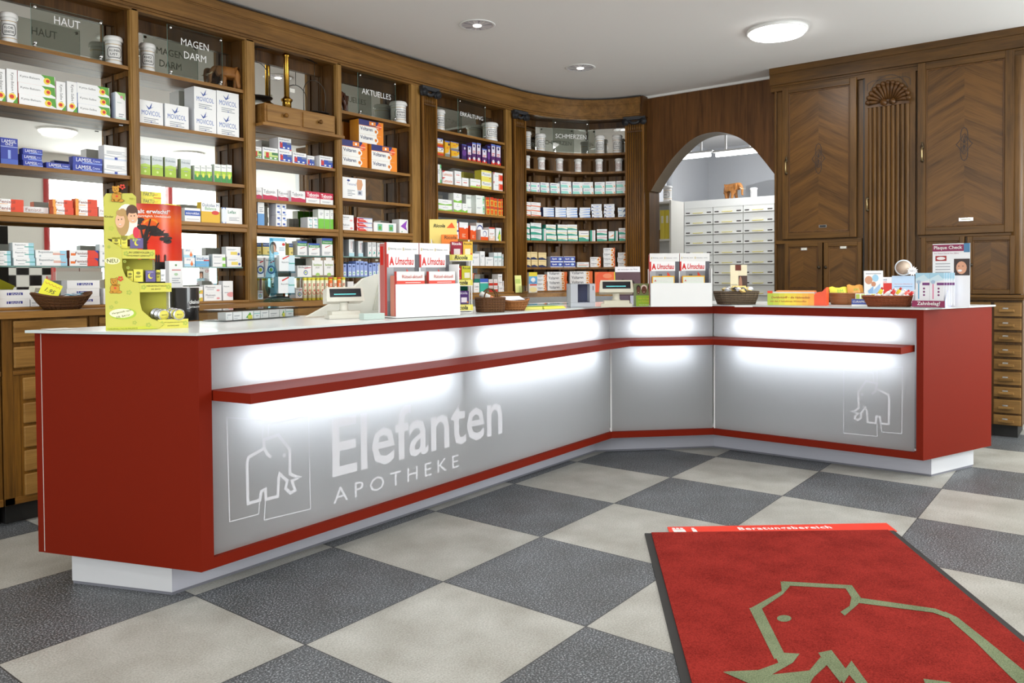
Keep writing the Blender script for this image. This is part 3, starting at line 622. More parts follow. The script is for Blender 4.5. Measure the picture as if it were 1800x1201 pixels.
q = rect(1380, 421, 1516, 427); m_.box((.01, -.02, q[1]), (G(1516, 420)[0], .01, q[3]), WCY); q2 = rect(1620, 411.5, 1790, 416); m_.box((G(1616, 412)[0], -.022, q2[1]), (WID-.02, .01, q2[3]), WCY)
m_.build('carcass', TCB, bevel=.002)
m_ = MB()
for d, z0, z1 in ((-.05, 2.84, 2.89), (-.04, 2.76, 2.84), (-.045, 2.75, 2.762), (-.025, 2.735, 2.75), (-.015, 2.70, 2.735)): m_.box((-.03, d, z0), (WID+.01, .3, z1), WCY).lathe([(.0, z0), (-d+.05, z0), (-d+.05, z1), (0, z1)], WCY, 20, T=Matrix.Translation((WID-.01, .05, 0)))
m_.build('cornice', TCB)
m_ = MB().box((-.0, -.045, 1.0), (WID+.03, .40, 1.022), WCY).box((0, -.03, .985), (WID+.02, .4, 1.0), WCY); m_.build('ledge', TCB, bevel=.004)
def inlay(mb, cx, cz, h, y):
    w = h*.24; P3 = lambda a, b_: (cx+a, y, cz+b_); dk = mat('24150a', .5)
    o = [(-.3, .5), (.0, .56), (.3, .5), (.42, .38), (.45, .18), (.72, .08), (1, 0), (.72, -.08), (.45, -.18), (.42, -.38), (.3, -.5), (0, -.56), (-.3, -.5), (-.42, -.38), (-.45, -.18), (-.72, -.08), (-1, 0), (-.72, .08), (-.45, .18), (-.42, .38)]
    stroke(mb, [(a*w, b*h) for a, b in o][::-1], .005, dk, P3, True)
    stroke(mb, [(.42*w*sin(i*pi/8), .34*h*cos(i*pi/8)) for i in range(16)], .004, dk, P3, True)
    for i in range(12):
        t = i*pi/6; stroke(mb, [(.06*w*sin(t), .05*h*cos(t)), (.38*w*sin(t), .30*h*cos(t))], .0035, dk, P3)
def door(name, q, fr, label, handle=None, plate=None, veneer=True, inl=None, knob=None):
    d = MB(); s0, z0, s1, z1 = q; f = fr
    d.box((s0, -.02, z0), (s1, .01, z1), WC)
    o = d.build(name, TCB, bevel=.002, label=label)
    m_ = MB()
    for a, b_, c, e, mm in ((s0, z0, s0+f, z1, WC), (s1-f, z0, s1, z1, WC), (s0+f, z0, s1-f, z0+f, WCY), (s0+f, z1-f, s1-f, z1, WCY)): m_.box((a, -.032, b_), (c, -.02, e), mm)
    g = f+.012
    for a, b_, c, e in ((s0+f, z0+f, s0+g, z1-f), (s1-g, z0+f, s1-f, z1-f), (s0+g, z0+f, s1-g, z0+g), (s0+g, z1-g, s1-g, z1-f)): m_.box((a, -.027, b_), (c, -.02, e), WD)
    m_.build('door_frame', o, bevel=.003)
    mid = (s0+s1)/2; m_ = MB()
    if veneer: m_.box((s0+g, -.0225, z0+g), (mid, -.02, z1-g), WCA).box((mid, -.0225, z0+g), (s1-g, -.02, z1-g), WCB)
    else: m_.box((s0+g, -.0225, z0+g), (s1-g, -.02, z1-g), WC)
    if inl: inlay(m_, (s0+s1)/2, inl[0], inl[1], -.0232)
    m_.build('door_panel', o)
    if handle:
        hs, hz = G(*handle); m_ = MB(); dk = mat('4a3f30', .4, .8)
        m_.ball((hs, -.042, hz+.05), .012, dk, 8).ball((hs, -.042, hz-.05), .012, dk, 8).tube([(hs, -.05, hz+.05), (hs, -.06, hz+.02), (hs, -.06, hz-.02), (hs, -.05, hz-.05)], .005, mat('b9a478', .3, .8)).lathe([(.012, 0), (.004, .02), (.007, .03), (0, .035)], dk, 10, T=Matrix.Translation((hs, -.045, hz+.055))); m_.build('handle', o)
    if knob:
        hs, hz = G(*knob); MB().ball((hs, -.045, hz), .013, mat('3d3327', .4, .7), 8).tube([(hs, -.032, hz), (hs, -.045, hz)], .006, mat('3d3327', .4, .7)).build('knob', o)
    if plate:
        hs, hz = G(plate[0], plate[1]); w = plate[2]; m_ = MB(); m_.box((hs-w, -.028, hz-.011), (hs+w, -.0235, hz+.011), CHROME); m_.box((hs-w*.8, -.0285, hz-.008), (hs+w*.8, -.028, hz+.008), mat(plate[4] if len(plate) > 4 else 'e8e6dc', .5)); put_text(m_, plate[3], hs, hz, w*1.2, mat('3a3a3a'), y=-.0288, h=.006, bold=0); m_.build('label_plate', o)
    return o
q = rect(1377, 146, 1507, 419); inz = G(1444, 279)[1]
door('door', (G(1377, 280)[0], G(1445, 419)[1], G(1507, 280)[0], G(1445, 146)[1]), .05, 'left chevron veneered door', (1385, 295), (1448, 398, .03, 'VENENA', '222222'), inl=(inz, .215))
door('door', (G(1614, 260)[0], G(1700, 411)[1], G(1783, 260)[0], G(1700, 100)[1]), .055, 'right chevron veneered door', (1623, 272), (1699, 386, .045, 'SPEZIALITÄTEN'), inl=(G(1696, 254)[1], .215))
for l, r, t_, b_, lab, pl_, kn in ((1381, 1447, 427, 514, 'small lower door below the left door', (1415, 438, .026, 'TABUL.'), (1442, 470)), (1450, 1516, 426, 515, 'small lower door with reddish label plate', (1484, 435, .026, 'GIFT'), (1454, 470)), (1620, 1696, 417, 516, 'small lower door behind the dental display', None, (1692, 466)), (1701, 1785, 415, 517, 'small lower door at the right end', None, (1708, 466))):
    door('small_door', (G(l, 470)[0], G((l+r)/2, b_)[1], G(r, 470)[0], G((l+r)/2, t_)[1]), .032, lab, None, pl_, knob=kn)
# centre fluted part with shell
s0, s1 = G(1519, 300)[0], G(1610, 300)[0]
m_ = MB().box((s0-.006, -.004, 1.03), (s0+.006, .012, 2.7), BLACK).box((s0+.008, -.022, 1.03), (s1, .01, 2.7), WC); m_.build('centre_panel', TCB)
f0, f1 = G(1527, 300)[0], G(1600, 300)[0]; zt = G(1562, 187)[1]; zb = 1.035; n = 9; st = (f1-f0)/n; m_ = MB()
for i in range(n):
    cx = f0+st*(i+.5); V = [(cx+st*.46*sin(a), -.022-.018*cos(a), z) for z in (zb, zt) for a in [(-90+22.5*k)*pi/180 for k in range(9)]]
    m_.add(V, [(k, k+1, 10+k, 9+k) for k in range(8)], WC, True); m_.add(V, [tuple(range(9, 18))], WC)
    m_.box((cx+st*.47, -.026, zb), (cx+st*.53, -.022, zt), WD)
m_.build('fluting', TCB)
m_ = MB(); cx = (f0+f1)/2; cz = G(1562, 186)[1]; rx = (f1-f0)/2; rz = G(1562, 148)[1]-cz
m_.plate([(cx-rx, cz-.0), (cx+rx, cz-.0)]+[(cx+rx*cos(i*pi/20), cz+rz*1.02*sin(i*pi/20)) for i in range(21)][1:-1], -.034, -.022, CARV)
for i in range(13):
    a = pi*(i+.5)/13; p0 = (cx+.05*cos(a), -.036, cz+.025+.02*sin(a)); p1 = (cx+rx*.7*cos(a), -.046, cz+.02+rz*.62*sin(a)); p2 = (cx+rx*.98*cos(a), -.05, cz+.015+rz*.92*sin(a)); m_.tube([p0, p1, p2], [.006, .013, .018], CARV, 8)
    m_.ball((p2[0], -.052, p2[2]), .019, CARV, 6)
for s_ in (-1, 1): m_.lathe([(.024, 0), (.024, .01), (.012, .012), (.012, .018), (0, .02)], CARV, 14, T=Matrix.Translation((cx+s_*.03, -.046, cz+.022)) @ Matrix.Rotation(pi/2, 4, 'X'))
m_.box((cx-rx, -.042, cz-.006), (cx+rx, -.022, cz+.008), CARV); m_.build('carved_shell', TCB, label='carved scallop shell')
m_ = MB(); dk = mat('2a1809', .5); zz = G(1560, 140)[1]; P3 = lambda a, b_: (a, -.0235, b_)
stroke(m_, [(f0-.005, cz+.13), (f0-.005, zz-.02), (f0+.03, zz), (f1-.03, zz), (f1+.003, zz-.02), (f1+.003, cz+.13)][::-1], .005, dk, P3)
stroke(m_, [(cx+(rx+.005)*cos(i*pi/20), cz+.02+(rz+.045)*sin(i*pi/20)) for i in range(3, 18)], .005, dk, P3); m_.build('carved_lines', TCB)
hs, hz = G(1527, 360); m_ = MB(); dk = mat('4a3f30', .4, .8); m_.ball((hs, -.042, hz+.045), .011, dk, 8).ball((hs, -.042, hz-.045), .011, dk, 8).tube([(hs, -.055, hz+.045), (hs, -.055, hz-.045)], .005, mat('b9a478', .3, .8)).build('handle', TCB)
# ---- drawer base
DB = thing('drawer_cabinet', (CX, CY0, 0), 'oak drawer unit with long wooden pulls below the tall cabinet, right of the red counter', 'cabinet', -pi/2)
m_ = MB().box((0, .01, .09), (WID+.01, .44, .984), WC).box((.02, .06, 0), (WID-.02, .42, .09), mat('1c1a18', .6)); m_.build('carcass', DB)
ys = [(531, 557), (559, 581), (584, 602), (606, 628), (631, 650), (653, 677), (680, 699), (702, 727), (729, 748)]
sr0, sr1 = G(1747, 640)[0], G(1795, 640)[0]; wd = sr1-sr0
for c in range(5):
    a = sr1-wd*(c+1)-.02*c
    if a < 0: break
    for i, (ya, yb) in enumerate(ys):
        z1, z0 = G(1770, ya)[1], G(1770, yb)[1]
        if c == 0:
            o = MB().box((a, -.014, z0+.003), (a+wd, .01, z1-.003), WDRY).build('drawer', DB, bevel=.004); zc = z0+.42*(z1-z0)
            MB().box((a+.03, -.045, zc-.009), (a+wd-.04, -.02, zc+.009), WDRY).box((a+.05, -.03, zc-.006), (a+wd-.06, -.014, zc+.006), WDRY).box((a+.055, -.036, zc+.009), (a+wd-.075, -.03, zc+.022), CHROME).build('drawer_pull', o, bevel=.003)
        elif i == 0: MB().box((a, -.014, z0+.003), (a+wd, .01, z1-.003), WDRY).build('drawer', DB, bevel=.004)
# ================================================================== dispensary behind the arch
DX = 8.0
def D(px, py): p = onx(px, py, DX); return p
yl_, yr_ = D(1203, 400).y, .42-.7; zt_ = 2.077
DC = thing('dispensary_cabinet', (DX, yl_, 0), 'white pharmacy drawer cabinet with yellow handles seen through the arch', 'cabinet', -pi/2)
WH = mat('eeeeea', .4); WH2 = mat('e6e5df', .4); YH = mat('d9c84a', .4)
wtot = yl_-yr_; MB().box((0, .01, 0), (wtot, .55, zt_), WH2).box((0, -.01, 0), (.035, .01, zt_), WH).box((0, -.014, zt_-.09), (wtot, .01, zt_), WH).build('carcass', DC)
z6_ = lambda X, Y: (1120+X/3.532, 220+Y/3.532)
colx = [yl_-D(*z6_(x, 600)).y for x in (297, 474, 661, 856)]; cw = colx[2]-colx[1]; colx.append(colx[3]+cw)
rowz = [D(*z6_(380, y)).z for y in (503, 560, 622, 683, 745, 808)]; rh = (rowz[1]-rowz[5])/4
zz = [rowz[0]]+[rowz[1]-rh*i for i in range(12)]
for c in range(4):
    a, b_ = colx[c], colx[c+1]
    for r_ in range(12):
        z1, z0 = zz[r_], zz[r_+1]
        if z0 < .2: break
        o = MB().box((a+.004, -.012, z0+.006), (b_-.006, .01, z1-.002), WH).box((a+.004, -.02, z0+.004), (b_-.006, -.006, z0+.014), WH2).build('drawer', DC)
        w = b_-a; MB().tube([(a+w*.3, -.014, z0+.028), (a+w*.32, -.03, z0+.024), (a+w*.62, -.03, z0+.024), (a+w*.64, -.014, z0+.028)], .0045, YH, 6).build('drawer_pull', o)
        MB().box((a+w*.05, -.0135, z0+.022), (a+w*.19, -.012, z0+.036), mat('3b3430', .5)).box((a+w*.78, -.0135, z0+.022), (a+w*.93, -.012, z0+.036), mat('3b3430', .5)).build('name_strip', o)
# tubes
p = onx(1198, 277, 7.4); q = onx(1249, 273, 7.4); r1 = onx(1259, 272.5, 7.4); r2 = onx(1335, 266, 7.4)
for a, b_, lab in ((p, q, 'left glowing fluorescent tube above the white drawer cabinet'), (r1, r2, 'right glowing fluorescent tube above the white drawer cabinet')):
    t = thing('fluorescent_tube', ((a.x+b_.x)/2, (a.y+b_.y)/2, CEIL), lab, 'light tube', -pi/2, 'glowing tubes behind the arch'); L_ = abs(a.y-b_.y)/2; zc = (a.z+b_.z)/2-CEIL
    MB().box((-L_-.03, -.03, zc+.03), (L_+.03, .03, zc+.05), WHITE).box((-L_+.1, -.01, zc+.05), (-L_+.12, .01, 0), WHITE).box((L_-.12, -.01, zc+.05), (L_-.1, .01, 0), WHITE).build('housing', t)
    MB().tube([(-L_, 0, zc), (L_, 0, zc)], .02, mat('ffffff', .4, emit=9)).build('glowing_tube', t)
light('dispensary_light', 'AREA', (7.4, .55, 2.5), 9, 1.4, (0, 0, 0), (.93, .96, 1), .5); light('dispensary_wall_fill', 'POINT', (7.9, .2, 2.55), 26, color=(.96, .97, 1))  # area light serves the tubes; point light added to brighten the wall
light('dispensary_light', 'AREA', (7.6, 2.2, 2.8), 12, .8, (0, 0, 0), (.93, .96, 1), .5)  # area light over the left corner, with no tube of its own
# shelf rack with binders, left behind the arch
p0 = onx(1160.5, 420, 6.6); RK = thing('white_shelf_rack', (6.9, 1.15, 0), 'white open shelf rack with yellow binders behind the arch left side', 'shelf')
RT_ = onx(1181, 352, 6.8); 
RK.location = (RT_.x, RT_.y, 0); zt2 = RT_.z; W_ = .5
m_ = MB().box((-.02, -.0, 0), (.30, .02, zt2), CREAM).box((-.0, .55, 0), (.3, .57, zt2), CREAM).box((.29, 0, 0), (.3, .57, zt2), CREAM)
m_.build('frame', RK)
zs = [zt2-.01, onx(1175, 420, 6.8).z, .9, .4]
for z in zs: MB().box((0, .02, z-.02), (.29, .55, z), CREAM).build('shelf', RK)
# ================================================================== designs for medicine cartons; art in u (0-1 left to right), v (0-1 bottom to top)
def H(c, *k): return mat(c, .45)
GT = 'GREYLINES'
# op: ('r',u0,v0,u1,v1,col) ('t',text,u,v,width,col[,bold]) ('o',u,v,r(frac of h),col[,squash]) ('p',[(u,v)..],col) ('l',u0,v0,u1,n) thin grey lines
LEAF = [('p', [(.62, 1), (.98, 1), (1, .15), (.86, .35)], '5da33c'), ('o', .78, .48, .30, 'f6d94a'), ('o', .80, .50, .16, 'd8362c')]
LEAFV = [('o', .5, .2, .10, 'f6d94a'), ('o', .45, .2, .06, 'd8362c'), ('p', [(.5, .0), (1, 0), (1, .22)], '5da33c')]
def W_(look, side='ededed', top='f6f6f6', base='f5f5f5', d=.06, ops=()): return dict(look=look, side=side, top=top, base=base, d=d, ops=list(ops))
DS = {
 'kyb': W_('white orange-ended salve carton', 'e8541c', 'f4f4f4', d=.035, ops=[('t', 'Kytta-Balsam', .32, .55, .52, '5a5a5a')]+LEAF),
 'kys': W_('white blue-ended salve carton', '3c6fd0', 'f4f4f4', d=.035, ops=[('t', 'Kytta-Salbe', .32, .55, .50, '5a5a5a')]+LEAF),
 'kyv': W_('upright leaf-print salve carton', 'e8e8e8', 'e8541c', d=.035, ops=[('tv', 'Kytta-Balsam f', .5, .6, .60, '5a5a5a')]+LEAFV),
 'ksv': W_('upright blue-topped salve carton', 'e8e8e8', '6f9ae6', d=.035, ops=[('tv', 'Kytta-Salbe f', .5, .6, .60, '5a5a5a')]+LEAFV),
 'kyt': W_('tall white floral drops carton', 'e3e9e9', 'f2f2f2', d=.05, ops=[('p', [(.1, 1), (1, 1), (.9, .72)], '8fbf6a'), ('o', .6, .84, .05, 'd98a9a'), ('t', 'Kytta', .4, .62, .4, '7a9'[0]*0+'77aa99'), ('l', .3, .2, .8, 6), ('r', 0, 0, 1, .08, 'cfe4de')]),
 'mov': W_('white blue-lettered laxative carton', 'e4e6ea', 'f7f7fa', d=.11, ops=[('t', 'MOVICOL', .5, .48, .78, '3a63b4', .02), ('p', [(.28, .82), (.42, .7), (.55, .95), (.5, .72), (.62, .78), (.4, .62)], '34509c'), ('l', .2, .25, .8, 3), ('o', .5, .10, .03, '5566aa')]),
 'lao': W_('upright dark blue carton', '2a3596', '2e3fa6', '2b3a9c', d=.05, ops=[('t', 'LAMISIL', .5, .88, .85, 'f3f3f3', .02), ('t', 'ONCE', .5, .77, .45, 'f3f3f3'), ('r', .42, .22, .58, .55, '8fa4e0'), ('r', 0, .0, 1, .2, '4660b8'), ('r', 0, .66, 1, .68, 'c8d2f0')]),
 'las': W_('small blue spray carton', '27328e', '3a49a8', '2e3ea2', d=.05, ops=[('t', 'LAMISIL', .42, .6, .62, 'f5f5f5', .02), ('t', 'Spray', .84, .6, .2, 'dfe6ff'), ('r', .3, .12, 1, .3, '7f97e0')]),
 'lac': W_('flat blue cream carton', '27328e', '3a49a8', '2e3ea2', d=.05, ops=[('t', 'LAMISIL', .38, .6, .55, 'f5f5f5', .02), ('t', 'Creme', .8, .6, .25, 'dfe6ff'), ('r', .3, .12, 1, .3, '7f97e0')]),
 'lop': W_('white lacquer carton with blue corner', 'e2e2e6', 'f4f4f6', d=.07, ops=[('l', .1, .6, .9, 3), ('r', 0, .0, 1, .12, 'cfd8ea'), ('r', .45, .04, .58, .2, '3448a8'), ('p', [(.0, .3), (.5, .22), (1, .34), (1, .36), (.5, .25), (0, .33)], '8890a0')]),
 'fen': W_('orange white gel carton', 'e06022', 'f08a40', d=.05, ops=[('r', .55, 0, 1, 1, 'e2441c'), ('r', .0, 0, .14, 1, 'f2a03c'), ('t', 'Fenistil', .42, .6, .55, '8a2c14', .01), ('r', .1, .2, .45, .3, 'f4c090')]),
 'few': W_('white insect gel carton', 'e6e6e6', 'f4f4f4', d=.05, ops=[('t', 'Fenistil', .4, .6, .6, '9a5a40'), ('l', .1, .3, .8, 1)]),
 'fep': W_('white orange antiseptic carton', '8a3020', 'f0f0f0', d=.05, ops=[('r', .62, 0, 1, 1, 'e2381c'), ('r', .04, .3, .2, .6, 'f0782c'), ('t', 'Fenistil', .42, .6, .45, '7a2c14', .01), ('p', [(.86, 1), (1, 1), (1, .6)], '2c3f9c'), ('r', .35, .2, .6, .27, '555555')]),
 'bep': W_('white turquoise ointment carton', 'd6e2e6', 'eef2f4', d=.05, ops=[('r', .75, 0, 1, 1, 'a8d8e4'), ('t', 'Bepanthen', .36, .7, .5, '3f5360'), ('r', .55, .42, 1, .54, '52aaa0'), ('l', .2, .25, .5, 1)]),
 'beo': W_('long white blue wound carton', 'd6e2e6', 'eef2f4', d=.05, ops=[('r', .78, 0, 1, 1, 'a4d4ea'), ('t', 'Bepanthen', .32, .72, .46, '3f5360'), ('r', .55, .42, .95, .5, 'e06a3c'), ('r', .55, .58, .8, .66, 'e08a4c'), ('o', .14, .25, .12, 'b8c4cc')]),
 'lin': W_('white cream carton with blue label', 'e4e4e8', 'f2f2f4', d=.07, ops=[('r', .30, .38, .78, .68, '2c3490'), ('t', 'Linola', .54, .53, .40, 'f5f5f5')]),
 'wht': W_('plain white carton with grey print', 'e4e4e6', 'f4f4f4', d=.06, ops=[('l', .12, .55, .8, 2), ('l', .12, .2, .5, 1)]),
 'dul': W_('upright silver green carton', '9aa880', 'dfe3e0', 'a9c83c', d=.04, ops=[('r', 0, .52, 1, 1, 'd3dadb'), ('p', [(0, .52), (.5, .6), (1, .54), (1, .45), (0, .45)], 'b9d860'), ('t', 'Dulcolax', .5, .82, .85, '3f5f6a'), ('l', .3, .38, .7, 1), ('o', .5, .2, .06, 'd8e890')]),
 'drp': W_('small green carton with yellow drop', 'd8e4d8', 'eef2ee', 'f2f4f0', d=.04, ops=[('r', 0, 0, 1, .38, '3a9440'), ('r', 0, .38, 1, .62, 'a8cf3c'), ('o', .5, .36, .14, 'e8e45a', .6), ('l', .15, .84, .85, 1)]),
 'fak': W_('yellow ointment carton', 'd8c832', 'f0e24c', 'f2e648', d=.06, ops=[('t', 'FAKTU', .4, .62, .5, '50503c', .01), ('t', 'AKUT', .74, .58, .2, 'e08a2c'), ('r', .62, .1, 1, .22, 'e8702c')]),
 'mic': W_('white blue banded enema carton', 'dfe3ec', 'f2f2f6', d=.07, ops=[('r', 0, .45, 1, .82, '3458b0'), ('t', 'microklist', .5, .63, .85, 'f2f2f2', .01), ('l', .1, .2, .9, 1)]),
 'dub': W_('white yellow balance carton', 'e8c43c', 'f2f2ee', d=.05, ops=[('r', 0, 0, 1, .55, 'e8b824'), ('t', 'Dulcolax M', .5, .86, .85, '3f5f8a'), ('t', 'Balance', .5, .70, .6, '58a850'), ('o', .75, .5, .10, 'dc3c2c', 2)]),
 'lef': W_('white lozenge carton with blue side', 'dfe6f2', 'f4f4f6', d=.05, ops=[('r', 0, 0, .2, 1, '3468b8'), ('o', .10, .5, .5, 'eaf0f8', .4), ('t', 'Lefax', .5, .75, .4, '3f8a68', .01), ('l', .35, .4, .85, 3)]),
 'imo': W_('blue capsule carton', '5ba6d8', 'e8eef2', '6db6e2', d=.05, ops=[('r', 0, .5, 1, 1, 'e6eef2'), ('t', 'Imodium', .5, .72, .85, '1f5a9a', .01), ('r', .6, .5, 1, .6, 'd8382c'), ('l', .1, .2, .8, 1)]),
 'org': W_('white carton with orange bottle print', 'd6e6f2', 'f2f4f6', d=.05, ops=[('r', 0, .0, 1, .3, 'b4dcf0'), ('t', 'akut', .4, .8, .4, '3468a8'), ('o', .7, .3, .2, 'f07a2c', .8), ('r', .66, .4, .74, .65, 'f07a2c')]),
 'grn': W_('flat white carton with green corner', 'e0e4e0', 'f4f4f4', d=.05, ops=[('l', .1, .6, .7, 2), ('r', .75, 0, 1, .5, '8ccf4a')]),
 'yel': W_('white carton with yellow sun print', 'dcdfe0', 'f2f2f2', d=.05, ops=[('l', .1, .75, .7, 2), ('r', .3, .2, .75, .5, 'f0d860'), ('o', .85, .28, .13, '5460a8')]),
 'rcd': W_('white green antacid carton', 'e8e8e0', 'f4f4f0', d=.05, ops=[('t', 'Riopan'[0:0]+'cid', .3, .6, .3, '555555'), ('r', .65, 0, 1, .5, 'e8b83c'), ('p', [(.4, .1), (.65, 0), (.9, .35), (.75, .4)], '9ac850'), ('o', .72, .6, .2, 'eef0e8')]),
 'maa': W_('white carton with pink tablets', 'e2e2e6', 'f4f4f4', d=.05, ops=[('t', 'Maaloxan', .36, .72, .55, '444a58', .01), ('o', .8, .3, .13, 'eba0a0', 1.8), ('l', .15, .4, .55, 1)]),
 'bal': W_('white night-blue sleep carton', 'e6e6ea', 'f6f6f8', d=.10, ops=[('r', .1, .08, 1, .66, '2f4fae'), ('t', 'Baldriparan', .45, .83, .75, '4a5a7a'), ('r', .12, .18, .32, .6, 'd03028'), ('o', .26, .62, .06, 'f0d8c0'), ('r', .65, .48, 1, .64, '6d7a98'), ('r', .35, .14, .5, .26, 'f2f2f2'), ('r', .7, .14, .85, .26, 'f2f2f2'), ('p', [(.8, 0), (1, 0), (1, .14)], 'd83a3a')]),
 'bag': W_('white green-meadow sleep carton', 'e6e6ea', 'f6f6f8', d=.10, ops=[('r', .1, .08, 1, .66, 'cfe08c'), ('r', .1, .08, 1, .3, '5f9c4c'), ('t', 'Baldriparan', .45, .83, .75, '4a5a7a'), ('r', .2, .2, .4, .62, 'd03028'), ('r', .6, .45, 1, .64, '3f7c4c'), ('r', .45, .14, .6, .25, 'f2f2f2'), ('r', .75, .14, .9, .25, 'f2f2f2')]),
 'teb': W_('white crimson-banded carton', 'e6e6ea', 'f6f6f8', d=.09, ops=[('p', [(0, 0), (1, 0), (1, .30), (.6, .40), (.3, .36), (0, .42)], 'c4204c'), ('t', 'Tebonin', .45, .7, .78, '5a5a62'), ('r', .2, .5, .5, .53, 'd88a9a')]),
 'ter': W_('crimson-topped white carton', 'c4204c', 'd02a50', d=.09, ops=[('r', 0, .45, 1, 1, 'cc1f48'), ('t', 'Tebonin', .5, .73, .85, 'f8f8f8', .02), ('l', .15, .25, .8, 2), ('r', .2, .5, .8, .54, 'f0d0d8')]),
 'blu': W_('tall white and light blue carton', '2c4a82', 'f0f0f0', '6aa2dc', d=.05, ops=[('r', 0, .52, 1, 1, 'f2f2f2'), ('l', .25, .78, .85, 3)]),
 'dot': W_('small white carton with blue figure', 'dcdce4', 'f0f0f4', d=.08, ops=[('o', .5, .5, .25, 'f0f4fa'), ('r', .25, .3, .75, .6, '3458b0'), ('r', .5, .05, 1, .2, '9ab6e8')]),
 'orw': W_('small orange dotted carton', 'e8d8c8', 'f0f0f0', d=.05, ops=[('o', .5, .7, .15, 'f0a03c'), ('o', .5, .25, .15, 'f0a03c')]),
 'teo': W_('small white teal carton', 'dcdfe2', 'eef0f2', d=.08, ops=[('r', .3, .45, .9, .6, '4aa6a8'), ('l', .2, .75, .8, 1), ('r', .5, .1, .9, .25, 'a8dcdc')]),
 'gwt': W_('tall white lime-based carton', 'dfe6da', 'f2f4f0', '78c83c', d=.06, ops=[('r', 0, .52, 1, 1, 'f0f2f0'), ('l', .3, .8, .8, 2)]),
 'mag': W_('yellow navy magnesium carton', 'c8b458', '4a6088', 'ecd87c', d=.06, ops=[('r', 0, .66, 1, 1, '2a4a80'), ('t', 'Magnesium Verla', .5, .84, .9, 'e8e8e8', 0, .12), ('o', .7, .2, .1, 'a89858'), ('l', .2, .5, .8, 1)]),
 'dia': W_('white blue-green banded carton', 'dcdfe4', 'e8e8ec', d=.06, ops=[('r', 0, .86, 1, 1, '3458b8'), ('r', 0, .66, 1, .86, '4a9c48'), ('t', 'Diasporal', .5, .76, .8, 'f4f4f4', .01), ('p', [(.3, .45), (.8, .58), (.82, .62), (.3, .5)], 'c83c3c'), ('l', .2, .2, .8, 2)]),
 'bio': W_('white carton with blue-green wheel', 'e4e4e8', 'f4f4f4', d=.07, ops=[('t', 'Biolectra', .42, .87, .7, '4a4a55', .01), ('p', [(.5, .72), (.95, .8), (.95, .86), (.5, .78)], 'd0283c'), ('o', .58, .38, .22, '38609c'), ('o', .58, .38, .15, 'eef2f4'), ('o', .58, .38, .09, 'b8cc3c')]),
 'san': W_('tall white brown-edged sport carton', 'ddd8d0', 'f0eeea', d=.07, ops=[('r', 0, .86, 1, 1, '9a8468'), ('r', .2, .8, .8, 1, 'f2f0ec'), ('t', 'Sanbiane', .5, .63, .8, '8aa82c', .02), ('t', 'SPORT', .5, .48, .4, '8a8a8a'), ('r', 0, 0, 1, .08, '8a7458'), ('o', .5, .12, .09, 'a8d070', 1.5)]),
 'vob': W_('big orange ointment pack with navy top', 'f09a20', '2c2f6c', 'f28c1c', d=.10, ops=[('r', 0, .76, .8, 1, '2d2f70'), ('r', .42, .80, .68, .97, 'f08a30'), ('o', .55, .885, .05, 'ffffff'), ('r', .0, .0, .72, .74, 'f6f4f0'), ('r', 0, .375, .9, .385, 'd8c8b0'), ('t', 'Voltaren', .3, .62, .50, '2f3c66', .02), ('t', 'Voltaren', .3, .24, .50, '2f3c66', .02), ('o', .68, .56, .11, 'f6f4f0', 1.3), ('o', .68, .18, .11, 'f6f4f0', 1.3), ('o', .68, .56, .07, 'e8902c'), ('o', .68, .18, .07, 'e8902c'), ('o', .7, .57, .035, 'b83c1c'), ('o', .7, .19, .035, 'b83c1c'), ('o', .82, .80, .13, 'f05c2c'), ('l', .68, .80, .92, 2, 'f8c0a0')]),
 'vol': W_('white orange pain gel carton', 'f6f2ee', 'f4f0ea', d=.06, ops=[('r', .84, 0, 1, 1, 'ec6c24'), ('r', .72, 0, .86, 1, 'f4a860'), ('t', 'Voltaren', .33, .7, .52, '3c3c48', .01), ('o', .76, .5, .40, 'f4f0ea'), ('o', .77, .5, .25, 'f0a42c'), ('o', .79, .55, .12, 'c8401c'), ('l', .12, .38, .4, 1)]),
 'wri': W_('white carton with wrist bandage picture', 'e0e0e6', 'f4f4f6', d=.07, ops=[('o', .29, .86, .05, '2c3c8c', 1.8), ('t', 'Tensoval', .42, .7, .36, '6a7aa8'), ('p', [(.66, .42), (.62, .75), (.66, .96), (.84, .94), (.88, .72), (.8, .42)], 'd8a078'), ('r', .66, .2, .86, .45, 'c8ccd8'), ('r', .70, .25, .8, .38, '6a7080'), ('l', .25, .4, .55, 4)]),
 'red': W_('white red denture carton', 'b83028', 'd84840', 'eeeeee', d=.09, ops=[('p', [(.05, 0), (.0, .8), (.35, .9), (.6, .2), (.75, 0)], 'e03c34'), ('r', .1, .8, 1, .92, '3c58b8'), ('r', .15, .45, .7, .58, 'f4d0cc')]),
 'grw': W_('wide white carton with two plants', 'e4e8e2', 'f4f4f2', d=.06, ops=[('r', .17, .15, .37, .85, '78c0a0'), ('o', .27, .45, .2, '6aa83c'), ('r', .66, .15, .86, .85, '78c0a0'), ('o', .76, .45, .2, '6aa83c')]),
 'pur': W_('white carton with violet crescent', 'e4e4e4', 'f4f4f4', d=.08, ops=[('p', [(.15, .5), (.9, .95), (.75, .5), (.9, .2)], '9a4cc0'), ('o', .3, .12, .05, '4a9c6c')]),
 'sil': W_('tall white grey drops carton', 'a8acb0', 'dfe2e4', 'eceeef', d=.07, ops=[('tv', 'Dolonex'[0:0]+'Dono', .5, .65, .4, 'a83048'), ('r', 0, 0, 1, .2, 'b8e0ec'), ('r', .7, .25, 1, .9, '8a8e94')]),
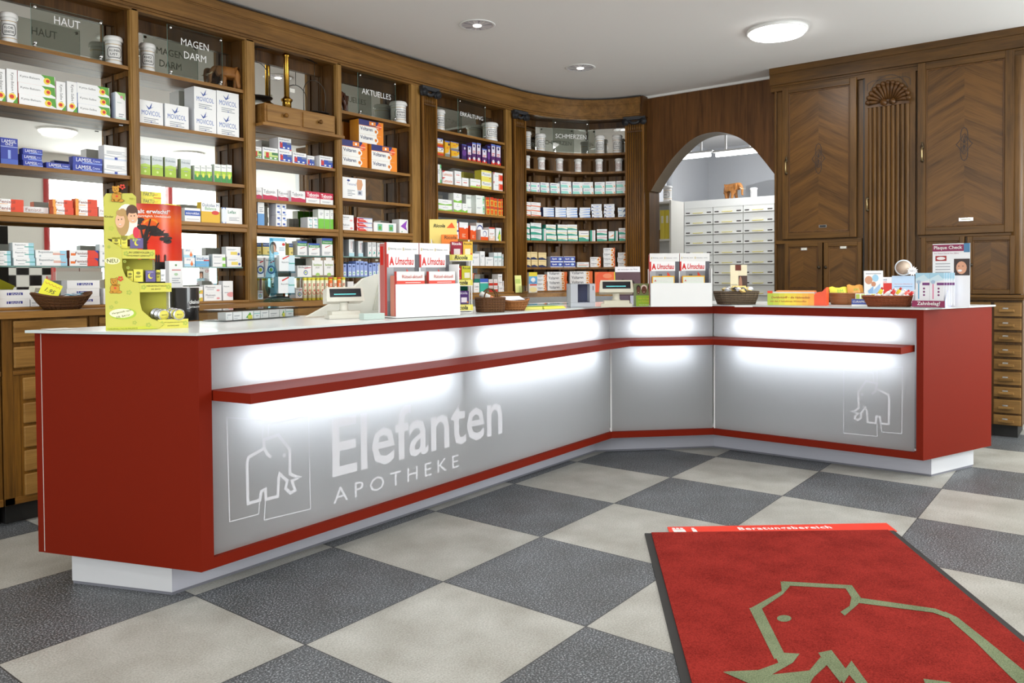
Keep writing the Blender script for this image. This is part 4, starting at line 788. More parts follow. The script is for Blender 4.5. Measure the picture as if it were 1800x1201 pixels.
 'tea': W_('tall white carton with teal bird', 'a8acb0', 'dfe2e4', 'eeeeee', d=.07, ops=[('p', [(.3, .15), (.8, .25), (.5, .4)], '48b0a8'), ('o', .72, .45, .03, 'c83048'), ('l', .2, .8, .9, 2)]),
 'bls': W_('slim light blue bath carton', '6f86c8', 'a8bcec', '9cb2ea', d=.08, ops=[('o', .5, .82, .07, '38487c', 1.4), ('r', .15, .1, .85, .4, 'e2ecf0'), ('o', .5, .25, .05, '7ac8a8', 1.4)]),
 'cur': W_('white curved-letter carton', 'e0e0e6', 'f4f4f4', d=.05, ops=[('t', 'CUR', .5, .5, .6, '404c88', .01)]),
 'ase': W_('small orange white carton', 'f0d0a0', 'f2f2f4', 'f4f4f2', d=.06, ops=[('r', 0, 0, 1, .3, 'd8441c'), ('r', .0, .3, 1, .45, 'f0a838'), ('r', 0, .9, 1, 1, '5a70c8'), ('l', .1, .62, .8, 1, 'd86a3c'), ('o', .8, .75, .09, '2c2c50')]),
 'asy': W_('yellow cold remedy carton', 'e8a81c', 'f0c23c', 'f2b824', d=.06, ops=[('r', 0, 0, 1, .2, '8a8a80'), ('p', [(0, .2), (.7, .3), (1, .6), (1, .2)], 'c8c8c0'), ('r', 0, .92, 1, 1, '5a70c8'), ('l', .3, .6, .7, 2, 'e05a2c'), ('o', .8, .8, .08, '2c2c50')]),
 'prp': W_('upright purple cold remedy carton', '4a2468', '5c3080', '5a2a6a', d=.07, ops=[('r', .08, .42, .92, .92, 'e8e4f2'), ('o', .5, .82, .07, '383468'), ('l', .2, .55, .8, 2, 'e0483c'), ('r', 0, 0, 1, .14, 'd83424'), ('o', .5, .16, .09, 'eceaf0'), ('r', 0, .93, 1, 1, '6a80d8')]),
 'prd': W_('dark purple cold remedy carton', '2e1a50', '3a2468', '3c2260', d=.07, ops=[('o', .5, .45, .2, '6a3c90'), ('o', .6, .75, .08, 'dcd8e8'), ('r', 0, .93, 1, 1, '4a58a8')]),
 'tgr': W_('tall white green-edged carton', 'e4eae6', 'f4f6f4', d=.06, ops=[('r', .78, 0, 1, 1, '58c078'), ('r', .84, .2, 1, .8, 'e8f0ea'), ('l', .1, .7, .7, 3)]),
 'lem': W_('white carton with orange lettering', 'e8e4e4', 'f6f2f2', d=.06, ops=[('t', 'Lemocin', .5, .5, .85, 'd8702c', .01), ('p', [(0, 1), (.3, 1), (0, .7)], 'd83c3c')]),
 'rws': W_('white red-striped cough carton', 'e8e4e4', 'f6f2f2', d=.06, ops=[('l', .1, .7, .8, 1), ('r', .2, .4, .75, .5, 'e06a60')]),
 'mur': W_('yellow white mucus carton', 'c8bc2c', 'e8dc50', 'f0e46c', d=.08, ops=[('r', 0, .35, 1, .8, 'f2f2e8'), ('t', 'Mucosolvan'[:7], .5, .6, .75, '5a6a9a'), ('o', .85, .2, .08, 'e0702c')]),
 'grd': W_('white green carton with red drops', 'e0e8d8', 'f4f6f0', d=.07, ops=[('r', 0, 0, 1, .2, 'b8dc50'), ('o', .65, .3, .10, 'd83c2c'), ('o', .85, .3, .10, 'd83c2c'), ('l', .1, .7, .9, 1, '8ab850')]),
 'rwr': W_('white red-glow carton', 'e8e0e0', 'f4f0f0', d=.06, ops=[('r', .55, .1, 1, .8, 'f08a70'), ('r', .7, .2, 1, .7, 'e0442c'), ('p', [(0, 1), (.12, 1), (.04, .7)], 'd83c3c'), ('l', .15, .6, .6, 1)]),
 'gwl': W_('white lime-edged lozenge carton', 'e4e8e0', 'f6f6f4', d=.06, ops=[('p', [(0, 0), (1, 0), (1, .35), (.5, .15), (0, .3)], '8cc84c'), ('l', .3, .6, .7, 1), ('o', .5, .8, .05, '8cc84c')]),
 'mgr': W_('white mint-edged carton', 'e0e8e2', 'f4f6f4', 'f2f6f2', d=.08, ops=[('r', .78, .1, .98, .9, 'a0dcb4'), ('o', .9, .6, .1, '3ca858'), ('o', .88, .35, .06, 'd84c3c'), ('l', .1, .7, .6, 2)]),
 'hon': W_('small orange honey carton', 'e8c8a0', 'f0e0d0', 'f0b43c', d=.07, ops=[('r', 0, .7, 1, 1, 'd84424'), ('o', .5, .4, .2, 'e8541c'), ('r', .2, .1, .8, .2, 'c83c1c')]),
 'wbl': W_('white blue nasal carton', 'dfe3ee', 'f0f2f8', d=.06, ops=[('r', .0, .8, 1, 1, '38489c'), ('t', 'Nasic', .5, .4, .7, '4458a8', .01)]),
 'oru': W_('tall orange milk carton', 'e84c1c', 'f4f4f4', 'f05a20', d=.07, ops=[('r', 0, .68, 1, 1, 'f4f4f4'), ('o', .65, .76, .14, 'f0f2f8'), ('o', .7, .76, .09, 'ffffff'), ('l', .3, .3, .7, 3, 'f8d0b0')]),
 'orh': W_('white orange carton with blue heart', 'e8d8d0', 'f4f4f4', d=.08, ops=[('r', 0, 0, 1, .32, 'f05a20'), ('o', .55, .62, .27, '2c3c90'), ('o', .53, .60, .22, 'f4f4f6')]),
 'ror': W_('white carton with rosy figure', 'e8dcd8', 'e05a50', d=.07, ops=[('r', 0, .9, 1, 1, 'e0604c'), ('r', 0, 0, 1, .35, 'f4d0b8'), ('l', .15, .55, .85, 2, 'c89080'), ('o', .45, .25, .08, 'f4f0ee', 2)]),
 'grs': W_('upright white green-leaf carton', 'dfe6dc', 'f4f4f4', d=.06, ops=[('p', [(.3, .2), (.7, .9), (.8, .6), (.6, .1)], '5aa83c'), ('r', .5, 0, .9, .5, 'e0dc4c')]),
 'whs': W_('upright white grey-lined carton', 'e2e4e6', 'f4f4f6', d=.06, ops=[('l', .2, .72, .85, 2), ('r', .2, .2, .25, .5, '88b0b8')]),
 'wtt': W_('slim white mint-topped carton', 'dfe6e8', 'e8eef0', 'eef4f4', d=.06, ops=[('r', 0, .6, 1, .72, '9cd0cc'), ('l', .3, .4, .8, 2)]),
 'tep': W_('teal tissue pack', '34a898', '5a8ad0', '44b8a4', d=.07, ops=[('r', 0, .72, 1, 1, '4868c8'), ('r', .0, .66, 1, .74, 'd8e8ec')]),
 'rwt': W_('small red and white carton', 'd8b8b0', 'f2f0f0', 'f0eeee', d=.06, ops=[('r', 0, 0, 1, .4, 'd83c2c'), ('l', .2, .7, .8, 1, 'c85a50')]),
 'cet': W_('white carton with orange lettering', 'e4e0dc', 'f4f4f2', d=.07, ops=[('t', 'Cetebe', .5, .6, .75, '8a8a92', .02), ('l', .2, .3, .8, 1, 'e0803c')]),
 'bei': W_('slim beige pencil carton', 'd0b890', 'e8d8b8', 'e2cca0', d=.05, ops=[('r', 0, .0, 1, .2, 'd88a50'), ('l', .3, .6, .7, 1)]),
 'dte': W_('white turquoise tablet carton', 'dcdfe8', 'f4f4f6', d=.07, ops=[('r', 0, .0, .62, .45, '9ce0d4'), ('p', [(.62, .45), (.75, 0), (.5, 0)], '9ce0d4'), ('l', .1, .72, .7, 2, '6a80b0'), ('p', [(.8, .1), (.95, .1), (.88, .42)], 'f0a860')]),
 'dtp': W_('white turquoise carton with violet bottle', 'dcdfe8', 'f4f4f6', d=.07, ops=[('r', 0, .0, .62, .45, '9ce0d4'), ('l', .1, .72, .7, 1, '6a80b0'), ('o', .84, .28, .16, '8a6ac0', .8), ('r', .8, .35, .88, .55, '8a6ac0')]),
 'ows': W_('white orange-lined carton', 'e8d8d0', 'f6f2f0', d=.06, ops=[('p', [(0, .15), (1, .0), (1, .25), (0, .35)], 'f0845c'), ('l', .1, .7, .6, 1, 'd8806a')]),
 'bwf': W_('flat white blue-striped carton', '3c4a78', 'eef2f8', 'eef2fa', d=.06, ops=[('p', [(.2, .1), (1, .1), (1, .5), (.5, .35)], '78a4ec'), ('l', .1, .72, .7, 1)]),
 'bwc': W_('flat white carton with blue wedge', '2c3468', 'eef2f8', 'f0f2f8', d=.06, ops=[('p', [(0, .0), (.25, .0), (.1, .35)], '2c3878'), ('p', [(.2, .1), (.8, .15), (.6, .3)], '4a7ce0'), ('t', 'Thomapyrin', .5, .68, .7, '5a5a72')]),
 'bwh': W_('white carton with grey wave', '2c3468', 'eef2f8', 'e8f0f6', d=.06, ops=[('p', [(.6, 0), (1, .2), (1, .9), (.75, .5)], '5a6c90'), ('r', .1, .3, .5, .42, '6a9cd0')]),
 'teg': W_('white teal-based tablet carton', '3a9c88', 'f2f4f4', d=.07, ops=[('p', [(0, 0), (1, 0), (1, .22), (.4, .45), (0, .42)], '3ca48c'), ('l', .3, .7, .9, 1, '586878'), ('r', .1, .88, .9, .93, 'c8ccd0')]),
 'tey': W_('white teal carton with yellow line', '3a9c88', 'f2f4f4', d=.07, ops=[('p', [(0, 0), (1, 0), (1, .18), (.4, .38), (0, .36)], '3ca48c'), ('r', 0, .45, 1, .54, 'e8d860'), ('l', .2, .75, .9, 1, '586878'), ('o', .85, .3, .1, 'e8ece8', 1.8)]),
 'ter2': W_('white teal carton with red line', '3a9c88', 'f2f4f4', d=.07, ops=[('p', [(0, 0), (1, 0), (1, .18), (.4, .38), (0, .36)], '3ca48c'), ('r', 0, .52, 1, .60, 'd03c5c'), ('l', .2, .78, .8, 1, '586878'), ('o', .85, .3, .1, 'e8ece8', 1.8)]),
 'teu': W_('upright teal white carton', '44a490', 'f2f4f4', 'f0f2f2', d=.07, ops=[('r', 0, 0, .4, 1, '3ca48c'), ('r', .55, 0, .62, 1, 'd03c5c')]),
 'tew': W_('upright white carton with orange wave', 'e0ece8', 'f2f4f4', d=.05, ops=[('r', 0, 0, 1, .25, '3ca48c'), ('p', [(.1, .4), (.9, .7), (.9, .5)], 'f0a060'), ('l', .1, .85, .8, 1)]),
 'yen': W_('golden carton with navy wave', 'c8a860', 'f0dca8', 'f0d8a0', d=.07, ops=[('p', [(0, .25), (.5, .32), (1, .1), (1, 0), (0, 0)], '24305c'), ('l', .1, .8, .9, 1, 'a88850')]),
 'spa': W_('blue white painkiller carton', 'c8ccdc', 'f2f2f6', '2a40a8', d=.07, ops=[('r', 0, 0, 1, .12, 'eef0f6'), ('r', 0, .92, 1, 1, 'eef0f6'), ('t', 'Spalt', .32, .52, .38, 'f6f6fa', .03), ('o', .75, .52, .22, '9cc4f4', 1.6), ('o', .8, .52, .14, 'e8f0fa', 1.3)]),
 'pts': W_('flat white carton with orange stripe', 'dfe6e4', 'f2f4f4', d=.06, ops=[('r', .1, .35, .95, .5, 'f0a080'), ('r', .1, .15, .8, .28, '8cd0c4'), ('l', .1, .7, .6, 1)]),
 'ric1': W_('dark red herb sweets carton', '8a1c34', 'a02a44', '9c1f3a', d=.035, ops=[('t', 'Ricola', .5, .85, .8, 'f2f2f4', .02), ('r', .25, .1, .8, .5, 'e8dcdc'), ('o', .85, .12, .07, 'd8505c')]),
 'ric2': W_('golden herb sweets carton', 'c89a1c', 'e8c44c', 'e8b83c', d=.035, ops=[('t', 'Ricola', .5, .85, .8, '4a3c20', .02), ('r', .2, .1, .75, .5, 'f0e4c8'), ('o', .85, .12, .07, 'd84434')]),
 'ric3': W_('orange herb sweets carton', 'd8681c', 'f08a3c', 'f0842c', d=.035, ops=[('t', 'Ricola', .55, .85, .75, '5a4020', .02), ('r', .25, .1, .75, .5, 'f6e8dc'), ('o', .88, .12, .07, 'd84434')]),
 'ric4': W_('yellow green herb sweets carton', 'c8c41c', 'e0dc3c', 'd8d42c', d=.035, ops=[('t', 'Ricola', .5, .85, .8, '4a4a30', .02), ('r', .25, .1, .75, .5, 'f4f4e0'), ('o', .85, .12, .07, 'e8c434')]),
 'ric5': W_('violet herb sweets carton', '3a1c54', '54307c', '4c2472', d=.035, ops=[('t', 'Ricola', .5, .85, .8, 'd8d0e4', .02), ('r', .35, .1, .85, .5, 'ece4f0'), ('o', .9, .12, .07, 'e8943c')]),
 'ric6': W_('red herb sweets carton', '9c1c24', 'c03038', 'b8242c', d=.035, ops=[('t', 'Ricola', .5, .85, .8, 'f2f2f4', .02), ('r', .3, .1, .8, .5, 'f0e0d8'), ('o', .85, .12, .07, 'd8605c')]),
}
MEC = {}
def carton_mesh(ds, w, h, d=None):
    D_ = DS[ds]; d = d or D_['d']; k = (ds, round(w, 3), round(h, 3), round(d, 3))
    if k in MEC: return MEC[k]
    b = H(D_['base']); s_ = H(D_['side']); t = H(D_['top']); mb = MB()
    mb.box((0, 0, 0), (w, d, h), b, ms=[s_, t, b, s_, b, s_]); n = [0]
    def q(P_, c): n[0] += 1; y = -.00025-.00012*n[0]; mb.add([(u*w, y, v*h) for u, v in P_], [tuple(range(len(P_)))], H(c))
    for op in D_['ops']:
        if op[0] == 'r': _, a, b_, c, e, col = op; q([(a, b_), (c, b_), (c, e), (a, e)], col)
        elif op[0] == 'p':
            P_ = op[1]; ar = sum(P_[i][0]*P_[(i+1) % len(P_)][1]-P_[(i+1) % len(P_)][0]*P_[i][1] for i in range(len(P_))); q(P_ if ar > 0 else P_[::-1], op[2])
        elif op[0] == 'o':
            _, u, v, r, col = op[:5]; sq = op[5] if len(op) > 5 else 1; q([(min(1, max(0, u+r*h/w*sq*cos(i*pi/8))), min(1, max(0, v+r*sin(i*pi/8)))) for i in range(16)], col)
        elif op[0] == 'l':
            _, u0, v0, u1, nn = op[:5]; col = op[5] if len(op) > 5 else 'a8acb4'
            for i in range(nn): vv = v0-i*.08; e = .018 if h > .05 else .03; q([(u0, vv-e), (u1-.12*(i % 2), vv-e), (u1-.12*(i % 2), vv+e), (u0, vv+e)], col)
        elif op[0] in ('t', 'tv'):
            _, tx, u, v, ww, col = op[:6]; bo = op[6] if len(op) > 6 else 0; n[0] += 1; y = -.00025-.00012*n[0]
            if op[0] == 't': hh = min(.8*h, ww*w*(.9/max(2.2, len(tx)*.52))) if len(op) < 8 else op[7]*h; put_text(mb, tx, u*w, v*h, ww*w, H(col), y=y, h=hh, bold=bo)
            else: put_text(mb, tx, u*w, v*h, ww*h, H(col), y=y, bold=bo, rot=-pi/2)
    o = mb.build('medicine_carton'); me = o.data; me.name = 'carton_'+ds; bpy.data.objects.remove(o); MEC[k] = me; return me
ORD = ['leftmost', 'second', 'third', 'fourth', 'fifth', 'sixth', 'seventh', 'eighth', 'ninth', 'tenth', 'eleventh', 'twelfth', 'thirteenth', 'fourteenth', 'fifteenth', 'sixteenth', 'seventeenth', 'eighteenth', 'nineteenth', 'twentieth']
def put_carton(ds, x, y, z, w, h, rz, label, group, d=None, name='medicine_carton'):
    o = bpy.data.objects.new(name, carton_mesh(ds, w, h, d)); COL.objects.link(o); o.location = (x, y, z); o.rotation_euler = (0, 0, rz); return tag(o, label, 'medicine box', group)
def level(i, n): return '' if n == 1 else (', top of stack' if i == n-1 else ', bottom of stack' if i == 0 else ', middle of stack' if n == 3 else ', %s up in stack' % ('second' if i == 1 else 'third'))
def posn(i, n):
    return 'alone' if n == 1 else 'leftmost' if i == 0 else 'rightmost' if i == n-1 else '%s from left' % (ORD[i] if i < len(ORD) else 'far right')
# rows: (px0, px1, pytop, design, stack n[, setback])
ROWS = {
 (1, 1): [(-6, 10, 121, 'kyv', 1), (12, 31, 122, 'kyv', 1), (33, 99, 130, 'kyb', 3), (99, 116, 144, 'ksv', 1), (118, 136, 144, 'ksv', 1), (137, 194, 150, 'kys', 3), (203, 222, 163, 'kyt', 1)],
 (1, 2): [(1, 32, 243, 'lao', 1), (41, 76, 262, 'las', 3), (82, 124, 287, 'lac', 1), (128, 180, 277, 'lac', 2), (183, 224, 257, 'lop', 2)],
 (1, 3): [(-14, 42, 350, 'fen', 2), (41, 86, 364, 'few', 1, .05), (94, 130, 351, 'fen', 2), (133, 172, 350, 'fen', 2), (174, 202, 364, 'few', 1), (203, 226, 364, 'few', 1)],
 (1, 4): [(-12, 20, 441, 'bep', 2), (24, 62, 427, 'bep', 3), (64, 119, 440, 'beo', 2), (122, 173, 440, 'fep', 2), (175, 222, 430, 'bep', 3)],
 (1, 5): [(-10, 53, 510, 'lin', 2), (54, 72, 515, 'wht', 2), (118, 176, 493, 'lin', 3), (182, 222, 507, 'wht', 2)],
 (2, 1): [(243, 287, 178, 'mov', 1), (290, 332, 185, 'mov', 1), (341, 380, 155, 'mov', 2), (381, 420, 162, 'mov', 2)],
 (2, 2): [(243, 265, 273, 'dul', 1), (267, 287, 275, 'dul', 1), (290, 310, 277, 'dul', 1), (318, 336, 280, 'dul', 1), (342, 352.5, 291, 'drp', 1), (353, 362.5, 291, 'drp', 1), (363, 373, 291, 'drp', 1), (377, 388.5, 289, 'drp', 1), (389, 398.5, 290, 'drp', 1), (399, 408, 290, 'drp', 1)],
 (2, 3): [(243, 284, 337, 'fak', 4), (288, 311, 359, 'fak', 2), (325, 353, 366, 'mic', 1), (354, 387, 356, 'dub', 1), (390, 430, 366, 'lef', 1)],
 (2, 4): [(324, 343, 437, 'org', 2), (344, 368, 449, 'imo', 1), (374, 397, 447, 'grn', 2), (399, 425, 434, 'yel', 2)],
 (2, 5): [(318, 333, 504, 'rcd', 2), (334, 357, 504, 'rcd', 2), (359, 390, 501, 'maa', 2), (392, 410, 494, 'maa', 1)],
 (3, 1): [(446.5, 460, 258, 'bag', 1), (462, 489, 260, 'bag', 1), (490, 513, 243, 'bal', 2), (515, 539, 269, 'bal', 1), (540, 553, 274, 'bal', 1, .02), (562, 587.5, 275, 'bal', 1)],
 (3, 2): [(446.5, 461, 330, 'teb', 1), (462, 488, 331, 'teb', 1), (489, 509, 334, 'teb', 1, .03), (512, 537, 336, 'teb', 1), (538, 562.5, 337, 'ter', 1), (563, 587.5, 340, 'ter', 1)],
 (3, 3): [(446.5, 452, 374, 'orw', 1), (453, 465, 356, 'blu', 1), (485, 494.5, 357, 'dot', 4), (495, 504, 358, 'dot', 4), (541, 549.5, 382, 'teo', 2), (550, 559, 382, 'teo', 2), (559.5, 570, 368, 'gwt', 1), (570.5, 580, 369, 'gwt', 1), (580.5, 588, 369, 'gwt', 1)],
 (3, 4): [(446.5, 460, 427, 'mag', 1), (462, 476, 427, 'mag', 1), (508, 515.5, 428, 'mag', 1), (523, 540, 424, 'dia', 1), (543, 562.5, 428, 'dia', 1), (566, 585, 419, 'dia', 1)],
 (3, 5): [(446.5, 464, 453, 'bio', 1), (467, 484, 453, 'bio', 1), (523, 548, 467, 'bio', 1), (549, 568, 453, 'san', 1), (569.5, 588.5, 453, 'san', 1)],
 (3, 6): [(446.5, 463, 511, 'bio', 1), (520, 532, 506, 'bio', 1)],
 (4, 1): [(601, 646, 248, 'vob', 1), (653, 698, 257, 'vob', 1)],
 (4, 2): [(600, 643, 313, 'wri', 1)],
 (4, 3): [(598, 622.5, 378, 'maa', 2), (628, 655, 383, 'red', 3), (657, 697, 392, 'grw', 1), (702, 717.5, 386, 'pur', 1)],
 (4, 4): [(597, 604, 419, 'sil', 1), (613.5, 623, 421, 'sil', 1), (630, 638.5, 424, 'sil', 1), (646.5, 653.5, 426, 'tea', 1), (654, 661.5, 426, 'tea', 1), (663, 669, 427, 'tea', 1), (669.5, 676.5, 427, 'tea', 1), (680, 691.5, 428, 'tea', 1)],
 (4, 5): [(596.5, 602.5, 464, 'bls', 1), (603, 609.5, 464, 'bls', 1), (612, 618.5, 464, 'bls', 1), (619, 625.5, 464, 'bls', 1), (626, 632.5, 459, 'bls', 1), (633, 639.5, 459, 'bls', 1), (640, 646.5, 460, 'bls', 1), (648, 654.5, 464, 'bls', 1), (655, 661.5, 462, 'bls', 1), (662, 668.5, 462, 'bls', 1)],
 (4, 6): [(611, 622, 495, 'cur', 1), (624, 636, 499, 'wht', 1), (637, 660, 500, 'wht', 1)],
 (5, 1): [(765.5, 780, 243, 'ase', 2), (782.5, 791, 248, 'asy', 1), (793.5, 807.5, 250, 'asy', 2), (812, 820.5, 254, 'prd', 1), (822, 829, 257, 'prp', 1), (830, 837, 251, 'prp', 1), (838, 845.5, 252, 'prp', 1), (847.5, 856, 262, 'prp', 1), (857, 862, 257, 'prd', 1), (863.5, 871, 254, 'prp', 1), (872, 880.5, 256, 'prp', 1)],
 (5, 2): [(765.5, 776, 289, 'tgr', 1), (778, 796.5, 301, 'lem', 2), (800, 811.5, 301, 'rws', 2), (812.5, 824, 313, 'rws', 1), (827, 845, 315, 'grd', 1), (846.5, 864, 300, 'mur', 2), (867.5, 884, 304, 'rwr', 2)],
 (5, 3): [(766.5, 768, 357, 'gwl', 1), (771, 795, 351, 'gwl', 2), (797.5, 812, 340, 'gwl', 2), (813, 822, 358, 'gwl', 1), (820, 835, 343, 'mgr', 2, .05), (837, 852, 344, 'mgr', 2), (855, 861, 347, 'hon', 2), (862, 868, 347, 'hon', 2), (869, 874.5, 349, 'hon', 2), (876, 881.5, 350, 'hon', 2), (882, 888, 350, 'hon', 2)],
 (5, 4): [(799.5, 806.5, 389, 'wbl', 2), (807.5, 823, 391, 'oru', 1), (827, 837, 397, 'oru', 1), (837.5, 849, 392, 'orh', 1, .05), (845, 858.5, 404, 'orh', 1), (859.5, 870, 400, 'ror', 1), (872, 881.5, 401, 'grs', 1)],
 (5, 5): [(829, 843, 446, 'whs', 1), (844, 852.5, 442, 'whs', 1), (853.5, 867.5, 452, 'whs', 1), (868.5, 875, 444, 'wtt', 1), (875.5, 882, 444, 'wtt', 1), (883.5, 889.5, 447, 'wtt', 1)],
 (5, 6): [(833, 843, 497, 'cet', 1), (844, 858.5, 490, 'tep', 1), (859.5, 867, 491, 'rwt', 2), (868, 875, 491, 'rwt', 2), (876.5, 884, 482, 'cet', 3), (884.5, 892, 494, 'rws', 2)],
 (6, 2): [(921, 932.5, 320, 'dtp', 2), (933.5, 949, 321, 'dtp', 2), (951, 966, 321, 'dte', 2), (968, 984.5, 322, 'dte', 2), (986.5, 1005, 319, 'dte', 2), (1007, 1024.5, 320, 'dte', 2), (1025.5, 1044, 320, 'dte', 2), (1045.5, 1063.5, 320, 'dte', 2), (1064.5, 1082.5, 319, 'dte', 2), (1083.5, 1101, 318, 'dte', 2)],
 (6, 3): [(921.5, 933, 355, 'ows', 3), (934, 951, 356, 'ows', 3), (955, 974, 365, 'bwf', 4), (976, 995, 365, 'bwf', 4), (996, 1015.5, 365, 'bwf', 4), (1019, 1038, 365, 'bwf', 4), (1040.5, 1059, 359, 'bwc', 4), (1062, 1080.5, 359, 'bwc', 4), (1086.5, 1101, 365, 'bwh', 2)],
 (6, 4): [(922, 931.5, 393, 'teg', 3), (933, 952, 392, 'teg', 3), (953.5, 959.5, 402, 'teu', 1), (960.5, 978, 395, 'tey', 3), (980, 997.5, 395, 'tey', 3), (998.5, 1015.5, 395, 'tey', 3), (1017, 1035, 406, 'tey', 1), (1037, 1046.5, 405, 'teu', 1), (1049, 1067, 403, 'ter2', 2), (1069.5, 1079.5, 407, 'tew', 1), (1080.5, 1086, 406, 'teu', 1), (1088, 1102, 401, 'ter2', 2)],
 (6, 5): [(922.5, 932.5, 443, 'yen', 2), (933.5, 945, 443, 'yen', 2), (946, 960, 444, 'yen', 2), (967, 989.5, 451, 'spa', 2), (990.5, 1011, 451, 'spa', 2), (1014, 1035, 461, 'pts', 1), (1037, 1056, 452, 'vol', 2), (1060.5, 1081, 436, 'vol', 4), (1086, 1103, 444, 'vol', 3)],
 (6, 6): [(943, 960, 483, 'vol', 4), (962, 997, 478, 'vol', 4), (1002, 1042, 477, 'vol', 4)],
}
SHN = {1: ['top shelf', 'second shelf', 'third shelf', 'thick middle shelf', 'glass shelf', 'bottom ledge'], 3: ['top shelf', 'second shelf', 'third shelf', 'thick middle shelf', 'upper glass shelf', 'lower glass shelf', 'bottom ledge'], 5: ['top shelf', 'second shelf', 'third shelf', 'fourth shelf', 'fifth shelf', 'sixth shelf', 'bottom ledge']}
def shelfname(b, i): return SHN[{1: 1, 2: 1, 3: 3, 4: 3}.get(b, 5)][i]
for (b_, si), items in ROWS.items():
    zs_ = (nz if b_ == 6 else SH[b_])[si]; N_ = len(items)
    for j, it in enumerate(items):
        x0, x1, yt, ds, n = it[:5]; back = it[5] if len(it) > 5 else 0
        if b_ == 6:
            p0, a0 = nhit(x0, 350, .035); p1, a1 = nhit(x1, 350, .035)
            w = (p1-p0).xy.length; rz = math.atan2(p1.y-p0.y, p1.x-p0.x); pm = (p0+p1)/2
            dd = (pm.xy-CAM.xy).length/ray((x0+x1)/2, yt).xy.length; zt_ = CAM.z+dd*ray((x0+x1)/2, yt).z; P0 = p0
        else:
            Y = SY+.022+back; yb = 300; P0 = ony(x0, yt+20, Y); p1 = ony(x1, yt+20, Y); w = p1.x-P0.x; rz = 0; zt_ = ony((x0+x1)/2, yt, Y).z
            lo_, hi_ = BL[b_]; 
            if P0.x < lo_+.012: w -= (lo_+.012-P0.x); P0.x = lo_+.012
            if P0.x+w > hi_-.012: w = hi_-.012-P0.x
        w = max(.012, w-.002); h = (zt_-zs_)/n; D_ = DS[ds]['d']
        for i in range(n):
            jit = random.uniform(-.004, .004) if n > 1 and i else 0
            lab = '%s, %s, %s, %s%s' % (DS[ds]['look'], BAYN[b_], shelfname(b_, si), posn(j, N_), level(i, n))
            if len(lab.replace(',', '').split()) > 16: lab = lab.replace(' from left', '').replace(' of stack', '')
            ux = cos(rz)*jit; uy = sin(rz)*jit
            if b_ != 6 and (P0.x+jit < BL[b_][0]+.011 or P0.x+w+jit > BL[b_][1]-.011): ux = uy = 0
            put_carton(ds, P0.x+ux, P0.y+uy+abs(jit), zs_+.0006+i*(h), w, h-.0006, rz, lab, 'medicine cartons on the shelves')
# third large Voltaren pack on top of the two others
p0 = ony(631, 250, SY+.03); p1 = ony(674, 250, SY+.03); zb = ony(640, 250, SY+.03).z; zt_ = ony(652, 213, SY+.03).z
hA = carton_mesh  # noqa
zl = ony(623, 248, SY+.022).z
put_carton('vob', p0.x, p0.y, zl+.001, p1.x-p0.x, zt_-zl, 0, 'big orange ointment pack with navy top, stacked on the two others, fourth bay', 'medicine cartons on the shelves')
# ---------------- second rows of cartons behind some of the front ones (their sides show)
# ---------------- ceramic jars
def jar(x, y, z, h, r, text, label, red=False, rz=0, group='white ceramic apothecary jars'):
    t = thing('apothecary_jar', (x, y, z), label, 'jar', rz, group); c = mat('a02c24', .4) if red else mat('2a2a30', .4)
    MB().lathe([(r*.9, 0), (r, .006), (r*.97, h*.1), (r*.93, h*.14), (r*.93, h*.72), (r*.97, h*.78), (r*.9, h*.8), (r*.9, h*.82)], CER, 28).build('body', t)
    MB().lathe([(r*.9, h*.82), (r*1.08, h*.84), (r*1.1, h*.88), (r*1.04, h*.96), (r*.95, h), (r*.3, h), (0, h)], CER, 28).build('lid', t)
    m_ = MB(); rr = r*.935
    if not red:
        for zz_ in (.16, .70): m_.lathe([(rr, h*zz_), (rr+.0006, h*(zz_+.008)), (rr, h*(zz_+.018))], GOLD, 28)
    ow, oh = r*.82, h*.17; cz_ = h*.43; o = [(-ow, -oh*.5), (-ow*.75, -oh), (ow*.75, -oh), (ow, -oh*.5), (ow, oh*.5), (ow*.75, oh), (-ow*.75, oh), (-ow, oh*.5)]
    def W3(a, b): q = rr+.0007; return (q*sin(a/q), -q*cos(a/q), cz_+b)
    dense = []
    for i in range(8):
        a, b = Vector(o[i]), Vector(o[(i+1) % 8]); k = 8 if (a-b).length > r*.6 else 2
        dense += [tuple(a.lerp(b, q/k)) for q in range(k)]
    stroke(m_, dense, .0035 if not red else .0028, c, W3, True)
    ls = text.split('\n')
    for i, l_ in enumerate(ls): put_text(m_, l_, 0, cz_+(len(ls)/2-i-.5)*oh*.75, min(r*1.2, r*.23*len(l_)), c, h=oh*.48, wrap=rr, bold=.01)
    m_.build('painted_label', t); return t
def jar_px(x0, x1, yt, z, Y, text, label, red=False, rz=-.35):
    a = ony(x0, yt+20, Y); b = ony(x1, yt+20, Y); cx = (a.x+b.x)/2; r = (b-a).length/2*.93; h = ony((x0+x1)/2, yt, Y).z-z; jar(cx, Y, z, h, r*.93, text, label, red, rz)
jar_px(-1, 32, 24, 2.374, 1.765, 'FLOR.\nGENISTAE', 'white jar lettered FLOR. GENISTAE at the left end of the top shelf')
jar_px(183, 216, 66, 2.374, 1.775, 'ALUMEN\nUST.', 'white jar lettered ALUMEN UST. right of the HAUT glass sign')
jar_px(245, 273, 78, 2.376, 1.775, 'RHIZ.\nZINGIB.', 'white jar lettered RHIZ. ZINGIB. left of the MAGEN DARM glass sign')
jar_px(688, 712, 180, 2.378, 1.775, 'ADEPS\nSUILLUS', 'white jar right of the AKTUELLES glass sign in the fourth bay')
jar_px(764, 780, 194, 2.389, 1.775, 'RHIZ.\nIRIDIS', 'white jar left of the ERKÄLTUNG glass sign in the fifth bay')
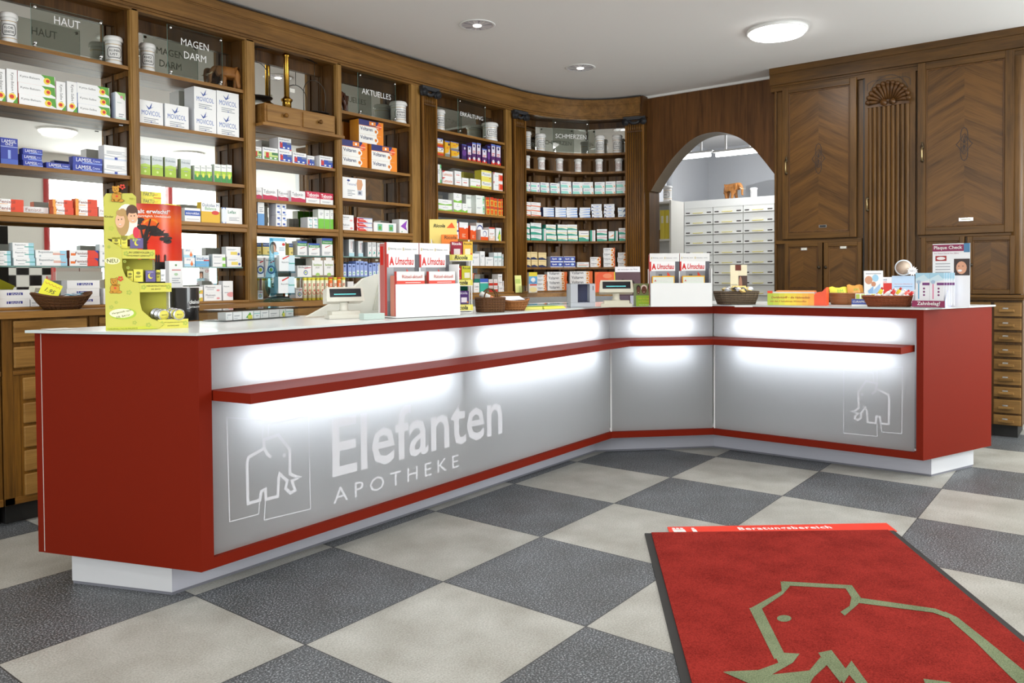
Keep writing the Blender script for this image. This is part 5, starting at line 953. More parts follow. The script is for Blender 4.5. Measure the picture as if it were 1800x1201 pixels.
jar_px(851, 871, 217, 2.389, 1.775, 'FOLIA\nSTRAMON.', 'white jar right of the ERKÄLTUNG glass sign in the fifth bay')
def jar_n(x0, x1, yt, z, text, label, red, d=.10):
    p, a = nhit((x0+x1)/2, 300, d); q0, _ = nhit(x0, 300, d); q1, _ = nhit(x1, 300, d); s_ = (p.xy-CAM.xy).length/ray((x0+x1)/2, yt).xy.length; zt_ = CAM.z+s_*ray((x0+x1)/2, yt).z
    va = math.atan2(p.y-CAM.y, p.x-CAM.x); r = s_*(x1-x0)/FPX/2; jar(p.x, p.y, z, zt_-z, r*.92, text, label, red, (a+va-pi/2)/2, 'white ceramic apothecary jars')
for x0, x1, yt, tx, lb in ((920, 934.5, 232, 'FLOR.\nROSAE', 'tall white jar, top shelf of curved bay, leftmost'), (941, 960, 236, 'PULV.\nLIQUIR.', 'tall white jar, top shelf of curved bay, second from left'), (1046, 1063.5, 239, 'RADIX\nALTHAEAE', 'tall white jar, top shelf of curved bay, right of SCHMERZEN sign'), (1076, 1094.5, 238, 'PULV.\nCARB.', 'tall white jar, top shelf of curved bay, rightmost')): jar_n(x0, x1, yt, 2.37, tx, lb, False)
for i, (x0, x1, yt, tx) in enumerate(((919.5, 932.5, 274, 'SAL\nCAROL.'), (944.5, 959, 277, 'SAL\nEMSAN.'), (976.5, 990.5, 279, 'RAD.\nCALAMI'), (1009, 1023, 280, 'FOL.\nBETULAE'), (1046, 1060, 280, 'FLOR.\nTILIAE'), (1080.5, 1095, 279, 'HERB.\nALTHAE'))):
    jar_n(x0, x1, yt, 2.19, tx, 'small white jar with red frame, second shelf of curved bay, %s' % posn(i, 6), True)
# ---------------- glass signs
def sign(text, px, py, qx, qy, tx0, tx1, ty0, ty1, label, Y=1.725, zb=2.38):
    a = ony(px, py, Y); b = ony(qx, py, Y); zt_ = min(2.685, ony(px, py, Y).z); t = thing('glass_sign', ((a.x+b.x)/2, Y, zb), label, 'glass sign', group='etched glass signs above the bays')
    w = (b.x-a.x)/2; h = zt_-zb
    MB().box((-w, 0, .006), (w, .005, h), GLS, ms=[GLE, GLE, None, GLE, None, GLE]).build('glass_pane', t)
    m_ = MB(); 
    for x in (-w+.015, w-.015):
        for z in (.018, h-.018): m_.lathe([(.009, 0), (.009, .012), (.006, .014), (0, .014)], CHROME, 12, T=Matrix.Translation((x, -.001, z)) @ Matrix.Rotation(pi/2, 4, 'X'))
        m_.box((x-.006, -.004, 0), (x+.006, .009, .014), CHROME)
    m_.build('clip', t); m_ = MB(); L0 = ony(tx0, ty0, Y); L1 = ony(tx1, ty1, Y); zc = (ony((tx0+tx1)/2, ty0, Y).z+ony((tx0+tx1)/2, ty1, Y).z)/2-zb
    ls = text.split('\n'); lh = .042
    for i, s_ in enumerate(ls): wx = (L1.x-L0.x)*(len(s_)/max(len(q) for q in ls)); put_text(m_, s_, (L0.x+L1.x)/2-(a.x+b.x)/2, zc+(len(ls)/2-i-.5)*.075, wx, mat('eeeeee', .6), y=-.0008, h=lh, bold=0)
    m_.build('etched_lettering', t)
sign('HAUT', 54, 5, 180, 0, 95, 141, 30, 50, 'clear glass sign lettered HAUT in the leftmost bay', zb=2.382)
sign('MAGEN\nDARM', 294, 42, 390, 0, 318, 367, 72, 107, 'clear glass sign lettered MAGEN DARM in the second bay', zb=2.382)
sign('AKTUELLES', 629, 118, 695, 0, 636, 687, 157, 174, 'clear glass sign lettered AKTUELLES in the fourth bay', zb=2.384)
sign('ERKÄLTUNG', 805, 160, 853, 0, 809, 849, 199, 208, 'clear glass sign lettered ERKÄLTUNG in the fifth bay', zb=2.395)
pa, aa = nhit(972, 240, .05); pb, _ = nhit(1035, 240, .05); t = thing('glass_sign', (pa.x, pa.y, 2.376), 'clear glass sign lettered SCHMERZEN in the curved bay', 'glass sign', math.atan2(pb.y-pa.y, pb.x-pa.x), 'etched glass signs above the bays')
w = (pb-pa).xy.length; h = .30; MB().box((0, 0, .006), (w, .005, h), GLS, ms=[GLE, GLE, None, GLE, None, GLE]).build('glass_pane', t); m_ = MB(); put_text(m_, 'SCHMERZEN', w/2, .155, w*.86, mat('eeeeee', .6), y=-.0008, h=.042, bold=0); m_.build('etched_lettering', t)
m_ = MB()
for x in (.02, w-.02):
    for z in (.018, h-.018): m_.lathe([(.009, 0), (.009, .012), (.006, .014), (0, .014)], CHROME, 12, T=Matrix.Translation((x, -.001, z)) @ Matrix.Rotation(pi/2, 4, 'X'))
    m_.box((x-.006, -.004, 0), (x+.006, .009, .014), CHROME)
m_.build('clip', t)
# ---------------- carved elephants (skin-grown body, own ears, tusks)
def elephant(loc, s, rz, m, label, tusks=True):
    t = thing('wooden_elephant', loc, label, 'elephant figure', rz)
    V = [(-.32, 0, .68), (-.05, 0, .74), (.2, 0, .72), (.40, 0, .84), (.56, 0, .84), (.68, 0, .68), (.72, 0, .48), (.70, 0, .30), (.78, 0, .22),
         (-.34, .13, .38), (-.40, .13, .045), (-.30, -.13, .38), (-.24, -.13, .045), (.18, .13, .38), (.26, .13, .045), (.16, -.13, .38), (.10, -.13, .045), (-.47, 0, .66), (-.55, 0, .40)]
    E_ = [(0, 1), (1, 2), (2, 3), (3, 4), (4, 5), (5, 6), (6, 7), (7, 8), (0, 9), (9, 10), (0, 11), (11, 12), (2, 13), (13, 14), (2, 15), (15, 16), (0, 17), (17, 18)]
    rad = [.21, .25, .21, .15, .16, .09, .07, .055, .045, .11, .085, .11, .085, .10, .08, .10, .08, .05, .02]
    me = bpy.data.meshes.new('body'); me.from_pydata([(a*s, b*s, c*s) for a, b, c in V], E_, []); o = bpy.data.objects.new('body', me); COL.objects.link(o)
    md = o.modifiers.new('s', 'SKIN'); md.use_smooth_shade = True
    for i, r in enumerate(rad): me.skin_vertices[0].data[i].radius = (r*s, r*s)
    me.skin_vertices[0].data[1].use_root = True
    sb = o.modifiers.new('b', 'SUBSURF'); sb.levels = 2; sb.render_levels = 2
    ev = o.evaluated_get(bpy.context.evaluated_depsgraph_get()); nm = bpy.data.meshes.new_from_object(ev); o.modifiers.clear(); o.data = nm; nm.materials.append(m); o.parent = t
    for sg in (-1, 1):
        V2 = []; n = 12
        m_ = MB(); m_.ball((.38*s, sg*.165*s, .74*s), .16*s, m, 10, sc=(.75, .22, 1.15)); m_.build('ear', t)
        if tusks: MB().tube([(.62*s, sg*.09*s, .68*s), (.74*s, sg*.1*s, .58*s), (.86*s, sg*.09*s, .58*s)], [.028*s, .02*s, .006*s], mat('e8d8b8', .4), 8).build('tusk', t)
    return t
HON = wood('carved_honey_wood', '70421a', 'a8713a', 'z', rough=.35)
p = ony(402, 150, 1.785); elephant((p.x, 1.785, 2.376), .155, pi-.5, HON, 'honey brown carved wooden elephant beside the MAGEN DARM glass sign')
p = ony(604, 190, 1.79); elephant((p.x-.01, 1.79, 2.378), .15, -2.4, mat('4a2412', .3), 'dark brown carved elephant half hidden behind the post, fourth bay', False)
# ================================================================== things on the counter and back worktop
CZ = .986
def ap(px, D): r = ray(px, 540); return CAM.xy+r.xy*D
def fd(X, Y): return (Vector((X, Y))-CAM.xy).dot(FW.xy)
def zat(px, py, X, Y):
    d = ray(px, py); s = (Vector((X, Y))-CAM.xy).dot(FW.xy)/d.xy.dot(FW.xy); return CAM.z+d.z*s
def placed(name, pl_, pr_, z, label, cat, group=None):     # empty at left-front foot, x axis runs to right-front foot; returns thing,width
    a, b = onz(*pl_, z), onz(*pr_, z); rz = math.atan2(b.y-a.y, b.x-a.x); return thing(name, (a.x, a.y, z), label, cat, rz, group), (b-a).length
TX1 = Matrix.Translation
# ---------- balance with drawer box on a pulled-out board, third bay
bz = 2.176; x0 = 2.097; x1 = ony(606, 235, 1.615).x
tag(MB().box((x0, 1.612, bz-.02), (x1, 1.686, bz), WPX).box((x0, 1.686, bz-.02), (2.752, 1.86, bz), WPX).build('platform_board', bevel=.003), 'oak board carrying the brass balance, projecting from the third bay', 'board')
a = ony(466, 195, 1.635); b_ = ony(589.5, 215, 1.635); hb = ony(466, 180, 1.635).z-bz
sb_ = thing('pharmacy_balance', (a.x, 1.635, bz+.001), 'antique brass balance with two dark pans standing on a small oak drawer box', 'balance'); w = b_.x-a.x; w = min(w, 2.74-a.x) if False else w
def cl(x): return x
MB().box((0, .004, 0), (w, .050, hb), WPX).box((.0, .050, 0), (min(w, 2.745-a.x), .225, hb), WPX).build('drawer_box', sb_, bevel=.003)
for i in range(2):
    s0 = .014+i*(w/2-.004); s1 = s0+w/2-.026
    o = MB().box((s0, -.004, .014), (s1, .006, hb-.014), WDR).build('drawer', sb_, bevel=.002); MB().lathe([(.007, 0), (.006, .012), (.014, .018), (.015, .026), (.008, .034), (0, .035)], WV, 14, T=TX1(((s0+s1)/2, -.003, hb/2)) @ Matrix.Rotation(pi/2, 4, 'X')).build('knob', o)
cx = .26; cy = .125
MB().lathe([(.045, 0), (.045, .01), (.03, .02), (.03, .06), (.038, .07), (.038, .08), (.022, .09), (.018, .10), (.018, .36), (.026, .37), (.026, .38), (.012, .39), (.008, .42), (0, .43)], BRASS, 24, T=TX1((cx, cy, hb))).build('column', sb_)
bt = hb+.385; MB().tube([(cx-.26, cy, bt-.01), (cx-.13, cy, bt+.012), (cx, cy, bt+.02), (cx+.13, cy, bt+.012), (cx+.26, cy, bt-.01)], [.004, .006, .009, .006, .004], mat('2d2a26', .4, .6), 8).build('beam', sb_)
for s_ in (-1, 1):
    px_ = cx+s_*.235; pn = MB().lathe([(.0, .0), (.07, .0), (.10, .012), (.102, .016), (.07, .006), (0, .005)], mat('26221f', .35, .5), 28, T=TX1((px_, cy, hb+.035 if s_ < 0 else hb+.006))).build('pan', sb_)
    zb = hb+(.05 if s_ < 0 else .018); MB().tube([(px_-.095, cy, zb), (px_-.095, cy, zb+.14)]+[(px_+.095*cos(pi-t), cy, zb+.14+.095*sin(t)) for t in [i*pi/12 for i in range(1, 12)]]+[(px_+.095, cy, zb+.14), (px_+.095, cy, zb)], .0028, mat('4a453e', .35, .7), 6).tube([(px_, cy, zb+.235), (px_, cy, bt-.012)], .002, mat('4a453e', .35, .7), 6).build('hanger', pn)
MB().box((cx+.01, cy-.022, hb+.13), (cx+.05, cy-.02, hb+.155), CREAM).build('price_tag', sb_)
# ---------- yellow display tower
Y1 = mat('c6c255', .6); Y2 = mat('d2cc58', .55); YG = mat('a9b64e', .6); YD = mat('a39f30', .6); TXT = mat('4d4a28', .5)
a = onz(186, 581, CZ); b_ = onz(268, 581, CZ); rz = R(0)
# left side faces the viewer: long side runs along the picture, front opens to the right
tw = thing('cardboard_display_tower', (a.x, a.y, CZ), 'tall yellow cardboard display tower with bear and NEU badge at the left counter end', 'display')
vdir = (a.xy-CAM.xy).normalized(); sx_ = Vector((vdir.y, -vdir.x)); rz = math.atan2(sx_.y, sx_.x); tw.rotation_euler = (0, 0, rz)
k = (onz(268, 581, CZ)-a).length/(268-186)*1.0; dpx = (a.xy-CAM.xy).dot(FW.xy)/FPX*1.02   # metres per pixel at that place
def q_(x, y): return ((x-186)*dpx, (578-y)*dpx)
DP = .17
side = [q_(*p) for p in [(186, 578), (269, 578), (278, 570), (258, 560), (243, 545), (240, 530), (240, 497), (228, 494), (218, 485), (213, 470), (213, 437), (186, 417)]]
MB().plate(side, -.002, .0, Y1).plate(side, DP, DP+.002, Y1).build('side_wall', tw)
back = [q_(*p) for p in [(186, 420), (186, 348), (190, 341), (231, 339), (237, 345), (237, 420)]]
m_ = MB(); m_.plate(back, 0.02, .023, Y1)
fx = lambda px, py: q_(px, py)
def poly(m, pts, mm, y): m.add([(x, y, z) for x, z in [q_(*p) for p in pts]][::1], [tuple(range(len(pts)))], mm)
def ell(m, cx, cy, rx, ry, mm, y, n=18): m.add([(q_(cx+rx*cos(-t), cy+ry*sin(-t))[0], y, q_(cx+rx*cos(t), cy+ry*sin(-t))[1]) for t in [i*2*pi/n for i in range(n)]], [tuple(range(n))], mm)
sk = mat('e6b591', .6); 
ell(m_, 222, 386, 17, 28, mat('efe9dc', .6), .0195); ell(m_, 215, 390, 10.5, 24, mat('b8935c', .6), .0192); ell(m_, 211, 388, 7.6, 12.5, sk, .0185); ell(m_, 213, 374, 8, 6, mat('b8935c', .6), .0184); ell(m_, 230, 372, 9.5, 13, mat('5a4030', .6), .019); ell(m_, 231, 381, 8, 10.5, sk, .0185); ell(m_, 230, 369, 9, 5.5, mat('5a4030', .6), .0183); ell(m_, 236, 408, 5, 10, mat('d83a4c', .6), .0187)
for cx, cy in ((208.5, 386), (213.5, 385), (228.5, 379), (233.5, 378.5)): ell(m_, cx, cy, 1, 1.1, mat('2a211c'), .0182, 8)
for cx, cy in ((211, 394.5), (231.2, 387)): ell(m_, cx, cy, 2.4, 1.2, mat('b8605a'), .0182, 10); ell(m_, cx, cy-.3, 2.2, .8, mat('f6ece8'), .0181, 8)
for cx, cy in ((197, 401), (234, 420)): [ell(m_, cx+3*cos(i*1.257), cy+3*sin(i*1.257), 1.6, 1.6, mat('b9c44e', .6), .0192, 8) for i in range(5)]
put_text(m_, 'Kinder', q_(194, 381)[0], q_(194, 381)[1], .03, TXT, y=.0193, bold=.01); put_text(m_, 'NEU', q_(231, 349)[0], q_(231, 349)[1], .02, YD, y=.0193)
m_.build('back_board', tw)
def tray(x0, x1, y0, y1, txt, back_x, floor_y):
    m = MB(); A, B_ = q_(x0, y1), q_(x1, y0); m.box((A[0], .002, A[1]), (A[0]+.002, DP, B_[1]), Y2)
    # front lip faces right; seen obliquely => make a lip on the right end too
    return m
for (px0, px1, ty, by, bx0, t1, t2) in ((213, 266, 438, 454, 190, 'IN LIEBEVOLLER', 'HANDARBEIT GEFERTIGT'), (240, 292, 497, 513, 215, 'HERGESTELLT NACH', 'DR. BACH'), (268, 319, 562, 579, 243, 'MIT ORIGINAL BACHBLÜTEN', 'AUS ENGLAND')):
    m = MB(); A = q_(px0, by); B_ = q_(px0, ty); W__ = (px1-px0)*dpx; th = -.28
    # tray pushed forward: box from back to lip, lip turned towards the viewer
    f = q_(bx0, by)[0]; m.box((f, .004, A[1]), (A[0], DP-.004, A[1]+.003), YD)
    c, s_ = cos(.62), sin(.62); ex = W__; T = TX1((A[0], .0, A[1])) @ Matrix.Rotation(R(6), 4, 'Z')
    m.box((0, 0, 0), (ex, .003, B_[1]-A[1]), Y2, T=T); m.box((0, .003, 0), (ex, .05, .003), YD, T=T)
    put_text(m, t1, ex*.52, (B_[1]-A[1])*.68, ex*.62, TXT, y=-.0006, T=T); put_text(m, t2, ex*.5, (B_[1]-A[1])*.32, ex*.035*len(t2), TXT, y=-.0006, T=T)
    for u in (.12, .9): [m.add([(ex*u+.006*cos(i*1.257)+.004*cos(j*pi/3), -.0004, (B_[1]-A[1])*.55+.006*sin(i*1.257)+.004*sin(j*pi/3)) for j in range(6)], [tuple(range(6))], YG, False, T) for i in range(5)]
    m.box((f, .06, A[1]-.06), (f+.003+ex*.9, .063, A[1]+.0), YD); m.build('tray', tw)
# inner dark back walls
MB().box((q_(213, 0)[0], .05, q_(0, 495)[1]), (q_(266, 0)[0], .055, q_(0, 455)[1]), YD).box((q_(240, 0)[0], .05, q_(0, 561)[1]), (q_(288, 0)[0], .055, q_(0, 513)[1]), YD).box((q_(262, 0)[0], .05, q_(0, 495)[1]), (q_(266, 0)[0], .10, q_(0, 455)[1]), CREAM).box((q_(284, 0)[0], .05, q_(0, 561)[1]), (q_(290, 0)[0], .10, q_(0, 513)[1]), CREAM).box((0, .16, 0), (q_(240, 0)[0], .165, q_(0, 430)[1]), Y1).build('inner_wall', tw)
m_ = MB(); e_ = lambda *a: ell(m_, *a)
e_(198, 458, 12, 6, mat('eceab4'), -.0026); put_text(m_, 'NEU', *q_(198, 458), 17*dpx, TXT, y=-.0029)
e_(213, 550, 21, 10, mat('a9c23c'), -.0026, 24); e_(211, 549, 19, 8, mat('efeec4'), -.0028, 24)
put_text(m_, 'Hergestellt nach', *q_(211, 547), 30*dpx, TXT, y=-.003, rot=.18); put_text(m_, 'DR. BACH', *q_(213, 554), 21*dpx, TXT, y=-.003, rot=.18)
poly(m_, [(187, 578), (269, 578), (258, 573), (187, 573)], mat('c2c83c'), -.0026); put_text(m_, 'FAMILIENALLTAG IN BALANCE', *q_(212, 576), 47*dpx, TXT, y=-.0028)
for cx, cy, r in ((223, 513, 5), (195, 538, 4), (231, 566, 4), (253, 571, 5), (217, 459, 3), (193, 434, 3), (203, 530, 3), (222, 470, 3)):
    for i in range(5): ell(m_, cx+r*.6*cos(i*1.257), cy+r*.6*sin(i*1.257), r*.34, r*.34, YG, -.0026-.00001*i, 8)
m_.build('side_print', tw)
bo, bl = mat('c98f2a', .6), mat('6a3c14', .6)
def bear(m, cx, cy, s, y):
    parts = [(0, 9, 7, 8), (-1, -3, 5, 5.5), (-4.5, -7, 1.8, 1.8), (3, -8, 1.8, 1.8), (-5, 15, 3, 2), (6, 15, 4.5, 2.4), (2, 3, 6, 2)]
    for i, (dx, dy, rx, ry) in enumerate(parts): ell(m, cx+dx*s, cy+dy*s, rx*s+.5, ry*s+.5, bl, y, 14); ell(m, cx+dx*s, cy+dy*s, rx*s, ry*s, bo, y-.0004, 14)
    for dx in (-3, .5): ell(m, cx+dx*s, cy-4*s, .7*s, .8*s, mat('22160c'), y-.0008, 8)
    ell(m, cx-2*s, cy-1.6*s, 1*s, .7*s, mat('22160c'), y-.0008, 8); fr_ = mat('d8402c', .6)
    for i in range(5): ell(m, cx+(9+3*cos(i*1.257+.3))*s, cy+(-8+3*sin(i*1.257+.3))*s, 1.7*s, 1.7*s, fr_, y-.0009, 8)
    ell(m, cx+.5*s, cy+8*s, 1.8*s, 1.8*s, fr_, y-.0009, 8)
m_ = MB(); bear(m_, 201, 497, 1.0, -.0030); m_.build('bear_print', tw)
m_ = MB(); bear(m_, 206, 337, 1.05, .016); m_.build('bear_cutout', tw)
def in_tower(px0, px1, yt, yb, ds, label, y=.035, rot=0):
    A = q_(px0, yb); B_ = q_(px1, yt); V = tw.matrix_basis if False else (Matrix.Translation(tw.location) @ Matrix.Rotation(rz, 4, 'Z')); p = V @ Vector((A[0], y, A[1]+.003)); put_carton(ds, p.x, p.y, p.z, B_[0]-A[0], B_[1]-A[1]-.002, rz+rot, label, 'small packs in the yellow display tower', d=.03)
DS['bab'] = W_('yellow packet', 'd8d050', 'e8e070', 'e6de58', d=.03, ops=[('o', .5, .7, .12, '8a843c', 1.3), ('l', .2, .45, .8, 2, '8a843c')]); DS['bav'] = W_('violet packet with yellow moon', '5a5080', '7a70a0', '6a6092', d=.03, ops=[('o', .5, .5, .25, 'e6d84c', .8), ('o', .6, .56, .2, '6a6092', .8), ('l', .2, .85, .8, 1, 'b8b0d0')])
in_tower(198, 211, 417, 437, 'bab', 'small yellow packet, top tray of yellow display, left', .02); in_tower(212, 222, 413, 437, 'bab', 'small yellow packet, top tray of yellow display, beside violet one', .02, .0); in_tower(226, 247, 418, 437, 'bav', 'small violet packet with moon, top tray of yellow display', .02)
in_tower(221, 230, 476, 495, 'bab', 'small yellow packet, middle tray of yellow display, left', .02); in_tower(231, 246, 473, 496, 'bab', 'small yellow packet, middle tray of yellow display, centre', .02); in_tower(250, 266, 475, 496, 'bav', 'small violet packet with moon, middle tray of yellow display', .02); in_tower(268, 274, 474, 496, 'bab', 'small yellow packet, middle tray of yellow display, right', .04); in_tower(275, 283, 473, 496, 'wht', 'small white packet, middle tray of yellow display', .04)
V_ = Matrix.Translation(tw.location) @ Matrix.Rotation(rz, 4, 'Z'); tn = mat('c9cbd0', .25, .9)
for col, (cx, n) in enumerate(((278, 6), (303, 4))):
    for i in range(n):
        X, Z = q_(cx-i*5.5, 554-i*.9); r = 10.5*dpx; p = V_ @ Vector((X, .012+i*.019+col*.0, max(Z, r+.004)))
        t = thing('sweets_tin', p, 'round silver pastille tin with yellow lid, %s row in bottom tray, %s' % (['left', 'right'][col], 'frontmost' if i == 0 else '%s behind the front' % ORD[i]), 'tin', rz+.25, 'round tins in the yellow display tower')
        Q = Matrix.Rotation(pi/2, 4, 'X'); MB().lathe([(r*.96, -.006), (r, -.004), (r, .004), (r*.96, .006)], tn, 28, T=Q).build('case', t)
        if i == 0 or col == 1: m_ = MB().lathe([(r*.78, .0062), (r*.78, .0068)], mat('ddd35a', .5), 24, T=Q); put_text(m_, 'BACH', 0, 0, r*.8, TXT, y=-.0075); m_.build('lid_label', t)
# ---------- umcka poster display
a = onz(240, 566, CZ); ub = onz(288, 560, CZ); dist = (Vector((1.03, .80))-CAM.xy).length
P_ = onz(333, 560, CZ); ux = Vector((1.0, 0)); UY = .80
ut = thing('cardboard_poster_display', (ony(236, 500, UY).x, UY, CZ), 'curved cardboard poster display with red sunset tree picture behind the yellow tower', 'display'); ox = ut.location.x
def u_(px, py): p = ony(px, py, UY); return (p.x-ox, p.z-CZ)
gr = bpy.data.materials.new('sunset_print'); gr.use_nodes = True; nt, N, L, b = nodes(gr); tc = N.new('ShaderNodeTexCoord'); sp = N.new('ShaderNodeSeparateXYZ'); L.new(tc.outputs['Object'], sp.inputs[0]); mr = N.new('ShaderNodeMapRange'); z1 = u_(300, 360)[1]; z0 = u_(300, 460)[1]; mr.inputs['From Min'].default_value = z0; mr.inputs['From Max'].default_value = z1; L.new(sp.outputs[2], mr.inputs[0]); r_ = ramp(N, [(0, 'e8401c'), (.35, 'd8280c'), (.72, 'e8641c'), (1, 'b81c0a')]); L.new(mr.outputs[0], r_.inputs[0]); L.new(r_.outputs[0], b.inputs['Base Color']); b.inputs['Roughness'].default_value = .3
xl_, xr_ = u_(238, 400)[0], u_(325, 400)[0]; wU = xr_-xl_; zT = u_(300, 361)[1]; zM = u_(300, 461)[1]; zB = u_(300, 505)[1]
def bend(x): u = (x-xl_)/wU; return .05*(4*(u-.5)**2)-.02
def sheet(m, z0, z1, mm, n=16, dy=0):
    V = []; 
    for i in range(n+1): x = xl_+wU*i/n; V += [(x, bend(x)+dy, z0), (x, bend(x)+dy, z1)]
    m.add(V, [(2*i, 2*i+2, 2*i+3, 2*i+1) for i in range(n)], mm, True)
m_ = MB(); sheet(m_, zM, zT, gr); sheet(m_, 0.0, zM, BLACK); sheet(m_, 0, zT, BLACK, dy=.004); m_.build('poster', ut)
m_ = MB(); tk = mat('1d0d08', .5)
def bn(px, py, d=.002): x, z = u_(px, py); return (x, bend(x)-d, z)
def up(pts, d=.002, mm=tk): m_.add([bn(x, y, d) for x, y in pts], [tuple(range(len(pts)))], mm)
up([(249, 461), (252, 440), (250, 425), (256, 400), (262, 400), (257, 425), (258, 440), (262, 461)][::1])
random.seed(9)
for i in range(46):
    t = random.random(); cx = 240+54*t+random.uniform(-4, 3); cy = 392+random.uniform(-10, 4)+t*34; rx = random.uniform(3, 8); ry = random.uniform(1.5, 4)
    up([(cx+rx*cos(a_), cy+ry*sin(-a_)) for a_ in [k_*2*pi/9+random.uniform(-.2, .2) for k_ in range(9)]], .002+i*.00003)
for x1, y1 in ((246, 385), (262, 385), (275, 392), (285, 405), (290, 420)): up([(252, 430), (255, 430), (x1+1, y1), (x1-1, y1)], .0035)
for cx in (271, 275, 286): up([(cx-1.5, 461), (cx+1.5, 461), (cx+1.5, 450), (cx, 447), (cx-1.5, 450)], .0036)
up([(cx_, cy_) for cx_, cy_ in [(263+11*cos(i*pi/10), 393-8*sin(i*pi/10)) for i in range(11)]], .0012, mat('f49a30', .4))
def btx(m, t, px, py, w, mm, h=None):
    k0 = len(m.v); X, Z = u_(px, py); put_text(m, t, X, Z, w, mm, y=0, h=h, bold=.025)
    for i in range(k0, len(m.v)): x, y, z = m.v[i]; m.v[i] = (x, bend(x)-.0035, z)
btx(m_, 'skalt erwischt?*', 266, 372, u_(297, 372)[0]-u_(237, 372)[0], WHITE); btx(m_, 'n. Verträglich. Umckaloabo®!', 268, 381, u_(297, 380)[0]-u_(239, 380)[0], mat('f0d8c8'))
m_.build('tree_print', ut)
m_ = MB(); bh = u_(300, 506)[1]; V = []; n = 20; rr = (u_(333, 540)[0]-u_(262, 540)[0])/2; cxx = u_(298, 540)[0]
for i in range(n+1): t = pi+pi*i/n; V += [(cxx+rr*cos(t), -.06+.10*sin(t), 0), (cxx+rr*cos(t), -.06+.10*sin(t), bh)]
m_.add(V, [(2*i, 2*i+2, 2*i+3, 2*i+1) for i in range(n)], mat('161416', .25, coat=.6), True); m_.add([V[2*i+1] for i in range(n+1)], [tuple(range(n+1))], BLACK)
k0 = len(m_.v); put_text(m_, 'ckaloabo', cxx+rr*.48, bh*.57, rr*.85, WHITE, y=0, bold=.03); put_text(m_, 'NATÜRLICH BESSER', cxx+rr*.50, bh*.42, rr*.9, WHITE, y=0, bold=.02)
for i in range(k0, len(m_.v)): x, y, z = m_.v[i]; u = max(-1, min(1, (x-cxx)/rr)); m_.v[i] = (x, -.06-.10*math.sqrt(1-u*u)-.0015, z)
m_.build('black_base', ut)
def upk(px0, px1, yt, ds, label):
    p = ony(px0, yt, UY-.10); q = ony(px1, yt, UY-.10); put_carton(ds, p.x, UY-.10, CZ+bh+.001, q.x-p.x, p.z-CZ-bh, 0, label, None, d=.035)
DS['umc'] = W_('tall white drops carton', 'dcdce0', 'f2f2f2', 'eeeeee', d=.035, ops=[('l', .2, .66, .85, 1, 'c04a4a'), ('o', .5, .84, .04, '5a8a4a'), ('o', .5, .5, .05, 'a8c8a0', 1.5), ('l', .2, .35, .8, 3)])
upk(297, 321, 459, 'umc', 'tall white drops carton standing on the black base of the sunset display')
# ---------- clear boxes, papers
CLR = glass_mat('clear_acrylic', 'eceeee')
def clearbox(pl_, pr_, h, d, label, n=8):
    t, w = placed('clear_plastic_box', pl_, pr_, CZ, label, 'plastic box'); m_ = MB(); m_.box((0, 0, 0), (w, d, h), CLR).box((-.004, -.004, h), (w+.004, d+.004, h+.004), CLR).box((-.006, -.006, 0), (w+.006, d+.006, .004), CLR); m_.build('case', t)
    V = Matrix.Translation(t.location) @ Matrix.Rotation(t.rotation_euler.z, 4, 'Z'); c = .012; i = 0
    while c < w-.045:
        ww = .038+.014*((i*7) % 3); p = V @ Vector((c, .012, .005)); put_carton(['whs', 'wht', 'grs', 'wtt'][i % 4], p.x, p.y, p.z, min(ww, w-c-.01), h-.012, t.rotation_euler.z, 'small white carton inside the long clear plastic box, %s' % posn(i, 9), 'cartons inside the clear box', d=.05); c += ww+.004; i += 1
clearbox((397, 566), (524, 557), .047, .16, 'long clear plastic box of small white cartons behind the yellow tower')
t, w = placed('counter_leaflet', (78, 578.5), (107, 577), .9855, 'single white paper slip lying on the left counter end', 'paper'); m_ = MB().box((0, 0, 0), (.09, .10, .0008), WHITE).build('sheet', t)
t.location = (.37, .495, .9865)
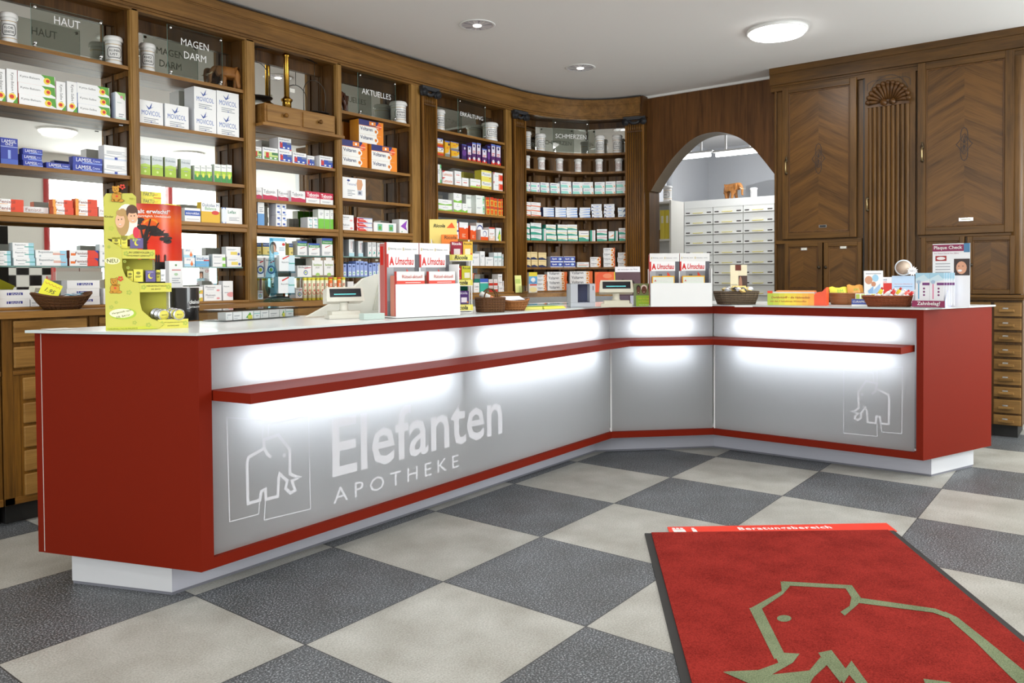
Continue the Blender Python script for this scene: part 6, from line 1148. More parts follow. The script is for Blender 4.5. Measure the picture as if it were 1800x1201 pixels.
# ---------- white angled screen housing (till monitor back)
a = onz(536, 560, CZ); sc_ = thing('till_screen', (1.42, .40, CZ), 'white angled privacy screen of the till behind the customer display', 'screen')
def on_line(px, py): p = ony(px, py, .40); return (p.x-1.42, p.z-CZ)
ps = [on_line(*p) for p in [(541, 557), (640, 557), (672, 557), (672, 490), (665, 482), (640, 490), (603, 523)]]; ps = [(x, max(z, 0)) for x, z in ps]
m_ = MB().plate(ps, 0, .02, mat('e4e4da', .5)); m_.plate([on_line(*p) for p in [(655, 545), (664, 545), (681, 436), (677, 440)]], -.012, .012, mat('c8c8bc', .5)); m_.build('panel', sc_)
def display(pl_, pr_, label, X0, Y0, rz, s, body='d6d4c8'):
    t = thing('customer_display', (X0, Y0, CZ), label, 'till display', rz); bm_ = mat(body, .5)
    m_ = MB(); m_.prism([(-.10*s, -.055*s), (.095*s, -.055*s), (.105*s, .06*s), (-.09*s, .06*s)], 0, .022*s, bm_).prism([(-.08*s, -.04*s), (.08*s, -.04*s), (.085*s, .05*s), (-.075*s, .05*s)], .022*s, .04*s, bm_); m_.build('foot', t, bevel=.004)
    MB().lathe([(.03*s, .04*s), (.022*s, .05*s), (.022*s, .08*s), (.03*s, .085*s)], bm_, 20, sx=1, sy=1).build('neck', t)
    T = TX1((0, -.005, .085*s)) @ Matrix.Rotation(-R(14), 4, 'X'); h = .078*s; w = .105*s
    m_ = MB(T).plate([(-w, 0.0), (w, 0.0), (w, h*.25), (w*.94, h), (-w*.94, h), (-w, h*.25)], -.03*s, .035*s, bm_); hd = m_.build('head', t, bevel=.004)
    m_ = MB(T); m_.box((-w*.82, -.0312*s, h*.30), (w*.84, -.0302*s, h*.88), mat('17151c', .12)); 
    for i in range(18): m_.box((-w*.6+i*w*.065, -.0318*s, h*.46), (-w*.6+i*w*.065+w*.04, -.0313*s, h*.52), mat('5fd0d0', .4, emit=1.5))
    m_.build('screen', t); return t
display(None, None, 'beige customer display with dark screen on the left wing, in front of the screen housing', 1.535, .19, -.35, .88)
display(None, None, 'beige customer display beside the green leaflet box', *ap(1083, fd(3.30, -.235)), -.95, .98, 'cfcbb8')
t, w = placed('card_stack', (640, 562.5), (676, 561), CZ, 'small block of greenish glass cards beside the customer display', 'cards'); m_ = MB().box((0, 0, 0), (w, .05, .028), mat('c4d2cc', .3)); 
for i in range(4): m_.box((-.001, -.001, .004+i*.006), (w+.001, .051, .005+i*.006), mat('a8bcb4', .3))
m_.build('cards', t)
# ---------- magazine boxes
RD = mat('cc1a12', .5); TXR = mat('d01c18', .5); GRY = mat('8a8a8e', .6); GRD = mat('5c5c62', .6); LG = mat('9a9aa0', .6)
def mag_cover(m, w, h, kind, T):
    m.box((0, 0, 0), (w, .02, h), WHITE, T=T, ms=[WHITE, WHITE, WHITE, mat('e8e4e4'), WHITE, mat('c24038', .5)])
    def r_(a, b_, c, d, mm, k=1): m.add([(a*w, -.0006*k, b_*h), (c*w, -.0006*k, b_*h), (c*w, -.0006*k, d*h), (a*w, -.0006*k, d*h)], [(0, 1, 2, 3)], mm, False, T)
    if kind == 'um':
        r_(0, 0, 1, .84, GRY); r_(.3, .0, .42, .6, GRD, 2); r_(.85, 0, 1, .84, GRD, 2); r_(.0, .2, .2, .7, mat('a2a2a6'), 2); r_(0, .66, .05, .84, RD, 3); r_(.05, .66, .86, .84, mat('efefef'), 3)
        put_text(m, 'A', .14*w, .745*h, .15*w, TXR, y=-.0026, h=.115*h, bold=.06, T=T); put_text(m, 'Umschau', .54*w, .745*h, .58*w, TXR, y=-.0026, h=.105*h, bold=.02, shear=.25, T=T)
        m.add([(.58*w, -.002, .45*h), (.60*w, -.002, .64*h), (.80*w, -.002, .50*h)][::-1], [(0, 1, 2)], mat('e23418'), False, T); m.add([(.36*w+.10*w*cos(t_), -.0019, .42*h+.06*h*sin(t_)) for t_ in [i*pi/6 for i in range(12)]], [tuple(range(12))], mat('e23418'), False, T)
        put_text(m, 'Behring', .2*w, .91*h, .18*w, LG, y=-.0012, T=T); put_text(m, 'Elefanten', .66*w, .91*h, .2*w, LG, y=-.0012, T=T); r_(.05, .89, .08, .93, mat('c8b880'), 2); r_(.5, .89, .53, .93, mat('c8b880'), 2); r_(.32, .905, .45, .912, LG, 2); r_(.8, .905, .93, .912, LG, 2)
    elif kind == 'ra':
        r_(0, 0, 1, .78, mat('b8502c')); r_(0, .72, 1, .79, mat('dc3c24'), 2); r_(.3, .745, .85, .757, WHITE, 3); put_text(m, 'Rätsel-aktuell', .55*w, .885*h, .72*w, mat('c8402c'), y=-.002, T=T, bold=0)
        for i in range(12): r_(.06+i*.077, .62+.03*(i % 2), .075+i*.077, .66+.03*(i % 2), mat('e8d0b8'), 3)
    else:
        r_(0, 0, 1, 1, mat('e8b428')); r_(.04, 0, .96, .96, mat('d8e0d4'), 2); put_text(m, 'SENIOREN', .56*w, .84*h, .7*w, WHITE, y=-.002, T=T, bold=.01); put_text(m, 'A', .14*w, .84*h, .09*w, TXR, y=-.002, bold=.05, T=T)
        for cx in (.3, .5): m.add([(cx*w+.07*w*cos(t_), -.0022, .62*h+.07*w*sin(t_)) for t_ in [i*pi/6 for i in range(12)]], [tuple(range(12))], mat('d8ac88'), False, T)
        m.add([(.88*w+.09*w*cos(t_), -.0022, .62*h+.09*w*sin(t_)) for t_ in [i*pi/6 for i in range(12)]], [tuple(range(12))], mat('d83a2c'), False, T)
def magbox(org, rz, W2, label, front, hh, side_left, pos):
    t = thing('magazine_box', (*org, CZ), label, 'magazine holder', rz); bm_ = mat('eceeed', .25); h = hh
    m_ = MB().box((0, 0, 0.002), (W2, .006, h), bm_).box((-.0, .006, 0.002), (W2, .15, .008), bm_).box((-.0, .146, .002), (W2, .152, h*1.6), bm_).box((W2-.005, .006, .008), (W2, .146, h*1.6), bm_).box((W2/2-.003, .075, .008), (W2/2+.003, .080, h*1.5), bm_); m_.build('holder', t)
    V = Matrix.Translation(t.location) @ Matrix.Rotation(rz, 4, 'Z'); mw = W2/2-.012
    for i in range(2):
        sd = ['left', 'right'][i]; m = MB(); mag_cover(m, mw+.008, .275*hh/.125, 'um', None); m.box((.0, .021, 0), (mw+.006, .060, .27*hh/.125), mat('e6dedc', .6), ms=[None, None, None, mat('b8a8a8'), None, mat('bb6a66')]); m.box((-.0005, .03, .19*hh/.125), (0, .055, .26*hh/.125), RD)
        o = m.build('magazine_stack'); o.location = V @ Vector((.004+i*W2/2, .083, .009)); o.rotation_euler = (0, 0, rz); tag(o, 'pile of magazines with red title, %s half of %s magazine box' % (sd, pos), 'magazines', 'red titled magazines in the white boxes')
        m = MB(); mag_cover(m, mw*.9 if front == 'ra' else mw*.78, (.165 if front == 'ra' else .155)*hh/.125, front, None); m.box((.0, .021, 0), (mw*.78, .055, .15*hh/.125), mat('e6dedc', .6), ms=[None, None, None, None, None, mat('c8806c')])
        o = m.build('booklet_stack'); o.location = V @ Vector((.01+i*(W2/2-.003), .010, .009)); o.rotation_euler = (0, 0, rz); tag(o, '%s, %s half of %s box' % ('pile of white and red puzzle booklets' if front == 'ra' else 'pile of yellow framed senior booklets', sd, pos), 'booklets')
    return t
a, b_ = onz(697, 560, CZ), onz(809, 554.5, CZ); w = (b_-a).length; magbox((a.x, a.y), math.atan2(b_.y-a.y, b_.x-a.x), w, 'white magazine box with puzzle booklets on the left wing of the counter', 'ra', zat(697, 500, a.x, a.y)-CZ, True, 'left')
a, b_ = onz(1144, 540, CZ), onz(1252, 539.5, CZ); w = (b_-a).length; magbox((a.x, a.y), math.atan2(b_.y-a.y, b_.x-a.x), w, 'white magazine box with senior booklets at the counter bend', 'se', zat(1150, 498, a.x, a.y)-CZ, True, 'right')
# ---------- sweets wire rack
RZK = -.75
rk = thing('wire_rack', (2.038, .088, CZ), 'white wire rack with yellow name strips full of herb sweets', 'rack', RZK); k2 = (Vector((2.12, .02))-CAM.xy).dot(FW.xy)/FPX
def rz_(py): return (552-py)*k2
wr_ = mat('e8e8e6', .4); W3_ = .20; RD_ = .115; m_ = MB()
for x in (0, W3_): m_.tube([(x, RD_, .0), (x, RD_, rz_(420))], .004, wr_, 6)
m_.tube([(0, RD_, rz_(420)), (0, .10, rz_(418)), (.0, .02, rz_(440)), (0, .0, rz_(455))], .004, wr_, 6); m_.tube([(W3_, .0, 0), (W3_, .0, rz_(460))], .004, wr_, 6)
m_.tube([(0, .0, .004), (W3_, .0, .004), (W3_, RD_, .004), (0, RD_, .004)], .004, wr_, 6, closed=True)
for py in (456, 500, 541):
    z = rz_(py+3); m_.box((0, .0, z), (W3_, RD_, z+.004), wr_)
m_.build('frame', rk); V = Matrix.Translation(rk.location) @ Matrix.Rotation(RZK, 4, 'Z')
for i, py in enumerate((452, 496, 540)):
    z = rz_(py+6); m_ = MB().box((W3_*.1, -.006, z), (W3_+.006, -.001, z+.030), mat('e8dc60', .4)).box((W3_*.1, -.0055, z-.004), (W3_+.006, 0, z), wr_); m_.box((W3_*.5, -.0068, z+.004), (W3_*.97, -.006, z+.027), mat('f0e884')); put_text(m_, 'Ricola', W3_*.73, z+.015, W3_*.34, mat('2c2a1c'), y=-.0074, bold=.03, shear=.2); m_.build('name_strip', rk)
def rp(ds, x, y, py0, py1, w, label, n=1):
    for i in range(n):
        p = V @ Vector((x-i*.0, y+i*.037, rz_(py0)+.008)); put_carton(ds, p.x, p.y, p.z, w, (py0-py1)*k2-.002, RZK, label+(', front' if i == 0 else ', behind it' if i == 1 else ', at the back'), 'herb sweets cartons in the wire rack', d=.034)
rp('ric1', .095, .004, 453, 427, .060, 'dark red herb sweets carton, top tier of wire rack', 3); rp('ric2', .158, .004, 453, 427, .050, 'golden herb sweets carton, top tier of wire rack', 2)
rp('ric6', .09, .004, 494, 471, .058, 'red herb sweets carton, middle tier of wire rack', 2); rp('ric4', .150, .004, 494, 470, .056, 'yellow green herb sweets carton, middle tier of wire rack', 3)
rp('ric5', .125, .004, 537, 514, .060, 'violet herb sweets carton, bottom tier of wire rack', 3); rp('ric5', .06, .004, 537, 514, .060, 'violet herb sweets carton left in bottom tier of wire rack', 2)
# upper orange display card on the rack top
t = thing('sweets_display_card', V @ Vector((-.01, .04, rz_(456)+.03)), 'yellow display card holding orange cartons above the wire rack', 'display', RZK); m_ = MB().box((0, .05, 0), (.145, .054, rz_(384)-rz_(456)-.03), mat('ecd87c', .5)); put_text(m_, 'Ricola', .052, (456-394)*k2-.034, .062, mat('54502c'), y=.049, bold=.03, shear=.2); m_.add([(.09, .0492, (456-398)*k2-.034), (.135, .0492, (456-398)*k2-.034), (.118, .0492, (456-388)*k2-.034)], [(0, 1, 2)], mat('f05a20')); m_.box((0, 0, -.003), (.15, .054, 0), mat('ecd87c', .5)); m_.build('card', t)
for i in range(3): p = V @ Vector((.05-i*.026, .045+i*.004, rz_(456)+.033)); put_carton('ric3', p.x, p.y, p.z, .085 if i == 0 else .08, (430-404)*k2+.02, RZK, 'orange herb sweets carton on the yellow card above the rack, %s' % ['front right', 'middle', 'back left'][i], 'orange sweets cartons', d=.034) if i == 0 else None
# ---------- baskets
WK = bpy.data.materials.new('brown_wicker'); 
def wick(name, c1, c2, s=1):
    m = bpy.data.materials.new(name); m.use_nodes = True; nt, N, L, b = nodes(m); tc = N.new('ShaderNodeTexCoord'); w1 = N.new('ShaderNodeTexWave'); w1.bands_direction = 'Z'; w1.inputs['Scale'].default_value = 38*s; w1.inputs['Distortion'].default_value = 1.5; w1.inputs['Detail'].default_value = 1; w1.inputs['Detail Scale'].default_value = 30
    L.new(tc.outputs['Object'], w1.inputs[0]); r = ramp(N, [(.1, c1), (.8, c2)]); L.new(w1.outputs[0], r.inputs[0]); L.new(r.outputs[0], b.inputs['Base Color']); b.inputs['Roughness'].default_value = .6
    bp = N.new('ShaderNodeBump'); bp.inputs['Distance'].default_value = .003; L.new(w1.outputs[0], bp.inputs['Height']); L.new(bp.outputs[0], b.inputs['Normal']); return m
bpy.data.materials.remove(WK); WK = wick('brown_wicker', '4a2c14', '8c5c30'); WK2 = wick('orange_wicker', '7a4416', 'd08a48'); WK3 = wick('grey_brown_willow', '3c3024', '8a7860', .7); WK4 = wick('red_brown_wicker', '6a2c14', 'c06a3c')
def basket(loc, rx, ry, h, m, label, flare=1.5, rz=0, rect_=False, handle=0, spokes=26, open_=False, wav=0):
    t = thing('wicker_basket', loc, label, 'basket', rz); bw_ = MB(); n = 36
    def P_(a, s): 
        if rect_: c, s_ = cos(a), sin(a); q = (abs(c)**5+abs(s_)**5)**(-.2); return (rx*s*c*q, ry*s*s_*q)
        return (rx*s*cos(a), ry*s*sin(a))
    rows_ = 5; V = []; lv = [(1/flare+(1-1/flare)*(j/rows_)**.8, h*j/rows_) for j in range(rows_+1)]
    for s, z in lv: V += [(*P_(2*pi*i/n, s), z+(wav*h*abs(cos(2*pi*i/n))**3*(z/h))) for i in range(n)]
    for s, z in lv[::-1]: V += [(*P_(2*pi*i/n, s*.95), max(.004, z)+(wav*h*abs(cos(2*pi*i/n))**3*(z/h))) for i in range(n)]
    F = [(j*n+i, j*n+(i+1) % n, (j+1)*n+(i+1) % n, (j+1)*n+i) for j in range(2*rows_+1) for i in range(n)]+[tuple(range(n-1, -1, -1)), tuple((2*rows_+1)*n+i for i in range(n))]
    bw_.add(V, F, m, True); bw_.build('woven_body', t); m_ = MB(); rim = []
    for i in range(n): rim.append((*P_(2*pi*i/n, .99), h+wav*h*abs(cos(2*pi*i/n))**3))
    m_.tube(rim, .006 if h > .04 else .004, m, 8, closed=True)
    for k_ in (.25, .5, .75):
        s = 1/flare+(1-1/flare)*k_**.8; m_.tube([(*P_(2*pi*i/n, s*1.005), h*k_+wav*h*abs(cos(2*pi*i/n))**3*k_) for i in range(n)], .0028, m, 6, closed=True)
    for i in range(spokes):
        a = 2*pi*i/spokes; m_.tube([(*P_(a, (1/flare+(1-1/flare)*k_**.8)*1.012), h*k_+wav*h*abs(cos(a))**3*k_) for k_ in (0, .5, 1)], .0028, m, 5)
    m_.build('rim', t)
    if handle:
        for s_ in (-1, 1): MB().tube([(s_*rx*.25-.04, s_*ry*.95, h)]+[(s_*rx*.25+.04*cos(pi-a), s_*ry*.95, h+.05*sin(a)) for a in [i*pi/8 for i in range(1, 8)]]+[(s_*rx*.25+.04, s_*ry*.95, h)], .004, m, 6).build('handle', t)
    return t
def rnd_items(c, rx, ry, z, n, sizes, cols, label, name='sweet_packet', cat='packet', group=None, seed=1, up=0):
    random.seed(seed)
    for i in range(n):
        x = c[0]+random.uniform(-rx, rx); y = c[1]+random.uniform(-ry, ry); w, l, h = sizes; m = MB(Matrix.Rotation(random.uniform(-.35, .35), 4, 'X') @ Matrix.Rotation(random.uniform(-.3, .3)+up*random.uniform(.8, 1.2), 4, 'Y')); col = mat(cols[i % len(cols)], .35)
        # pillow pack with crimped ends
        V = []; 
        for k_, (f, t_) in enumerate(((-1, .1), (-.85, .15), (-.7, .9), (0, 1), (.7, .9), (.85, .15), (1, .1))):
            for yy, zz_ in ((-1, 0), (0, t_), (1, 0), (0, -t_)): V.append((f*w/2, yy*l/2*(1.0 if abs(f) > .8 else .9), zz_*h/2))
        F = [(k_*4+j, k_*4+(j+1) % 4, (k_+1)*4+(j+1) % 4, (k_+1)*4+j) for k_ in range(6) for j in range(4)]+[(3, 2, 1, 0), (24, 25, 26, 27)]
        m.add(V, F, col, True); m.add([(-.2*w, -l*.2, h*.47), (.2*w, -l*.2, h*.47), (.2*w, l*.2, h*.47), (-.2*w, l*.2, h*.47)], [(0, 1, 2, 3)], mat(cols[(i+1) % len(cols)], .4))
        o = m.build(name); o.location = (x, y, z+random.uniform(0, .012)); o.rotation_euler = (0, 0, random.uniform(-1, 1)); tag(o, label, cat, group or label)
# left worktop basket + note
WZ = 1.027; p = onz(112, 548, WZ); dpw = (Vector((p.x, 1.56))-CAM.xy).dot(FW.xy)/FPX; cxb = ony(112, 540, 1.56).x
basket((cxb, 1.58, WZ), 50*dpw, .10, .062, WK, 'brown oval wicker basket with yellow price note under the leftmost bay', 1.75, wav=.35)
rnd_items((cxb, 1.57), .10, .04, WZ+.062, 9, (.055, .035, .008), ['f0f2f4', 'dfe8f2', '9cd4ec'], 'white and blue sample sachets in the brown basket, leftmost bay', 'sample_sachet', 'sachet', seed=3)
nt_ = thing('price_note', (cxb-.085, 1.55, WZ+.055), 'bright yellow handwritten price note stuck in the brown basket', 'price note'); m_ = MB(Matrix.Rotation(-R(12), 4, 'X') @ Matrix.Rotation(-R(-28), 4, 'Y')); m_.box((-.045, 0, 0), (.045, .0012, .095), mat('f2ee3c', .6)); put_text(m_, '1.95', 0, .045, .05, mat('5a5a30'), y=-.0008, shear=.3)
zg = [(-.038+.0085*i, .012 if i % 2 else .004) for i in range(10)]; stroke(m_, [(a_, .085-b2) for a_, b2 in zg][::-1], .002, mat('d8842c'), lambda a_, b2: (a_, -.0008, b2)); m_.build('paper', nt_)
# brown lidded basket with handles
p = onz(858, 551, CZ); c = Vector((2.395, .0)); basket((c.x, c.y+.0, CZ), .072, .062, zat(858, 524, c.x, c.y)-CZ, WK, 'brown wicker basket with two handles right of the wire rack', 1.08, rect_=True, handle=1, rz=-.5, spokes=30)
t = thing('spray_can', (c.x-.0, c.y+.01, CZ+.075), 'white tube lying across the handled wicker basket', 'tube', -.6); MB().lathe([(.017, 0), (.018, .002), (.018, .07), (.016, .073), (.016, .10), (.012, .104), (0, .104)], WHITE, 20, T=Matrix.Rotation(R(-62), 4, 'Y') @ TX1((0, 0, -.05))).lathe([(.0184, .02), (.0184, .05)], mat('e08a60', .4), 20, T=Matrix.Rotation(R(-62), 4, 'Y') @ TX1((0, 0, -.05))).build('tube_body', t)
# orange open-weave basket
c2 = ap(903, fd(2.62, -.02)); basket((c2.x, c2.y, CZ), .088, .07, zat(904, 526, c2.x, c2.y)-CZ-.012, WK2, 'orange brown woven basket with papers right of the handled basket', 1.5, rz=-.65, wav=.25)
m_ = MB(); 
for i in range(4): m_.box((-.07, -.035, .001+i*.002), (.06, .035, .0022+i*.002), mat('f2f2f8', .5), T=Matrix.Rotation(.2*i-.3, 4, 'Z') @ Matrix.Rotation(.12*i, 4, 'X'))
o = m_.build('folded_papers'); o.location = (c2.x, c2.y, CZ+.06); o.rotation_euler = (0, 0, -.6); tag(o, 'white folded papers lying in the orange brown basket', 'papers')
# yellow leaflets under glass plate
t, w = placed('leaflet_pile', (914, 545), (995, 542), CZ, 'flat pile of yellow leaflets under a glass plate, left of the card reader', 'leaflets'); m_ = MB()
for i in range(5): m_.box((.004*i, .003*(i % 2), .003*i), (w*.48, .12, .003*i+.0026), mat('eee44c' if i % 2 == 0 else 'f2eca0', .5)).box((w*.52, .002*i, .003*i), (w-.003*i, .12, .003*i+.0026), mat('eee44c', .5))
m_.build('leaflets', t); MB().box((0, .0, .024), (w*1.05, .13, .028), GLG).build('glass_plate', t)
# leaflet holder and sweets pack on the back worktop
def bt(px, py, Y): p = ony(px, py, Y); return p
hb_ = nhit(925, 520, -.05)[0]; HX, HY = 4.56, 1.52
t = thing('leaflet_holder', (*ap(918, fd(4.6, 1.36)), WZ), 'small clear holder with yellow green leaflet left of the painkiller stacks', 'leaflet holder', -.55); kk = (Vector((4.6, 1.36))-CAM.xy).dot(FW.xy)/FPX
m_ = MB(Matrix.Rotation(-R(8), 4, 'X')).box((-.06, 0, .01), (.0, .003, .012+30*kk), mat('e6e68c', .5)).box((-.055, -.001, 18*kk), (-.01, 0, 26*kk), mat('b8c860', .5)); m_.build('leaflet', t)
m_ = MB().box((-.05, -.05, 0), (.12, .02, .006), CLR); 
for i in range(5): m_.box((-.03+i*.016, -.035, .006), (-.028+i*.016, .0, .07), CLR)
m_.build('holder', t)
a, _ = nhit(929, 500, -.02); b2, _ = nhit(943, 500, -.02); DS['mil'] = W_('yellow and blue milk sugar pack', 'd8d8d0', 'f0dc40', 'e8e4dc', d=.05, ops=[('r', 0, .8, 1, 1, 'ecd83c'), ('r', 0, .42, 1, .8, '6ab0e0'), ('o', .5, .62, .12, 'f2f2f2', 1.2), ('t', 'MILCH', .5, .5, .7, '2c4a9a', .01), ('r', .1, .34, .95, .41, 'd84434'), ('o', .5, .14, .12, 'f0e0a0', 2)])
put_carton('mil', a.x-.02, a.y-.02, WZ, (b2-a).length, 38*kk, -.25, 'upright yellow and blue milk sugar pack on the ledge left of painkiller stacks', None)
# blue-glass stand with ointment cartons on the worktop (third bay)
SX = ony(492, 530, 1.56).x; ks = (Vector((SX, 1.56))-CAM.xy).dot(FW.xy)/FPX
st_ = thing('blue_display_stand', (SX, 1.575, WZ), 'translucent pale blue display stand shaped like a drop, holding ointment cartons', 'display stand')
m_ = MB().lathe([(28*ks, .0), (30*ks, .004), (24*ks, .02), (10*ks, .035), (0, .036)], GLB, 28, sy=.55); m_.build('foot', st_)
pr = [(2, 4), (9, 8), (13, 18), (14, 32), (11, 46), (7, 58), (5, 75), (4, 95), (3, 104), (0, 106)]
MB(TX1((-13*ks, .0, .02))).lathe([(r*ks, z*ks) for r, z in pr], GLB, 28, sy=.5).build('drop_body', st_)
m_ = MB(); m_.box((-8*ks, -.02, 50*ks), (33*ks, .045, 53*ks), GLB).box((-8*ks, -.02, 12*ks), (31*ks, .045, 14*ks), GLB).tube([(30*ks, .03, 10*ks), (33*ks, .03, 30*ks), (30*ks, .03, 55*ks)], .006, GLB, 8); m_.build('tray', st_)
DS['bpx'] = W_('white ointment carton with red flash', 'd8dcde', 'f0f2f4', 'eef2f4', d=.05, ops=[('r', .6, 0, 1, 1, 'cfe8f2'), ('t', 'Bepanthen', .42, .55, .5, '5a6a74'), ('r', .62, .45, 1, .52, '52aaa0'), ('p', [(.2, .8), (.62, 1), (.66, .94), (.24, .72)], 'd83a34')])
put_carton('bpx', SX-2*ks, 1.553, WZ+53.5*ks, 33*ks, 28*ks, 0, 'white ointment carton with red flash, upper tier of the blue stand', None); put_carton('bpx', SX-4*ks, 1.553, WZ+14.5*ks, 34*ks, 29*ks, 0, 'white ointment carton with red flash, lower tier of the blue stand', None)
m_ = MB(); w_, h_ = 33*ks, 35*ks; m_.box((0, 0, 0), (w_, .003, h_), mat('eef4f8', .4)); m_.add([(0, -.0006, h_*.84), (w_, -.0006, h_*.84), (w_, -.0006, h_), (0, -.0006, h_)], [(0, 1, 2, 3)], mat('7cc4e6')); 
for (cx, cz, rx, rz2, c_) in ((.22, .52, .2, .28, '5a3a28'), (.2, .46, .17, .2, 'd8a488'), (.3, .28, .2, .1, 'd8a488'), (.38, .05, .0, .0, 'ffffff'), (.4, .22, .18, .08, '9cd4ee'), (.88, .68, .10, .07, 'd8342c')):
    if rx: m_.add([((cx+rx*cos(t_))*w_, -.0007-.0001*[.22, .2, .3, .4, .88].index(cx), (cz+rz2*sin(t_))*h_) for t_ in [i*pi/8 for i in range(16)]], [tuple(range(16))], mat(c_, .5))
for i in range(3): m_.box((w_*.6, -.0009, h_*(.5-.07*i)), (w_*.92, -.0006, h_*(.52-.07*i)), mat('8aa0b0'))
o = m_.build('header_card', st_, loc=(-17*ks, .0, 77*ks), label='pale blue header card with sleeping woman')
# effervescent tubes
names_ = ['leftmost', 'second from left', 'third from left', 'fourth from left', 'fifth from left', 'sixth from left', 'seventh, with orange cap', 'eighth from left', 'ninth from left', 'rightmost']
tb0 = None
for i in range(10):
    px = 536+i*7.55; p = ony(px, 530, 1.60+.012*(i % 2)); tb = thing('effervescent_tube', (p.x, p.y, WZ), 'yellow effervescent tablet tube on the ledge below the third bay, %s' % names_[i], 'tablet tube', -.6+.15*(i % 3), 'yellow tablet tubes on the ledge'); oc = i in (6, 8)
    h = 41*ks*(1.02); r = 3.6*ks; MB().lathe([(r, 0), (r, h*.93)], mat('e8de50', .35), 16).build('tube_body', tb); MB().lathe([(r*1.06, h*.93), (r*1.06, h), (0, h)], mat('e8602c' if oc else 'ece23c', .4), 16).build('cap', tb)
    m_ = MB(); m_.lathe([(r+.0004, h*.1), (r+.0004, h*.88)], mat('efeccc' if not oc else 'e8702c', .4), 16); k0 = len(m_.v); put_text(m_, 'Cevitt', 0, 0, h*.5, mat('c8402c' if not oc else 'f4f0e0'), y=0, bold=.02, rot=pi/2)
    for q in range(k0, len(m_.v)): x, y, z = m_.v[q]; rr_ = r+.001; m_.v[q] = (rr_*sin(x/rr_), -rr_*cos(x/rr_), z+h*.5)
    m_.build('printed_sleeve', tb)
# ---------- card reader
t = thing('card_reader', (*ap(1025, fd(3.12, -.11)), CZ), 'grey box shaped card reader with dark recess, left of the second customer display', 'card reader', -.72); kt = (Vector((3.12, -.11))-CAM.xy).dot(FW.xy)/FPX; g1 = mat('b4b8bf', .4); w = 45*kt/2; h = 42*kt
m_ = MB().box((-w, 0, .004), (w, .10, .03), g1).box((-w, 0, .03), (-w*.42, .10, h), g1).box((w*.55, 0, .03), (w, .10, h), g1).box((-w, 0, h-.004), (w, .10, h), g1).box((-w, .07, .03), (w, .10, h), g1); m_.build('housing', t, bevel=.002); m_ = MB().box((-w*.42, .055, .03), (w*.55, .069, h-.005), mat('454a68', .4)).box((-w*.42, .0, .03), (w*.55, .06, .034), mat('555a72', .4))
for i in range(4):
    for j in range(3): m_.box((-w*.3+i*w*.2, .01+j*.014, .034), (-w*.3+i*w*.2+w*.14, .02+j*.014, .038), mat('2c3040', .4))
m_.build('recess', t); MB().box((w*.8, -.001, h*.72), (w*.84, .0, h*.9), BLACK).box((-w, -.002, .0), (w, .09, .003), g1).build('slot', t)
# ---------- leaflets, photos near the bend
def card(name, X, Y, z, rz, wpx, hpx, base, label, cat, art=None, th=.004, tilt=8):
    k = (Vector((X, Y))-CAM.xy).dot(FW.xy)/FPX; t = thing(name, (X, Y, z), label, cat, rz); w, h = wpx*k, hpx*k; m = MB(Matrix.Rotation(-R(tilt), 4, 'X')); m.box((-w/2, 0, 0), (w/2, th, h), mat(base, .45)); n = [0]
    def q(kind, *a):
        n[0] += 1; y = -.0003-.00015*n[0]
        if kind == 'r': x0, z0, x1, z1, c = a; m.add([((x0-.5)*w, y, z0*h), ((x1-.5)*w, y, z0*h), ((x1-.5)*w, y, z1*h), ((x0-.5)*w, y, z1*h)], [(0, 1, 2, 3)], mat(c, .45))
        elif kind == 'o': cx, cz, rx, rz2, c = a; m.add([((cx-.5+rx*cos(t_))*w, y, (cz+rz2*sin(t_))*h) for t_ in [i*pi/8 for i in range(16)]], [tuple(range(16))], mat(c, .45))
        elif kind == 't': s, cx, cz, ww, c = a[:5]; put_text(m, s, (cx-.5)*w, cz*h, ww*w, mat(c, .5), y=y, bold=a[5] if len(a) > 5 else .01)
        elif kind == 'p': pts, c = a; m.add([((x-.5)*w, y, z_*h) for x, z_ in pts], [tuple(range(len(pts)))], mat(c, .45))
    if art: art(q)
    m.build('card' if name != 'card' else 'sheet', t, bevel=0); return t
def a_kids(q):
    q('r', 0, .86, 1, 1, 'e8e6ea'); q('t', 'wir verändern die Welt', .5, .93, .8, '6a6a74', 0)
    for cx, cz, s in ((.3, .5, 1), (.66, .48, .9)): q('o', cx, cz+.02, .125*s, .16*s, '241813'); q('o', cx, cz-.03, .105*s, .14*s, '6e4431'); q('o', cx-.035, cz-.01, .010, .008, '140c0a'); q('o', cx+.035, cz-.01, .010, .008, '140c0a'); q('o', cx, cz-.10, .032, .012, 'd8c4bc')
    q('r', .12, 0, .5, .24, '6a5a68'); q('r', .55, 0, .85, .24, 'c8c8d8'); q('r', .82, .2, 1, .5, '3a3a8c')
card('photo_leaflet', *ap(1106, 5.15), CZ, -.75, 46, 36+32, '5a4048', 'brown photo card of two smiling children behind the second till display', 'leaflet', a_kids)
def a_green(q):
    q('r', 0, .0, 1, .48, '9ac43c'); q('t', 'Hilfe für Lepra-', .55, .34, .8, 'e8dc50', 0); q('t', 'und TB-Kranke', .5, .22, .75, 'e8dc50', 0); q('t', 'Danke für Ihre Hilfe', .55, .07, .7, 'f0f4e0', 0)
    for cx, cz, rx in ((.15, .72, .13), (.5, .74, .2), (.87, .76, .12)): q('o', cx, cz+.07, rx, .15, '2c1c18' if cx != .5 else 'e8dcd0'); q('o', cx, cz-.02, rx*.82, .17, '6a4232'); q('o', cx, cz-.11, rx*.3, .015, 'd8c4bc')
t = card('donation_box', 3.455, -.37, CZ, -.75, 29, 40, '7a8a5a', 'green donation leaflet box with photo of three people, left of second magazine box', 'leaflet box', a_green, th=.05, tilt=0)
